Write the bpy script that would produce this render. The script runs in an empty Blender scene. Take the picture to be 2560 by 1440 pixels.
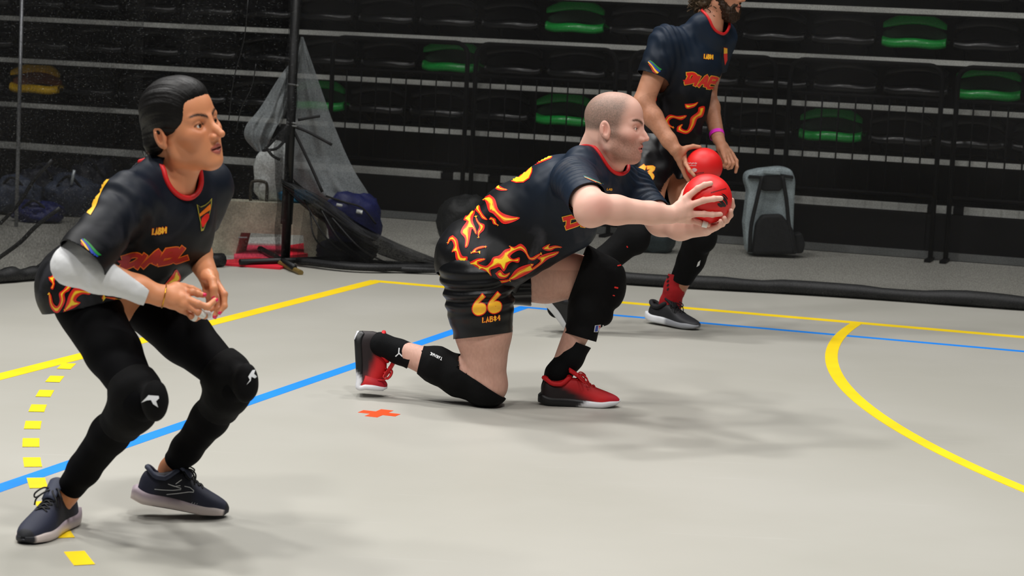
import bpy, bmesh, math, random
import numpy as np
from mathutils import Vector, Matrix
from mathutils.bvhtree import BVHTree
from mathutils.geometry import delaunay_2d_cdt

S = bpy.context.scene
COL = S.collection
rng = random.Random(7)
nrg = np.random.default_rng(7)

# ------------------------------------------------------------------ camera
FPX = 5286.0                                  # focal length in pixels of the 2560x1440 frame
ROLL = math.radians(2.65)
PITCH = math.atan(637.0 / FPX)
CAM = np.array((0.0, 0.0, 1.35))
_c, _s = math.cos(ROLL), math.sin(ROLL)
FW = np.array((0, math.cos(PITCH), -math.sin(PITCH)))
_u0 = np.array((0, math.sin(PITCH), math.cos(PITCH)))
_r0 = np.array((1.0, 0, 0))
RT = _c * _r0 + _s * _u0
UP = _c * _u0 - _s * _r0
cd = bpy.data.cameras.new('camera')
cd.sensor_width = 36.0
cd.lens = FPX / 2560 * 36
cd.clip_start = 0.05
cd.clip_end = 200
cd.dof.use_dof = True
cd.dof.focus_distance = 7.6
cd.dof.aperture_fstop = 7.0
cam = bpy.data.objects.new('camera', cd)
COL.objects.link(cam)
cam.matrix_world = Matrix(((RT[0], UP[0], -FW[0], CAM[0]), (RT[1], UP[1], -FW[1], CAM[1]), (RT[2], UP[2], -FW[2], CAM[2]), (0, 0, 0, 1)))
S.camera = cam

# ------------------------------------------------------------------ world, hall and fill lamps, exposure
wd = bpy.data.worlds.new('hall_ambient')
S.world = wd
wd.use_nodes = True
wd.node_tree.nodes['Background'].inputs[0].default_value = (0.92, 0.95, 1.0, 1)
wd.node_tree.nodes['Background'].inputs[1].default_value = 0.07
S.view_settings.view_transform = 'Standard'
S.view_settings.look = 'None'
S.view_settings.gamma = 1.0
S.view_settings.use_curve_mapping = False
S.view_settings.exposure = 0.0

def overhead_light(x, y, z, tx, ty, power, size=0.9, col=(1.0, 0.985, 0.96)):
    l = bpy.data.lights.new('hall_and_fill_light', 'AREA')
    l.shape = 'RECTANGLE'
    l.size = size
    l.size_y = size * 0.6
    l.energy = power
    l.color = col
    l.spread = math.radians(140)
    o = bpy.data.objects.new('hall_and_fill_light', l)
    COL.objects.link(o)
    d = Vector((tx - x, ty - y, -z))
    o.location = (x, y, z)
    o.rotation_euler = d.to_track_quat('-Z', 'Y').to_euler()
    o['kind'] = 'structure'
    return o
# ceiling floodlights over the court; the two nearest the camera are added front fill
for lx, ly, lz, e in ((-4.8, 8.9, 8.5, 1150), (-1.4, 11.0, 8.5, 1150), (-3.6, 5.0, 8.5, 1100), (1.0, 10.4, 8.5, 850),
                      (3.2, 6.2, 8.5, 650), (1.2, 1.8, 8.5, 1500), (-2.6, 0.6, 8.5, 1000), (-7.5, 7.5, 8.5, 900), (5.5, 10.5, 8.5, 500)):
    overhead_light(lx, ly, lz, lx * 0.4, 4.6 + (ly - 5.0) * 0.25, e * 0.138)

# ------------------------------------------------------------------ pixel / ground helpers (2560x1440 frame of the photograph)
def ray(px, py):
    return FW + RT * ((px - 1280) / FPX) - UP * ((py - 720) / FPX)
def P(px, py, Y):
    """point seen at that pixel, standing Y metres in front of the photographer"""
    d = ray(px, py)
    return CAM + d * (Y / d[1])
def G(px, py, z=0.0):
    d = ray(px, py)
    return CAM + d * ((z - CAM[2]) / d[2])
TH = math.radians(18.2)
CA = np.array((math.cos(TH), -math.sin(TH), 0))      # along the side line of the court
CB = np.array((math.sin(TH), math.cos(TH), 0))       # away from the court, towards the stand
def C(a, b, z=0.0):
    return CA * a + CB * b + np.array((0, 0, z))
def onB(px, py, b):
    """point seen at a pixel on the vertical plane at court distance b"""
    d = ray(px, py)
    t = (b - CAM @ CB) / (d @ CB)
    return CAM + d * t

# ------------------------------------------------------------------ colours and materials
def lin(r, g=None, b=None):
    if g is None:
        r, g, b = r
    f = lambda c: (c / 255 / 12.92) if c / 255 <= 0.04045 else ((c / 255 + 0.055) / 1.055) ** 2.4
    return (f(r), f(g), f(b), 1.0)

_mats = {}
def mat(name, rgb, rough=0.6, metal=0.0, spec=0.5, noise=None, bump=None, sheen=0.0, sss=0.0, coat=0.0, attr=False, alpha=None, emit=None):
    """procedural Principled material. noise=(scale, amount), bump=(scale, strength)"""
    if name in _mats:
        return _mats[name]
    m = bpy.data.materials.new(name)
    m.use_nodes = True
    nt = m.node_tree
    p = nt.nodes['Principled BSDF']
    base = lin(rgb)
    p.inputs['Base Color'].default_value = base
    p.inputs['Roughness'].default_value = rough
    p.inputs['Metallic'].default_value = metal
    p.inputs['Specular IOR Level'].default_value = spec
    p.inputs['Sheen Weight'].default_value = sheen
    p.inputs['Coat Weight'].default_value = coat
    if sss:
        p.inputs['Subsurface Weight'].default_value = sss
        p.inputs['Subsurface Radius'].default_value = (1.0, 0.35, 0.2)
        p.inputs['Subsurface Scale'].default_value = 0.006
    tc = nt.nodes.new('ShaderNodeTexCoord')
    src = None
    if attr:
        a = nt.nodes.new('ShaderNodeAttribute')
        a.attribute_name = 'tint'
        src = a.outputs['Color']
    if noise:
        n = nt.nodes.new('ShaderNodeTexNoise')
        n.inputs['Scale'].default_value = noise[0]
        n.inputs['Detail'].default_value = 5
        nt.links.new(tc.outputs['Object'], n.inputs['Vector'])
        mr = nt.nodes.new('ShaderNodeMapRange')
        mr.inputs[1].default_value = 0.3
        mr.inputs[2].default_value = 0.7
        mr.inputs[3].default_value = 1 - noise[1]
        mr.inputs[4].default_value = 1 + noise[1]
        nt.links.new(n.outputs['Fac'], mr.inputs[0])
        mx = nt.nodes.new('ShaderNodeMix')
        mx.data_type = 'RGBA'
        mx.blend_type = 'MULTIPLY'
        mx.inputs[0].default_value = 1.0
        if src:
            nt.links.new(src, mx.inputs[6])
        else:
            mx.inputs[6].default_value = base
        nt.links.new(mr.outputs[0], mx.inputs[7])
        src = mx.outputs[2]
    if src:
        nt.links.new(src, p.inputs['Base Color'])
    if bump:
        n2 = nt.nodes.new('ShaderNodeTexNoise')
        n2.inputs['Scale'].default_value = bump[0]
        n2.inputs['Detail'].default_value = 3
        nt.links.new(tc.outputs['Object'], n2.inputs['Vector'])
        b = nt.nodes.new('ShaderNodeBump')
        b.inputs['Strength'].default_value = bump[1]
        b.inputs['Distance'].default_value = bump[2] if len(bump) > 2 else 0.004
        nt.links.new(n2.outputs['Fac'], b.inputs['Height'])
        nt.links.new(b.outputs['Normal'], p.inputs['Normal'])
    if alpha is not None:
        tr = nt.nodes.new('ShaderNodeBsdfTransparent')
        mix = nt.nodes.new('ShaderNodeMixShader')
        out = nt.nodes['Material Output']
        nt.links.new(tr.outputs[0], mix.inputs[1])
        nt.links.new(p.outputs[0], mix.inputs[2])
        nt.links.new(mix.outputs[0], out.inputs[0])
        if isinstance(alpha, tuple):      # (lo, hi, scale): density of a net varies with its folds
            n3 = nt.nodes.new('ShaderNodeTexNoise')
            n3.inputs['Scale'].default_value = alpha[2]
            n3.inputs['Detail'].default_value = 6
            nt.links.new(tc.outputs['Object'], n3.inputs['Vector'])
            r3 = nt.nodes.new('ShaderNodeMapRange')
            r3.inputs[1].default_value = 0.35
            r3.inputs[2].default_value = 0.65
            r3.inputs[3].default_value = alpha[0]
            r3.inputs[4].default_value = alpha[1]
            nt.links.new(n3.outputs['Fac'], r3.inputs[0])
            nt.links.new(r3.outputs[0], mix.inputs[0])
        else:
            mix.inputs[0].default_value = alpha
    _mats[name] = m
    return m

# ------------------------------------------------------------------ object helpers
def tag(o, label=None, cat=None, group=None, kind=None):
    if label: o['label'] = label
    if cat: o['category'] = cat
    if group: o['group'] = group
    if kind: o['kind'] = kind
    return o
def empty(name, loc, label=None, cat=None, group=None, kind=None):
    o = bpy.data.objects.new(name, None)
    COL.objects.link(o)
    o.location = tuple(float(v) for v in loc)
    o.empty_display_size = 0.1
    return tag(o, label, cat, group, kind)
def link(name, me, parent=None):
    o = bpy.data.objects.new(name, me)
    COL.objects.link(o)
    if parent is not None:
        o.parent = parent
        pl = parent
        off = Vector((0, 0, 0))
        while pl is not None:
            off += pl.location
            pl = pl.parent
        o.location = -off          # meshes are written in world coordinates
    return o
def mesh(name, V, Fs, m, parent=None, smooth=False, tint=None, mats=None, mi=None):
    """V (n,3) array, Fs list of faces or an (m,k) array"""
    me = bpy.data.meshes.new(name)
    V = np.asarray(V, dtype=np.float32)
    if isinstance(Fs, np.ndarray):
        k = Fs.shape[1]
        me.vertices.add(len(V))
        me.vertices.foreach_set('co', V.ravel())
        me.loops.add(Fs.size)
        me.loops.foreach_set('vertex_index', Fs.astype(np.int32).ravel())
        me.polygons.add(len(Fs))
        me.polygons.foreach_set('loop_start', np.arange(0, Fs.size, k, dtype=np.int32))
        me.update(calc_edges=True)
        me.validate()
    else:
        me.from_pydata(V.tolist(), [], Fs)
        me.update()
    for mm in (mats or [m]):
        me.materials.append(mm)
    if mi is not None:
        me.polygons.foreach_set('material_index', np.asarray(mi, dtype=np.int32))
    if smooth:
        me.polygons.foreach_set('use_smooth', np.ones(len(me.polygons), dtype=bool))
    if tint is not None:
        a = me.color_attributes.new('tint', 'FLOAT_COLOR', 'POINT')
        c = np.ones((len(V), 4), dtype=np.float32)
        c[:, :3] = tint
        a.data.foreach_set('color', c.ravel())
    return link(name, me, parent)

class MB:
    """collects simple shapes that become ONE mesh object"""
    def __init__(s):
        s.v = []; s.f = []
    def add(s, V, Fs):
        o = len(s.v)
        s.v += [tuple(map(float, p)) for p in V]
        s.f += [tuple(i + o for i in f) for f in Fs]
        return s
    def box(s, o, ax, ay, az):
        """box from corner o along three edge vectors"""
        o, ax, ay, az = (np.asarray(q, float) for q in (o, ax, ay, az))
        V = [o + i * ax + j * ay + k * az for k in (0, 1) for j in (0, 1) for i in (0, 1)]
        Fs = [(0, 2, 3, 1), (4, 5, 7, 6), (0, 1, 5, 4), (2, 6, 7, 3), (0, 4, 6, 2), (1, 3, 7, 5)]
        if np.dot(np.cross(ax, ay), az) < 0:
            Fs = [f[::-1] for f in Fs]
        return s.add(V, Fs)
    def tube(s, pts, r, n=8, caps=True, flat=None):
        pts = [np.asarray(p, float) for p in pts]
        rs = r if isinstance(r, (list, tuple, np.ndarray)) else [r] * len(pts)
        V = []; Fs = []
        prev = None
        for i, p in enumerate(pts):
            d = pts[min(i + 1, len(pts) - 1)] - pts[max(i - 1, 0)]
            d = d / (np.linalg.norm(d) + 1e-9)
            if prev is None:
                h = np.array((0, 0, 1.0)) if abs(d[2]) < 0.9 else np.array((1.0, 0, 0))
                a = np.cross(d, h)
            else:
                a = prev - d * (prev @ d)
            a /= np.linalg.norm(a) + 1e-9
            prev = a
            b = np.cross(d, a)
            fl = flat if flat else 1.0
            for k in range(n):
                t = 2 * math.pi * k / n
                V.append(p + a * math.cos(t) * rs[i] + b * math.sin(t) * rs[i] * fl)
        for i in range(len(pts) - 1):
            for k in range(n):
                k2 = (k + 1) % n
                Fs.append((i * n + k, i * n + k2, (i + 1) * n + k2, (i + 1) * n + k))
        if caps:
            Fs.append(tuple(range(n - 1, -1, -1)))
            Fs.append(tuple((len(pts) - 1) * n + k for k in range(n)))
        return s.add(V, Fs)
    def prism(s, poly, ext):
        """flat polygon (list of 3D points) extruded along ext"""
        n = len(poly); ext = np.asarray(ext, float)
        V = [np.asarray(p, float) for p in poly] + [np.asarray(p, float) + ext for p in poly]
        Fs = [tuple(range(n - 1, -1, -1)), tuple(range(n, 2 * n))]
        Fs += [(i, (i + 1) % n, n + (i + 1) % n, n + i) for i in range(n)]
        return s.add(V, Fs)
    def build(s, name, m, parent=None, smooth=False):
        return mesh(name, np.array(s.v), s.f, m, parent, smooth)
def bevel(o, w=0.01, seg=2, angle=0.6):
    b = o.modifiers.new('bevel', 'BEVEL')
    b.width = w; b.segments = seg; b.limit_method = 'ANGLE'; b.angle_limit = angle
    return o
def spline(pts, n=8):
    """Catmull-Rom through the points"""
    pts = [np.asarray(p, float) for p in pts]
    q = [2 * pts[0] - pts[1]] + pts + [2 * pts[-1] - pts[-2]]
    out = []
    for i in range(1, len(q) - 2):
        for k in range(n):
            t = k / n
            a, b, c, d = q[i - 1], q[i], q[i + 1], q[i + 2]
            out.append(0.5 * (2 * b + (c - a) * t + (2 * a - 5 * b + 4 * c - d) * t * t + (3 * b - a - 3 * c + d) * t ** 3))
    out.append(pts[-1])
    return out
def sheet(name, grid, m, parent=None, thick=0.0, smooth=True):
    """grid: (r,c,3) array of points"""
    g = np.asarray(grid, float)
    r, c = g.shape[:2]
    ii = np.arange(r * c).reshape(r, c)
    Fq = np.stack([ii[:-1, :-1], ii[:-1, 1:], ii[1:, 1:], ii[1:, :-1]], -1).reshape(-1, 4)
    o = mesh(name, g.reshape(-1, 3), Fq, m, parent, smooth)
    if thick:
        s = o.modifiers.new('solid', 'SOLIDIFY'); s.thickness = thick; s.offset = 0
    return o
def vnoise(p, seed=0):
    """smooth value noise in [-1,1] of (n,k) points"""
    p = np.asarray(p, float)
    if p.ndim == 1: p = p[None]
    i = np.floor(p).astype(np.int64); f = p - i
    f = f * f * (3 - 2 * f)
    k = p.shape[1]
    out = np.zeros(len(p))
    for c in range(1 << k):
        w = np.ones(len(p)); h = np.full(len(p), seed * 1013, dtype=np.int64)
        for a in range(k):
            b = (c >> a) & 1
            w *= f[:, a] if b else 1 - f[:, a]
            h = (h * 73856093) ^ ((i[:, a] + b) * (19349663, 83492791, 2654435761)[a])
        h = (h ^ (h >> 13)) * 1274126177
        h = h ^ (h >> 16)
        out += w * ((h & 0xffff) / 32767.5 - 1)
    return out
# ================================================================== the hall: floor, lines, back wall
def floor_material():
    m = bpy.data.materials.new('sports_floor'); m.use_nodes = True
    nt = m.node_tree; p = nt.nodes['Principled BSDF']
    tc = nt.nodes.new('ShaderNodeTexCoord')
    n1 = nt.nodes.new('ShaderNodeTexNoise'); n1.inputs['Scale'].default_value = 0.9; n1.inputs['Detail'].default_value = 4
    n2 = nt.nodes.new('ShaderNodeTexNoise'); n2.inputs['Scale'].default_value = 260; n2.inputs['Detail'].default_value = 2
    mp = nt.nodes.new('ShaderNodeMapping'); mp.inputs['Rotation'].default_value = (0, 0, 0.5); mp.inputs['Scale'].default_value = (1.2, 26, 1)
    n3 = nt.nodes.new('ShaderNodeTexNoise'); n3.inputs['Scale'].default_value = 2.2; n3.inputs['Detail'].default_value = 6; n3.inputs['Distortion'].default_value = 0.6
    for n in (n1, n2): nt.links.new(tc.outputs['Object'], n.inputs['Vector'])
    nt.links.new(tc.outputs['Object'], mp.inputs['Vector']); nt.links.new(mp.outputs[0], n3.inputs['Vector'])
    cr = nt.nodes.new('ShaderNodeValToRGB')
    cr.color_ramp.elements[0].position = 0.35; cr.color_ramp.elements[0].color = lin(166, 164, 155)
    cr.color_ramp.elements[1].position = 0.65; cr.color_ramp.elements[1].color = lin(173, 171, 163)
    nt.links.new(n1.outputs['Fac'], cr.inputs[0])
    # faint pale scuffs
    r3 = nt.nodes.new('ShaderNodeMapRange'); r3.inputs[1].default_value = 0.66; r3.inputs[2].default_value = 0.78; r3.inputs[3].default_value = 0; r3.inputs[4].default_value = 0.35
    nt.links.new(n3.outputs['Fac'], r3.inputs[0])
    mx = nt.nodes.new('ShaderNodeMix'); mx.data_type = 'RGBA'
    nt.links.new(r3.outputs[0], mx.inputs[0]); nt.links.new(cr.outputs[0], mx.inputs[6]); mx.inputs[7].default_value = lin(190, 189, 184)
    nt.links.new(mx.outputs[2], p.inputs['Base Color'])
    p.inputs['Roughness'].default_value = 0.48
    p.inputs['Specular IOR Level'].default_value = 0.35
    b = nt.nodes.new('ShaderNodeBump'); b.inputs['Strength'].default_value = 0.12; b.inputs['Distance'].default_value = 0.0006
    nt.links.new(n2.outputs['Fac'], b.inputs['Height']); nt.links.new(b.outputs[0], p.inputs['Normal'])
    return m
fl = MB().box((-26, -8, -0.1), (52, 0, 0), (0, 36, 0), (0, 0, 0.1)).build('floor', floor_material())
tag(fl, 'pale grey beige sports hall floor with painted court lines', 'floor', kind='structure')

M_yel = mat('line_yellow', (250, 214, 12), 0.5, noise=(6, 0.06))
M_blu = mat('line_blue', (16, 136, 240), 0.5, noise=(6, 0.06))
M_red = mat('mark_orange_red', (252, 74, 8), 0.5)
def strip(name, p, q, w, m, z, lab=None):
    p = np.array(p[:2]); q = np.array(q[:2]); d = (q - p) / np.linalg.norm(q - p); n = np.array((-d[1], d[0])) * w / 2
    V = [(*(p - n), 0), (*(q - n), 0), (*(q + n), 0), (*(p + n), 0)]
    o = MB().prism(V, (0, 0, z)).build(name, m, fl)
    if lab: o['label'] = lab
    return o
yc = G(940, 703); bc = G(1310, 768)
strip('court_line', yc - CB * 9, yc + CB * 0.02, 0.082, M_yel, 0.0012, 'yellow court line running towards the camera')
strip('court_line', yc - CA * 0.027, yc + CA * 12, 0.082, M_yel, 0.0010, 'yellow side line along the net')
strip('court_line', bc - CB * 9, bc + CB * 0.02, 0.06, M_blu, 0.0008, 'blue court line running towards the camera')
strip('court_line', bc - CA * 0.025, bc + CA * 12, 0.055, M_blu, 0.0006, 'blue side line')
def arc_fit(pts):
    A = np.c_[2 * pts, np.ones(len(pts))]; b = (pts ** 2).sum(1)
    s = np.linalg.lstsq(A, b, rcond=None)[0]
    return s[:2], math.sqrt(s[2] + s[0] ** 2 + s[1] ** 2)
def arc_strip(name, c, r, w, a0, a1, m, z, n=60):
    V = []; Fs = []
    for i in range(n + 1):
        t = a0 + (a1 - a0) * i / n
        for rr in (r - w / 2, r + w / 2):
            for zz in (0, z):
                V.append((c[0] + rr * math.cos(t), c[1] + rr * math.sin(t), zz))
    for i in range(n):
        k = i * 4
        Fs += [(k + 1, k + 3, k + 7, k + 5), (k, k + 1, k + 5, k + 4), (k + 2, k + 6, k + 7, k + 3)]
    return mesh(name, V, Fs, m, fl)
ap = np.array([G(*p)[:2] for p in ((2130, 812), (2085, 875), (2087, 900), (2100, 950), (2160, 1015), (2250, 1078), (2400, 1155), (2560, 1220))])
ac, ar = arc_fit(ap)
t0 = math.atan2(*(ap[0] - ac)[::-1]); t1 = math.atan2(*(ap[-1] - ac)[::-1])
t0 %= 2 * math.pi; t1 %= 2 * math.pi
arc_strip('court_arc', ac, ar, 0.055, t0 - 0.008, t1 + 0.6, M_yel, 0.0016)['label'] = 'solid yellow goal area arc'
dash_px = ((167, 916), (136, 948), (112, 984), (94, 1021), (82, 1063), (78, 1107), (81, 1156), (93, 1208), (112, 1268), (146, 1330), (198, 1396), (262, 1466))
dp = np.array([G(*p)[:2] for p in dash_px])
dc, dr = arc_fit(dp[[0, 1, 2, 3, 4, 5, 6, 7, 10]])
for i, q in enumerate(dp):
    t = math.atan2(*(q - dc)[::-1])
    ha = 0.069 / dr
    arc_strip('line_dash', dc, dr, 0.052, t - ha, t + ha, M_yel, 0.0014, 4)
# orange-red cross on the floor, arms along the court axes
cc = G(948, 1033.5)
V = []
for a, b in ((-3, -1), (-1, -1), (-1, -3), (1, -3), (1, -1), (3, -1), (3, 1), (1, 1), (1, 3), (-1, 3), (-1, 1), (-3, 1)):
    V.append(cc + CA * a * 0.0235 + CB * b * 0.0255)
V = [(p[0], p[1], 0.0) for p in V]
MB().prism(V, (0, 0, 0.001)).build('cross_mark', M_red, fl)['label'] = 'orange red cross painted on the floor'

# ================================================================== the stand: stepped platforms with pale nosings
M_blk = mat('stand_black', (4, 4, 5), 0.6, noise=(3, 0.3), spec=0.2)
M_pan = mat('stand_panel', (6, 6, 7), 0.55, noise=(2.5, 0.5), bump=(30, 0.1), spec=0.2)
M_alu = mat('nosing_aluminium', (196, 197, 192), 0.45, metal=0.2, noise=(2.2, 0.25), bump=(40, 0.1))
def bz(px, py, b):
    return onB(px, py, b)[2]
# the telescopic stand is pushed shut: all tiers stand above each other in one plane
B0 = 14.05
BF = [B0] * 8
ZR = [bz(2200, y, B0) for y in (506, 391, 264, 144, 20)]
RISE = (ZR[4] - ZR[1]) / 3
ZR += [ZR[-1] + RISE, ZR[-1] + 2 * RISE, ZR[-1] + 3 * RISE]
A0, A1 = -14.0, 4.2
stand = empty('spectator_stand', C(-2, 14.05), 'black tiered spectator stand with pale step edges behind the net', 'stand')
for k, (b, z) in enumerate(zip(BF, ZR)):
    MB().box(C(A0, b, z - 0.04), CA * (A1 - A0), CB * 0.85, (0, 0, 0.034)).build('tread', M_blk, stand)
    zl = ZR[k - 1] if k else 0.0
    MB().box(C(A0, b + (0.02 if k == 0 else 0.62), zl), CA * (A1 - A0), CB * 0.03, (0, 0, z - zl - 0.04)).build('riser', M_pan, stand)
    if k == 0:
        # the lowest edge is broken by the feet of the barriers
        cuts = []
        x = A0
        for gx0, gx1 in ((2320, 2340), (2385, 2412), (1100, 1132), (1218, 1250), (1480, 1500), (1720, 1760)):
            cuts.append((onB(gx0, 500, b) @ CA, onB(gx1, 500, b) @ CA))
        cuts.sort()
        for c0, c1 in cuts + [(A1, A1)]:
            MB().box(C(x, b - 0.012, z - 0.044), CA * (c0 - x), CB * 0.04, (0, 0, 0.050)).build('step_nosing', M_alu, stand)
            x = c1
    else:
        MB().box(C(A0, b - 0.01, z - 0.030), CA * (A1 - A0), CB * 0.04, (0, 0, 0.034)).build('step_nosing', M_alu, stand)
MB().box(C(A0, 13.985, 0.004), CA * (A1 - A0), CB * 0.05, (0, 0, 0.05)).build('kick_rail', mat('kick_rail', (112, 114, 113), 0.45, metal=0.3, noise=(3, 0.2)), stand)
for k in range(17):
    a = A0 + 0.0 + k * 1.02
    MB().box(C(a, 14.0, 0.05), CA * 1.012, CB * 0.022, (0, 0, ZR[0] - 0.1)).build('front_panel', M_pan, stand)
wb = MB().box(C(-26, 15.6, 0), CA * 44, CB * 0.2, (0, 0, 7)).build('wall_back', mat('wall_dark', (8, 8, 9), 0.8))
tag(wb, 'dark wall behind the spectator stand', 'wall', kind='structure')

# ---- seats: low arched backrest, gap with painted shade, rolled pan front
def seat_meshes():
    n = 22
    def band(y0, z_top, z_bot, thick):
        V = []; Fs = []
        prof = 10
        for i in range(n + 1):
            u = -1 + 2 * i / n
            e = abs(u) ** 2.4
            x = u * 0.208
            zt = z_top - 0.048 * u * u - 0.010 * e; zb = z_bot - 0.040 * u * u
            zc = (zt + zb) / 2; hh = (zt - zb) / 2 * (1 - 0.35 * abs(u) ** 6)
            yc_ = y0 - 0.07 * u * u
            for j in range(prof):
                t = 2 * math.pi * j / prof
                cy, cz = math.cos(t), math.sin(t)
                bulge = 0.012 if abs(cz) > 0.7 else 0.0
                V.append((x, yc_ + cy * (thick + bulge) + 0.10 * (cz * hh), zc + cz * hh))
        for i in range(n):
            for j in range(prof):
                j2 = (j + 1) % prof
                Fs.append((i * prof + j, i * prof + j2, (i + 1) * prof + j2, (i + 1) * prof + j))
        Fs.append(tuple(range(prof))); Fs.append(tuple(n * prof + j for j in range(prof - 1, -1, -1)))
        return V, Fs
    back = band(-0.04, 0.205, 0.130, 0.012)
    pad = band(-0.005, 0.145, 0.04, 0.008)  # dark band filling the gap; the shade below the backrest is in its colour
    # pan: profile swept across, rolled front edge with a shallow wave
    V = []; Fs = []
    pr = [(0.10, 0.022), (0.04, 0.010), (-0.04, 0.014), (-0.12, 0.030), (-0.155, 0.032), (-0.178, 0.018), (-0.184, -0.008), (-0.174, -0.030), (-0.160, -0.028), (-0.163, -0.002), (-0.14, 0.012), (-0.04, -0.004), (0.04, -0.008), (0.10, 0.004)]
    for i in range(n + 1):
        u = -1 + 2 * i / n
        for (y, z) in pr:
            wv = 0.007 * math.cos(u * math.pi) * (1 if y < 0 else 0.3)
            up_ = 0.022 * abs(u) ** 4
            V.append((u * 0.210, y + 0.05 * u * u * (1 if y < 0 else 0), z + wv + up_))
    k = len(pr)
    for i in range(n):
        for j in range(k):
            j2 = (j + 1) % k
            Fs.append((i * k + j, i * k + j2, (i + 1) * k + j2, (i + 1) * k + j))
    Fs.append(tuple(range(k))); Fs.append(tuple(n * k + j for j in range(k - 1, -1, -1)))
    return back, pad, (V, Fs)
SB, SP, SPAN = seat_meshes()
def seat_mesh_data(suffix, m, mp):
    out = []
    for nm, (V, Fs), mm in (('backrest', SB, m), ('gap_shade', SP, mp), ('seat_pan', SPAN, m)):
        me = bpy.data.meshes.new(nm + suffix); me.from_pydata([tuple(v) for v in V], [], Fs); me.materials.append(mm)
        me.polygons.foreach_set('use_smooth', np.ones(len(me.polygons), dtype=bool)); me.update()
        out.append(me)
    mb = MB()
    for sx in (-0.14, 0.14):
        mb.tube([(sx, -0.10, -0.005), (sx, 0.02, -0.05), (sx, 0.10, -0.085)], 0.011, 6)
        mb.tube([(sx, 0.10, -0.085), (sx, 0.09, 0.05), (sx, 0.075, 0.15)], 0.009, 6)
    mb.tube([(-0.18, 0.10, -0.085), (0.18, 0.10, -0.085)], 0.012, 6)
    me = bpy.data.meshes.new('bracket' + suffix); me.from_pydata(mb.v, [], mb.f); me.materials.append(M_blk); me.update()
    out.append(me)
    return out
M_sk = mat('seat_black', (7, 7, 8), 0.30, coat=0.1)
M_skp = mat('seat_shade_black', (5, 5, 6), 0.7, spec=0.2)
M_sg = mat('seat_green', (10, 158, 60), 0.32, coat=0.3)
M_sgp = mat('seat_shade_green', (5, 52, 22), 0.6)
M_sy = mat('seat_yellow', (250, 200, 10), 0.32, coat=0.3)
M_syp = mat('seat_shade_yellow', (120, 60, 8), 0.6)
SM = {'k': seat_mesh_data('_black', M_sk, M_skp), 'g': seat_mesh_data('_green', M_sg, M_sgp), 'y': seat_mesh_data('_yellow', M_sy, M_syp)}
seat_rot = -TH
def seat(a, b, z, kind, label, group=None):
    o = empty('stadium_seat', C(a, b, z), label, 'seat', group)
    o.rotation_euler = (0, 0, seat_rot)
    for nm, me in zip(('backrest', 'gap_shade', 'seat_pan', 'bracket'), SM[kind]):
        c = bpy.data.objects.new(nm, me); COL.objects.link(c); c.parent = o
    return o
# seat rows: (row index, pixel of the front lip of one known seat, coloured seats by pixel)
PITCHA = 0.4685
REF = {'green stadium seat in the lowest row above the grey backpack': 'green seat above the backpack', 'yellow stadium seat seen through the net at left': 'yellow seat',
       'green stadium seat partly hidden by the grey mesh bag': 'green seat behind the mesh bag', 'green stadium seat just left of the shaved head of the kneeling player': 'green seat beside the shaved head',
       'green stadium seat cut off by the right edge of the photo': 'green seat at the right edge', 'green stadium seat above and right of the grey mesh bag, second row': 'second row green seat near the mesh bag',
       'green stadium seat in the upper right of the photo': 'upper right green seat', 'green stadium seat at the top edge, left of the standing player': 'green seat at the top edge'}
rows = [
    (0, (2071, 343), {2071: ('g', 'green stadium seat in the lowest row above the grey backpack'), 88: ('y', 'yellow stadium seat seen through the net at left'), 838: ('g', 'green stadium seat partly hidden by the grey mesh bag'), 1464: ('g', 'green stadium seat just left of the shaved head of the kneeling player')}),
    (1, (2466, 240), {2466: ('g', 'green stadium seat cut off by the right edge of the photo'), 1168: ('g', 'green stadium seat above and right of the grey mesh bag, second row')}),
    (2, (2281, 110), {2281: ('g', 'green stadium seat in the upper right of the photo'), 1350: ('g', 'green stadium seat at the top edge, left of the standing player')}),
    (3, (2085, -18), {}),
]
for r, (px, py), cols in rows:
    b = B0 + 0.235
    z = bz(px, py, b - 0.18)
    a_ref = onB(px, py, b - 0.18) @ CA
    placed = {}
    for c in cols:
        a = onB(c, py + (c - px) * 0.058, b - 0.18) @ CA
        placed[round((a - a_ref) / PITCHA)] = cols[c]
    for k in range(-22, 8):
        a = a_ref + k * PITCHA
        if a < -9.7 or a > -0.75: continue
        if r == 3 and k < 2: continue                # above the frame
        if k in placed:
            seat(a, b, z, placed[k][0], placed[k][1], 'stadium seats of the stand')
        elif placed:
            k0 = min(placed, key=lambda q: (abs(q - k), q))
            n = abs(k - k0)
            word = ('', 'next place', 'two places', 'three places', 'four places', 'five places', 'six places', 'seven places', 'eight places', 'nine places', 'ten places', 'eleven places', 'twelve places', 'thirteen places')[min(n, 13)]
            seat(a, b, z, 'k', 'black stadium seat, %s %s of the %s' % (word, 'right' if k > k0 else 'left', REF[placed[k0][1]]), 'black stadium seats of the stand')
        else:
            seat(a, b, z, 'k', 'black stadium seat of the topmost row, %s the top right corner' % ('left of' if k == 2 else 'in'), 'black stadium seats of the stand')

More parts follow.
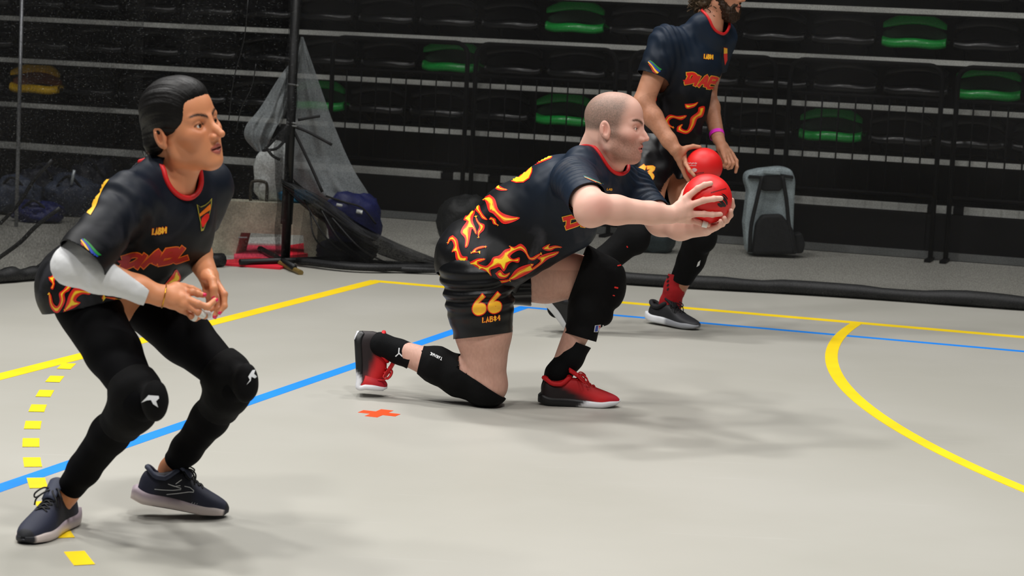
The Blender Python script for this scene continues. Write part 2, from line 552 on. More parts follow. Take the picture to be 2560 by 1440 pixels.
# ---- black barriers with rounded corners standing before the first step
M_bar = mat('barrier_black', (3, 3, 4), 0.65, spec=0.12)
bb = 13.92
ptop = bz(2160, 156, bb); pmid = bz(2160, 240, bb)
edges = [(1973, 2352, 'rightmost full black steel crowd barrier, under the upper green seat'), (1572, 1936, 'black steel crowd barrier behind the standing player'), (1186, 1536, 'black steel crowd barrier behind the head of the kneeling player'), (828, 1164, 'black steel crowd barrier right of the grey mesh bag'), (2392, 2790, 'black steel crowd barrier cut off by the right edge of the photo')]
bar_me = None
for x0, x1, lab in edges:
    a0 = onB(x0, 250, bb) @ CA; a1 = onB(x1, 270, bb) @ CA
    t = empty('crowd_barrier', C((a0 + a1) / 2, bb), lab, 'barrier', 'black crowd barriers before the stand')
    rr = 0.09
    pts = [C(a0, bb, 0.02)] + [C(a0, bb, ptop - rr)]
    for i in range(1, 7):
        q = math.pi / 2 * i / 6
        pts.append(C(a0 + rr - rr * math.cos(q), bb, ptop - rr + rr * math.sin(q)))
    for i in range(0, 7):
        q = math.pi / 2 * i / 6
        pts.append(C(a1 - rr + rr * math.sin(q), bb, ptop - rr + rr * math.cos(q)))
    pts.append(C(a1, bb, 0.02))
    MB().tube(pts, 0.017, 8).build('frame', M_bar, t, True)
    MB().tube([C(a0, bb, pmid), C(a1, bb, pmid)], 0.012, 6).build('rail', M_bar, t, True)
    MB().tube([C(a0, bb, ZR[0] + 0.07), C(a1, bb, ZR[0] + 0.07)], 0.012, 6).build('rail', M_bar, t, True)
    nb = max(3, round((a1 - a0) / 0.113))
    for i in range(1, nb):
        a = a0 + (a1 - a0) * i / nb
        MB().tube([C(a, bb, ZR[0] + 0.07), C(a, bb, pmid)], 0.006, 6).build('bar', M_bar, t, True)
    for a in (a0, a1):
        MB().box(C(a - 0.02, bb - 0.16, 0.0), CA * 0.04, CB * 0.22, (0, 0, 0.018)).build('foot', M_bar, t)
# ================================================================== dividing net, its pole and the things stowed behind it
def net_material(name, rgb, lo, hi, scale, cell=160.0, rough=0.6, glint=0.0):
    """fine net: threads of a woven grid in the sheet's own coordinates, thicker where the folds double it"""
    m = bpy.data.materials.new(name); m.use_nodes = True
    nt = m.node_tree; p = nt.nodes['Principled BSDF']; out = nt.nodes['Material Output']
    p.inputs['Base Color'].default_value = lin(rgb); p.inputs['Roughness'].default_value = rough
    tc = nt.nodes.new('ShaderNodeTexCoord')
    n1 = nt.nodes.new('ShaderNodeTexNoise'); n1.inputs['Scale'].default_value = scale; n1.inputs['Detail'].default_value = 5
    n2 = nt.nodes.new('ShaderNodeTexNoise'); n2.inputs['Scale'].default_value = cell; n2.inputs['Detail'].default_value = 2
    nt.links.new(tc.outputs['Object'], n1.inputs['Vector']); nt.links.new(tc.outputs['Object'], n2.inputs['Vector'])
    r1 = nt.nodes.new('ShaderNodeMapRange'); r1.inputs[1].default_value = 0.35; r1.inputs[2].default_value = 0.65; r1.inputs[3].default_value = lo; r1.inputs[4].default_value = hi
    r2 = nt.nodes.new('ShaderNodeMapRange'); r2.inputs[1].default_value = 0.3; r2.inputs[2].default_value = 0.7; r2.inputs[3].default_value = -0.12; r2.inputs[4].default_value = 0.12
    nt.links.new(n1.outputs['Fac'], r1.inputs[0]); nt.links.new(n2.outputs['Fac'], r2.inputs[0])
    ad = nt.nodes.new('ShaderNodeMath'); ad.operation = 'ADD'; ad.use_clamp = True
    nt.links.new(r1.outputs[0], ad.inputs[0]); nt.links.new(r2.outputs[0], ad.inputs[1])
    if glint:
        # glints on the threads painted as pale specks
        n4 = nt.nodes.new('ShaderNodeTexNoise'); n4.inputs['Scale'].default_value = 120; n4.inputs['Detail'].default_value = 8
        mp4 = nt.nodes.new('ShaderNodeMapping'); mp4.inputs['Scale'].default_value = (0.6, 0.6, 1.6)
        nt.links.new(tc.outputs['Object'], mp4.inputs['Vector']); nt.links.new(mp4.outputs[0], n4.inputs['Vector'])
        r4 = nt.nodes.new('ShaderNodeMapRange'); r4.inputs[1].default_value = 0.61; r4.inputs[2].default_value = 0.70; r4.inputs[3].default_value = 0; r4.inputs[4].default_value = glint
        nt.links.new(n4.outputs['Fac'], r4.inputs[0])
        m4 = nt.nodes.new('ShaderNodeMix'); m4.data_type = 'RGBA'; nt.links.new(r4.outputs[0], m4.inputs[0]); m4.inputs[6].default_value = lin(rgb); m4.inputs[7].default_value = lin(170, 174, 176)
        nt.links.new(m4.outputs[2], p.inputs['Base Color'])
    tr = nt.nodes.new('ShaderNodeBsdfTransparent'); mx = nt.nodes.new('ShaderNodeMixShader')
    nt.links.new(ad.outputs[0], mx.inputs[0]); nt.links.new(tr.outputs[0], mx.inputs[1]); nt.links.new(p.outputs[0], mx.inputs[2])
    nt.links.new(mx.outputs[0], out.inputs[0])
    return m
M_net = net_material('net_black', (3, 3, 4), 0.28, 0.40, 1.5)
M_netd = net_material('net_black_double', (6, 6, 7), 0.26, 0.48, 3.0, 90.0, glint=0.5)
M_neth = net_material('net_bundle', (14, 15, 17), 0.80, 0.97, 6.0, 120.0)
M_gau = net_material('net_grey_gauze', (150, 156, 158), 0.62, 0.86, 5.0, 110.0)
M_pole = mat('pole_black', (20, 21, 22), 0.45, metal=0.3)
M_rope = mat('rope_black', (18, 18, 20), 0.8)

def net_sheet(name, gpts, h, m, parent, wave=0.02, seed=1, top_shift=(0, 0), n=10, rows=26, z0=0.02):
    line = spline(gpts, n)
    g = np.zeros((rows, len(line), 3))
    L = np.r_[0, np.cumsum([np.linalg.norm(line[i + 1] - line[i]) for i in range(len(line) - 1)])]
    for r in range(rows):
        z = z0 + (h - z0) * (r / (rows - 1)) ** 1.3
        off = vnoise(np.c_[L * 3.1, np.full(len(L), z * 0.8)], seed) * wave + vnoise(np.c_[L * 9.0, np.full(len(L), z * 1.5)], seed + 5) * wave * 0.4
        for i, p in enumerate(line):
            g[r, i] = (p[0] + top_shift[0] * z / h + off[i] * CB[0], p[1] + top_shift[1] * z / h + off[i] * CB[1], z)
    return sheet(name, g, m, parent)
def hem(name, gpts, r, m, parent, seed=3, n=10):
    line = spline(gpts, n)
    L = np.arange(len(line))
    rr = r * (1 + 0.22 * vnoise(np.c_[L * 0.6, L * 0.0], seed))
    pts = [np.array((p[0], p[1], rr[i] * 0.85 + 0.001)) for i, p in enumerate(line)]
    return MB().tube(pts, list(rr), 10, flat=0.85).build(name, m, parent, True)

rg = [G(725, 662), G(1110, 672), G(1570, 712), G(2050, 740), G(2560, 776), G(2950, 800)]
netr = empty('divider_net', rg[2], 'sheer black divider net hanging between the court and the stand, right of the pole', 'net')
net_sheet('net_sheet', rg, 3.3, M_net, netr, 0.03, 2)
hem('net_hem', rg[1:], 0.042, M_neth, netr, 4)
lg = [G(700, 664), G(540, 670), G(330, 676), G(130, 697), G(0, 708), G(-260, 730), G(-900, 800)]
netl = empty('divider_net', lg[2], 'bunched black divider net left of the pole behind the crouching woman', 'net')
net_sheet('net_sheet', lg, 3.3, M_netd, netl, 0.05, 11)
lg2 = [p + CB * 0.14 for p in lg[1:]]
net_sheet('net_sheet', lg2[1:], 3.3, M_netd, netl, 0.09, 17)
hem('net_hem', [G(556, 667)] + lg[2:], 0.040, M_neth, netl, 8)
# folds that cross the lower left net
for (a, b, r) in (((0, 560), (130, 400), 0.010), ((-10, 650), (150, 520), 0.012), ((60, 690), (230, 560), 0.010), ((90, 700), (260, 590), 0.007), ((640, 160), (590, 330), 0.003), ((620, 0), (572, 300), 0.003)):
    Yn = 10.6 if a[0] < 300 else 11.3
    pts = spline([P(*a, Yn), P((a[0] * 2 + b[0]) / 3 + 6, (a[1] * 2 + b[1]) / 3, Yn), P((a[0] + 2 * b[0]) / 3 - 4, (a[1] + 2 * b[1]) / 3, Yn), P(*b, Yn)], 5)
    MB().tube(pts, r, 6).build('net_fold', M_neth, netl, True)

# ---- the pole with its crossed feet
pb = G(713, 662); ptp = P(741, -40, 11.84)
pole = empty('net_pole', pb, 'tall black pole holding up the gathered net', 'pole')
MB().tube([pb + (0, 0, 0.02), ptp], 0.026, 14).build('shaft', M_pole, pole, True)
for p0, p1 in (((600, 655), (915, 645)), ((650, 622), (735, 668))):
    MB().tube([G(*p0, z=0.03), G(*p1, z=0.03)], 0.018, 6).build('foot', M_pole, pole, True)
MB().tube([P(722, 455, 11.84), P(716, 560, 11.84)], 0.034, 12).build('sleeve', M_pole, pole, True)
for yy in (305, 312, 210):
    MB().tube([P(716 + (312 - yy) * 0.04, yy, 11.80), P(742 + (312 - yy) * 0.04, yy + 4, 11.80)], 0.006, 6).build('clamp', mat('clamp_grey', (120, 122, 122), 0.5), pole, True)
# net gathered along the upper pole
gp = spline([P(741, -40, 11.78), P(733, 100, 11.78), P(728, 200, 11.78), P(722, 290, 11.76), P(700, 380, 11.74), P(706, 450, 11.76), P(705, 560, 11.78), P(700, 655, 11.78)], 6)
rr = [0.036 + 0.006 * math.sin(i * 0.9) for i in range(len(gp))]
MB().tube(gp, rr, 10).build('gathered_net', M_netd, netl, True)
st = MB().tube([G(695, 655, 0.02), G(752, 682, 0.012)], 0.016, 8).build('wooden_stick', mat('stick_gold', (112, 92, 44), 0.55, noise=(20, 0.2)))
tag(st, 'short brown wooden stick on the floor at the foot of the pole', 'stick')

# ---- grey gauze bag hanging on the pole: two draped flaps tied at mid height
bag = empty('mesh_bag', P(790, 540, 12.0), 'grey translucent mesh ball bag tied to the black pole', 'bag')
def drape(name, left, right, Y0, Y1, m, seed, rows_n=30, cols=24, bul=0.08):
    l = spline([np.array(p, float) for p in left], 8); r = spline([np.array(p, float) for p in right], 8)
    li = np.linspace(0, len(l) - 1, rows_n); ri = np.linspace(0, len(r) - 1, rows_n)
    g = np.zeros((rows_n, cols, 3))
    for i in range(rows_n):
        a = np.array([np.interp(li[i], range(len(l)), [q[k] for q in l]) for k in (0, 1)])
        b = np.array([np.interp(ri[i], range(len(r)), [q[k] for q in r]) for k in (0, 1)])
        for j in range(cols):
            t = j / (cols - 1)
            q = a + (b - a) * t
            w = math.sin(math.pi * t)
            fold = 0.030 * math.sin(t * 17 + seed + 1.2 * math.sin(i * 0.25)) * (i / rows_n) * w
            fold += 0.02 * vnoise(np.array([[t * 5, i * 0.22]]), seed)[0]
            g[i, j] = P(q[0], q[1], Y0 + (Y1 - Y0) * t - bul * w * (i / rows_n) + fold)
    return sheet(name, g, m, bag)
drape('mesh_flap', [(752, 92), (735, 180), (724, 300), (716, 420), (800, 500), (900, 560)], [(758, 92), (790, 185), (838, 320), (882, 420), (925, 490), (958, 556)], 12.12, 12.22, M_gau, 1, 34, 30)
drape('mesh_flap', [(748, 130), (700, 190), (650, 270), (616, 312), (612, 345), (640, 378)], [(754, 100), (736, 190), (716, 270), (690, 320), (676, 350), (664, 380)], 12.1, 12.0, M_gau, 2, 26, 18)
drape('mesh_flap', [(724, 205), (706, 230), (692, 262), (688, 300)], [(736, 205), (728, 240), (716, 280), (700, 318)], 11.86, 11.84, M_gau, 5, 14, 10, 0.03)
for pts in ([(724, 312), (770, 330), (830, 362)], [(722, 312), (690, 345), (658, 378)], [(730, 318), (770, 400), (806, 480)], [(664, 366), (680, 388), (700, 400)], [(655, 376), (690, 372), (712, 352)], [(745, 300), (775, 294), (800, 290)]):
    MB().tube(spline([P(*q, 11.82) for q in pts], 5), 0.009, 6).build('tie_cord', M_rope, bag, True)

# ---- big dark net bundle sagging from the pole to the floor on the right
bd = empty('fallen_net_bundle', G(980, 650), 'dark net bundle sagging from the pole down to the floor', 'net')
top = spline([np.array(q, float) for q in ((702, 446), (800, 490), (900, 560), (1000, 610), (1130, 662))], 8)
bot = spline([np.array(q, float) for q in ((706, 470), (775, 530), (870, 596), (980, 648), (1130, 682))], 8)
g = np.zeros((12, len(top), 3))
for j in range(len(top)):
    for i in range(12):
        t = i / 11
        q = top[j] * (1 - t) + bot[j] * t
        Yg = 11.78 + (G(1120, 670)[1] - 11.78) * j / len(top)
        p = P(q[0], q[1], Yg - 0.10 * math.sin(math.pi * t) + 0.025 * math.sin(i * 2.6 + j * 0.3))
        p[2] = max(p[2], 0.01 + 0.02 * t)
        g[i, j] = p
sheet('bundle_top', g, M_neth, bd)
for a, b, c in (((760, 500), (820, 600), (900, 652)), ((800, 520), (850, 600), (920, 655)), ((830, 545), (900, 620), (970, 660)), ((775, 530), (790, 600), (860, 655))):
    MB().tube(spline([P(*a, 11.75), P(*b, 11.72), G(*c, z=0.015)], 6), 0.005, 6).build('net_fold', M_neth, bd, True)
for a, b, c, r in (((745, 652), (900, 668), (1100, 668), 0.030), ((820, 640), (950, 655), (1115, 660), 0.014), ((850, 660), (1000, 672), (1115, 676), 0.024)):
    MB().tube(spline([G(*a, z=r), G(*b, z=r), G(*c, z=r)], 8), r, 8, flat=0.7).build('net_fold', M_neth, bd, True)
g2 = np.zeros((10, 20, 3))
for i in range(10):
    for j in range(20):
        s, t = i / 9, j / 19
        up_ = np.array((760, 520)) * (1 - t) + np.array((1090, 655)) * t
        lo_ = np.array((740, 655)) * (1 - t) + np.array((1110, 672)) * t
        q = up_ * (1 - s) + lo_ * s
        p = P(q[0], q[1], 11.80 + 0.02 * math.sin(j * 1.3) - 0.15 * t); p[2] = max(p[2], 0.01)
        g2[i, j] = p
sheet('net_sheet', g2, M_net, bd)

# ---- concrete block with a lifting handle, red mat and stripes below
M_con = mat('concrete', (172, 168, 148), 0.85, noise=(7, 0.30), bump=(60, 0.4, 0.004))
blk = empty('concrete_block', G(640, 640), 'weathered concrete weight block with a steel lifting handle beside the pole', 'block')
Yb = 12.15
x0 = P(505, 505, Yb); x1 = P(796, 505, Yb)
zt = P(650, 506, Yb)[2]
bx0, bx1 = x0[0], x1[0]
prof = [(bx0, 0.0), (bx0, zt - 0.03), (bx0 + 0.03, zt), (bx1 - 0.03, zt), (bx1, zt - 0.03), (bx1, 0.0), (bx1 - 0.07, 0.0), (bx1 - 0.08, 0.135), (bx0 + 0.23, 0.135), (bx0 + 0.20, 0.0)]
MB().prism([(x, Yb, z) for x, z in prof], (0.04, 0.16, 0)).build('body', M_con, blk)
hx0, hx1 = P(622, 500, Yb)[0], P(662, 500, Yb)[0]
MB().tube(spline([(hx0, Yb + 0.08, zt - 0.03), (hx0, Yb + 0.08, zt + 0.09), (hx0 + 0.02, Yb + 0.08, zt + 0.115), (hx1 - 0.02, Yb + 0.08, zt + 0.115), (hx1, Yb + 0.08, zt + 0.09), (hx1, Yb + 0.08, zt - 0.03)], 5), 0.009, 8).build('handle', mat('handle_steel', (66, 60, 50), 0.5, metal=0.5), blk, True)
MB().tube([P(596, 594, Yb - 0.01), P(618, 594, Yb - 0.01)], 0.005, 6).build('pin', mat('clamp_grey', (120, 122, 122), 0.5), blk)
M_rm = mat('mat_red', (228, 30, 54), 0.6, noise=(5, 0.1))
def slab(name, px, m, z0, h, label, cat):
    pts = [G(*q, z=z0) for q in px]
    pts = [(p[0], p[1], z0) for p in pts]
    o = MB().prism(pts, (0, 0, h)).build(name, m)
    return tag(o, label, cat)
slab('red_mat', [(560, 664), (700, 674), (722, 668), (700, 655), (640, 648), (560, 655)], M_rm, 0.001, 0.012, 'red mat lying flat in front of the concrete block', 'mat')
slab('red_mat', [(585, 610), (735, 618), (775, 640), (720, 652), (585, 648)], mat('mat_pink', (240, 72, 100), 0.6, noise=(5, 0.1)), 0.001, 0.01, 'pinkish red mat under the concrete block', 'mat')
slab('rubber_pad', [(718, 648), (788, 640), (782, 612), (718, 622)], M_rm, 0.012, 0.02, 'red rubber foot pad at the right end of the concrete block', 'pad')
slab('white_board', [(590, 598), (700, 596), (720, 615), (600, 612)], mat('board_white', (206, 204, 198), 0.6), 0.012, 0.01, 'white board lying behind the pole under the block', 'board')

# ---- soft bags behind the net
def blob_bag(name, c, rad, m, label, cat, seed=0, yaw=0.0, sub=40, lump=0.12, flat=0.0, parts=()):
    """sagging textile bag: an ellipsoid flattened on the floor and creased"""
    V = []; Fs = []
    nu, nv = sub, sub // 2
    for j in range(nv + 1):
        ph = math.pi * j / nv
        for i in range(nu):
            th = 2 * math.pi * i / nu
            V.append((math.sin(ph) * math.cos(th), math.sin(ph) * math.sin(th), math.cos(ph)))
    V = np.array(V)
    pw = 0.8
    V = np.sign(V) * np.abs(V) ** pw
    d = 1 + lump * vnoise(V * 2.3 + seed * 7, seed) + lump * 0.5 * vnoise(V * 5.1 + seed, seed + 3)
    V = V * d[:, None] * np.array(rad)
    V[:, 2] = np.maximum(V[:, 2], -rad[2] * 0.86)
    cy, sy = math.cos(yaw), math.sin(yaw)
    V = np.c_[V[:, 0] * cy - V[:, 1] * sy, V[:, 0] * sy + V[:, 1] * cy, V[:, 2]]
    c = np.array(c, float); c[2] = rad[2] * 0.86 + c[2]
    for j in range(nv):
        for i in range(nu):
            i2 = (i + 1) % nu
            Fs.append((j * nu + i, (j + 1) * nu + i, (j + 1) * nu + i2, j * nu + i2))
    e = empty(name, (c[0], c[1], c[2] - rad[2] * 0.86), label, cat)
    mesh('shell', V + c, Fs, m, e, True)
    return e
M_navy = mat('nylon_navy', (24, 32, 92), 0.5, noise=(9, 0.3), bump=(25, 0.5, 0.01))
M_navd = mat('nylon_darknavy', (14, 18, 34), 0.6, noise=(9, 0.3), bump=(25, 0.5, 0.01))
M_grey = mat('nylon_greyblue', (58, 66, 84), 0.55, noise=(12, 0.35), bump=(22, 0.6, 0.012))
M_tan = mat('strap_black', (16, 17, 19), 0.7)
M_whi = mat('plastic_white', (214, 218, 216), 0.5, noise=(6, 0.12), bump=(14, 0.5, 0.02))
Yn = 12.02
e = blob_bag('duffel_bag', P(882, 560, Yn) * (1, 1, 0) + (0, 0, 0.13), (0.165, 0.10, 0.15), M_navy, 'navy blue nylon duffel bag slumped right of the concrete block', 'bag', 3, 0.3)
for q in ((848, 512, 0.020), (898, 528, 0.026)):
    MB().tube([P(q[0] - 7, q[1], Yn - 0.11), P(q[0] + 8, q[1] + 3, Yn - 0.11)], q[2] * 0.5, 8).build('white_tag', M_whi, e, True)
MB().tube(spline([P(815, 490, Yn - 0.08), P(860, 505, Yn - 0.11), P(905, 520, Yn - 0.11), P(940, 560, Yn - 0.08)], 6), 0.006, 6).build('strap', M_tan, e, True)
blob_bag('duffel_bag', P(870, 600, 12.12) * (1, 1, 0), (0.17, 0.12, 0.072), M_navd, 'dark navy bag lying under the blue duffel bag', 'bag', 5, 0.2)
blob_bag('plastic_sack', P(684, 480, 12.32) * (1, 1, 0) + (0, 0, zt), (0.115, 0.09, 0.18), M_whi, 'white plastic sack on the concrete block behind the pole', 'sack', 9, 0.1)
blob_bag('blue_pouch', P(745, 490, 12.26) * (1, 1, 0) + (0, 0, zt), (0.12, 0.06, 0.04), mat('pouch_blue', (52, 150, 200), 0.5, noise=(12, 0.3), bump=(20, 0.5, 0.01)), 'light blue pouch beside the white sack on the block', 'pouch', 4, -0.2)
# pile of bags at the left
lab = ('blue grey sports bag at the left end of the bag pile', 'dark sports bag in the middle of the bag pile', 'grey blue sports bag at the right end of the bag pile', 'dark upright sports bag behind the crouching woman', 'small dark blue bag in front of the bag pile')
Yl = 12.1
for i, (px, py, rx, rz, m, yo) in enumerate(((40, 535, 0.17, 0.13, M_grey, 0.0), (105, 528, 0.18, 0.16, M_navd, 0.25), (180, 540, 0.17, 0.14, M_grey, 0.05), (225, 520, 0.18, 0.17, M_navd, 0.35), (95, 545, 0.13, 0.075, M_navy, -0.25))):
    Yy = G(px, py)[1] + yo
    p = P(px, py, Yy)
    e = blob_bag('sports_bag', (p[0], p[1], 0), (rx, 0.15, rz), m, lab[i], 'bag', 20 + i, 0.3 * i, lump=0.22)
    MB().tube(spline([(p[0] - rx * 0.6, p[1] - 0.10, rz * 1.2), (p[0], p[1] - 0.13, rz * 1.95), (p[0] + rx * 0.6, p[1] - 0.10, rz * 1.2)], 6), 0.010, 6).build('strap', M_tan, e, True)
    if i == 2:
        MB().tube([P(178, 462, Yy - 0.15), P(186, 425, Yy - 0.15)], 0.011, 8).build('metal_clip', mat('clip_steel', (196, 204, 208), 0.35, metal=0.5), e, True)
# slender steel post behind the left net
sp = MB().tube([P(52, 98, 13.2), P(43, 440, 13.2)], 0.013, 8).build('steel_post', mat('post_steel', (150, 152, 156), 0.35, metal=0.6), None, True)
q = P(42, 470, 13.2)
sp2 = MB().tube([P(56, -40, 13.2), (q[0], q[1], 0.0)], 0.012, 8).build('steel_post', mat('post_steel', (150, 152, 156), 0.35, metal=0.6), None, True)
tag(sp2, 'slender grey steel post behind the net at the far left', 'post')
bpy.data.objects.remove(sp)
# black holdall behind the kneeling player's back and teal one behind the standing player's shins
blob_bag('holdall', P(1160, 560, 13.3) * (1, 1, 0), (0.17, 0.15, 0.17), mat('nylon_black', (24, 26, 27), 0.6, noise=(9, 0.4), bump=(20, 0.6, 0.012)), 'black holdall by the stand behind the kneeling player', 'bag', 41)
blob_bag('holdall', P(1630, 600, 13.5) * (1, 1, 0), (0.16, 0.14, 0.13), mat('nylon_teal', (52, 68, 72), 0.6, noise=(9, 0.4), bump=(20, 0.6, 0.012)), 'grey teal holdall behind the legs of the standing player', 'bag', 43)

# ---- grey backpack standing against the stand, straps towards the court
Yk = G(1930, 640)[1] - 0.05
bpk = empty('backpack', (P(1925, 640, Yk)[0], Yk, 0), 'grey and black hiking backpack leaning against the stand, straps facing the court', 'backpack')
M_bg = mat('backpack_grey', (176, 190, 194), 0.65, noise=(10, 0.25), bump=(30, 0.4, 0.006))
M_bk = mat('backpack_black', (22, 24, 26), 0.7, noise=(10, 0.3), bump=(30, 0.4, 0.006))
def px_panel(name, pts, Y, th, m, rnd=0.02):
    o = MB().prism([P(*q, Y) for q in pts], (0, th, 0)).build(name, m, bpk)
    return bevel(o, rnd, 3, 0.3)
px_panel('main_body', [(1868, 634), (1862, 560), (1872, 480), (1862, 450), (1868, 432), (1900, 424), (1955, 418), (1980, 424), (1990, 450), (1986, 520), (1984, 600), (1990, 634)], Yk, 0.2, M_bg, 0.03)
px_panel('lower_pocket', [(1880, 636), (1890, 560), (1906, 538), (1955, 536), (1985, 575), (1995, 636)], Yk - 0.07, 0.10, M_bk, 0.02)
px_panel('side_pouch', [(1985, 634), (1986, 585), (2005, 582), (2014, 610), (2008, 634)], Yk, 0.12, M_bk, 0.015)
px_panel('back_panel', [(1897, 470), (1905, 440), (1955, 438), (1960, 468), (1950, 478), (1910, 478)], Yk - 0.03, 0.05, M_bk, 0.01)
px_panel('top_loop', [(1908, 434), (1910, 424), (1950, 426), (1952, 438)], Yk - 0.04, 0.03, M_bg, 0.006)
for pts in ([(1906, 440), (1892, 500), (1878, 565), (1874, 630)], [(1956, 440), (1966, 500), (1972, 560), (1984, 632)]):
    MB().tube(spline([P(*q, Yk - 0.05) for q in pts], 6), 0.026, 8, flat=0.5).build('shoulder_strap', M_bk, bpk, True)
px_panel('buckle_strap', [(1870, 446), (1874, 438), (1902, 440), (1902, 447)], Yk - 0.03, 0.04, M_bk, 0.004)
px_panel('buckle_strap', [(1944, 440), (1946, 434), (1984, 440), (1984, 448)], Yk - 0.03, 0.04, M_bk, 0.004)
# ================================================================== figure toolkit: smooth distance fields turned into one continuous surface
def unit(v):
    v = np.asarray(v, float)
    return v / (np.linalg.norm(v) + 1e-12)
def frame(fwd, up):
    """columns: forward, left, up (orthonormal)"""
    f = unit(fwd); u = np.asarray(up, float); u = unit(u - f * (u @ f)); l = np.cross(u, f)
    return np.stack([f, l, u], 1)

class SDF:
    def __init__(s):
        s.pr = []
    def cone(s, a, b, r1, r2, k=0.02, flat=None, sub=False):
        """tapered capsule; flat=(normal, factor) squeezes it along a direction"""
        a = np.asarray(a, float); b = np.asarray(b, float)
        R = max(r1, r2)
        lo = np.minimum(a, b) - R; hi = np.maximum(a, b) + R
        s.pr.append(('c', (a, b, r1, r2, flat), k, sub, lo, hi)); return s
    def chain(s, pts, rs, k=0.02, flat=None):
        for i in range(len(pts) - 1):
            s.cone(pts[i], pts[i + 1], rs[i], rs[i + 1], k, flat)
        return s
    def ball(s, c, r, k=0.02, sub=False):
        return s.cone(c, np.asarray(c, float) + 1e-6, r, r, k, None, sub)
    def ell(s, c, rad, R=None, k=0.02, sub=False):
        c = np.asarray(c, float); rad = np.asarray(rad, float)
        R = np.eye(3) if R is None else np.asarray(R)
        ext = np.sqrt(((R * rad) ** 2).sum(1))
        s.pr.append(('e', (c, rad, R), k, sub, c - ext, c + ext)); return s
    def merge(s, o, k=None):
        s.pr += o.pr; return s
    @staticmethod
    def _d(t, q, X, Y, Z):
        if t == 'c':
            a, b, r1, r2, flat = q
            ba = b - a; L = ba @ ba + 1e-12
            px, py, pz = X - np.float32(a[0]), Y - np.float32(a[1]), Z - np.float32(a[2])
            h = np.clip((px * np.float32(ba[0]) + py * np.float32(ba[1]) + pz * np.float32(ba[2])) / np.float32(L), 0, 1)
            qx, qy, qz = px - h * np.float32(ba[0]), py - h * np.float32(ba[1]), pz - h * np.float32(ba[2])
            if flat is not None:
                n, fct = unit(flat[0]), flat[1]
                dn = (qx * np.float32(n[0]) + qy * np.float32(n[1]) + qz * np.float32(n[2])) * np.float32(1 / fct - 1)
                qx, qy, qz = qx + dn * np.float32(n[0]), qy + dn * np.float32(n[1]), qz + dn * np.float32(n[2])
            return np.sqrt(qx * qx + qy * qy + qz * qz) - (np.float32(r1) + h * np.float32(r2 - r1))
        c, rad, R = q
        px, py, pz = X - np.float32(c[0]), Y - np.float32(c[1]), Z - np.float32(c[2])
        k0 = 0; k1 = 0
        for i in range(3):
            l = px * np.float32(R[0, i]) + py * np.float32(R[1, i]) + pz * np.float32(R[2, i])
            t0 = l / np.float32(rad[i]); t1 = l / np.float32(rad[i] ** 2)
            k0 = k0 + t0 * t0; k1 = k1 + t1 * t1
        k0 = np.sqrt(k0); k1 = np.sqrt(k1) + np.float32(1e-9)
        return k0 * (k0 - 1) / k1
    def grid(s, h, lo=None, hi=None, off=0.0):
        if lo is None:
            lo = np.min([p[4] for p in s.pr], 0) - 3 * h - off
            hi = np.max([p[5] for p in s.pr], 0) + 3 * h + off
        lo = np.asarray(lo, float); hi = np.asarray(hi, float)
        n = np.ceil((hi - lo) / h).astype(int) + 1
        D = np.full(n, 0.08, dtype=np.float32)
        ax = [(lo[i] + h * np.arange(n[i])).astype(np.float32) for i in range(3)]
        for t, q, k, sub, l, u in s.pr:
            m = k + 3 * h + abs(off) + 0.004
            i0 = np.maximum(np.floor((l - m - lo) / h).astype(int), 0)
            i1 = np.minimum(np.ceil((u + m - lo) / h).astype(int) + 1, n)
            if (i1 <= i0).any(): continue
            sl = tuple(slice(a, b) for a, b in zip(i0, i1))
            X = ax[0][sl[0]][:, None, None]; Y = ax[1][sl[1]][None, :, None]; Z = ax[2][sl[2]][None, None, :]
            d = s._d(t, q, X, Y, Z)
            old = D[sl]
            kk = np.float32(max(k, 1e-4))
            if sub:
                d = -d
                w = np.clip(0.5 - 0.5 * (old - d) / kk, 0, 1)
                D[sl] = old * (1 - w) + d * w + kk * w * (1 - w)
            else:
                w = np.clip(0.5 + 0.5 * (old - d) / kk, 0, 1)
                D[sl] = old * (1 - w) + d * w - kk * w * (1 - w)
        return D - np.float32(off), lo, h
    def surf(s, h, lo=None, hi=None, off=0.0, clip=None):
        D, lo, h = s.grid(h, lo, hi, off)
        if clip is not None:
            D = clip(D, lo, h)
        return nets(D, lo, h)

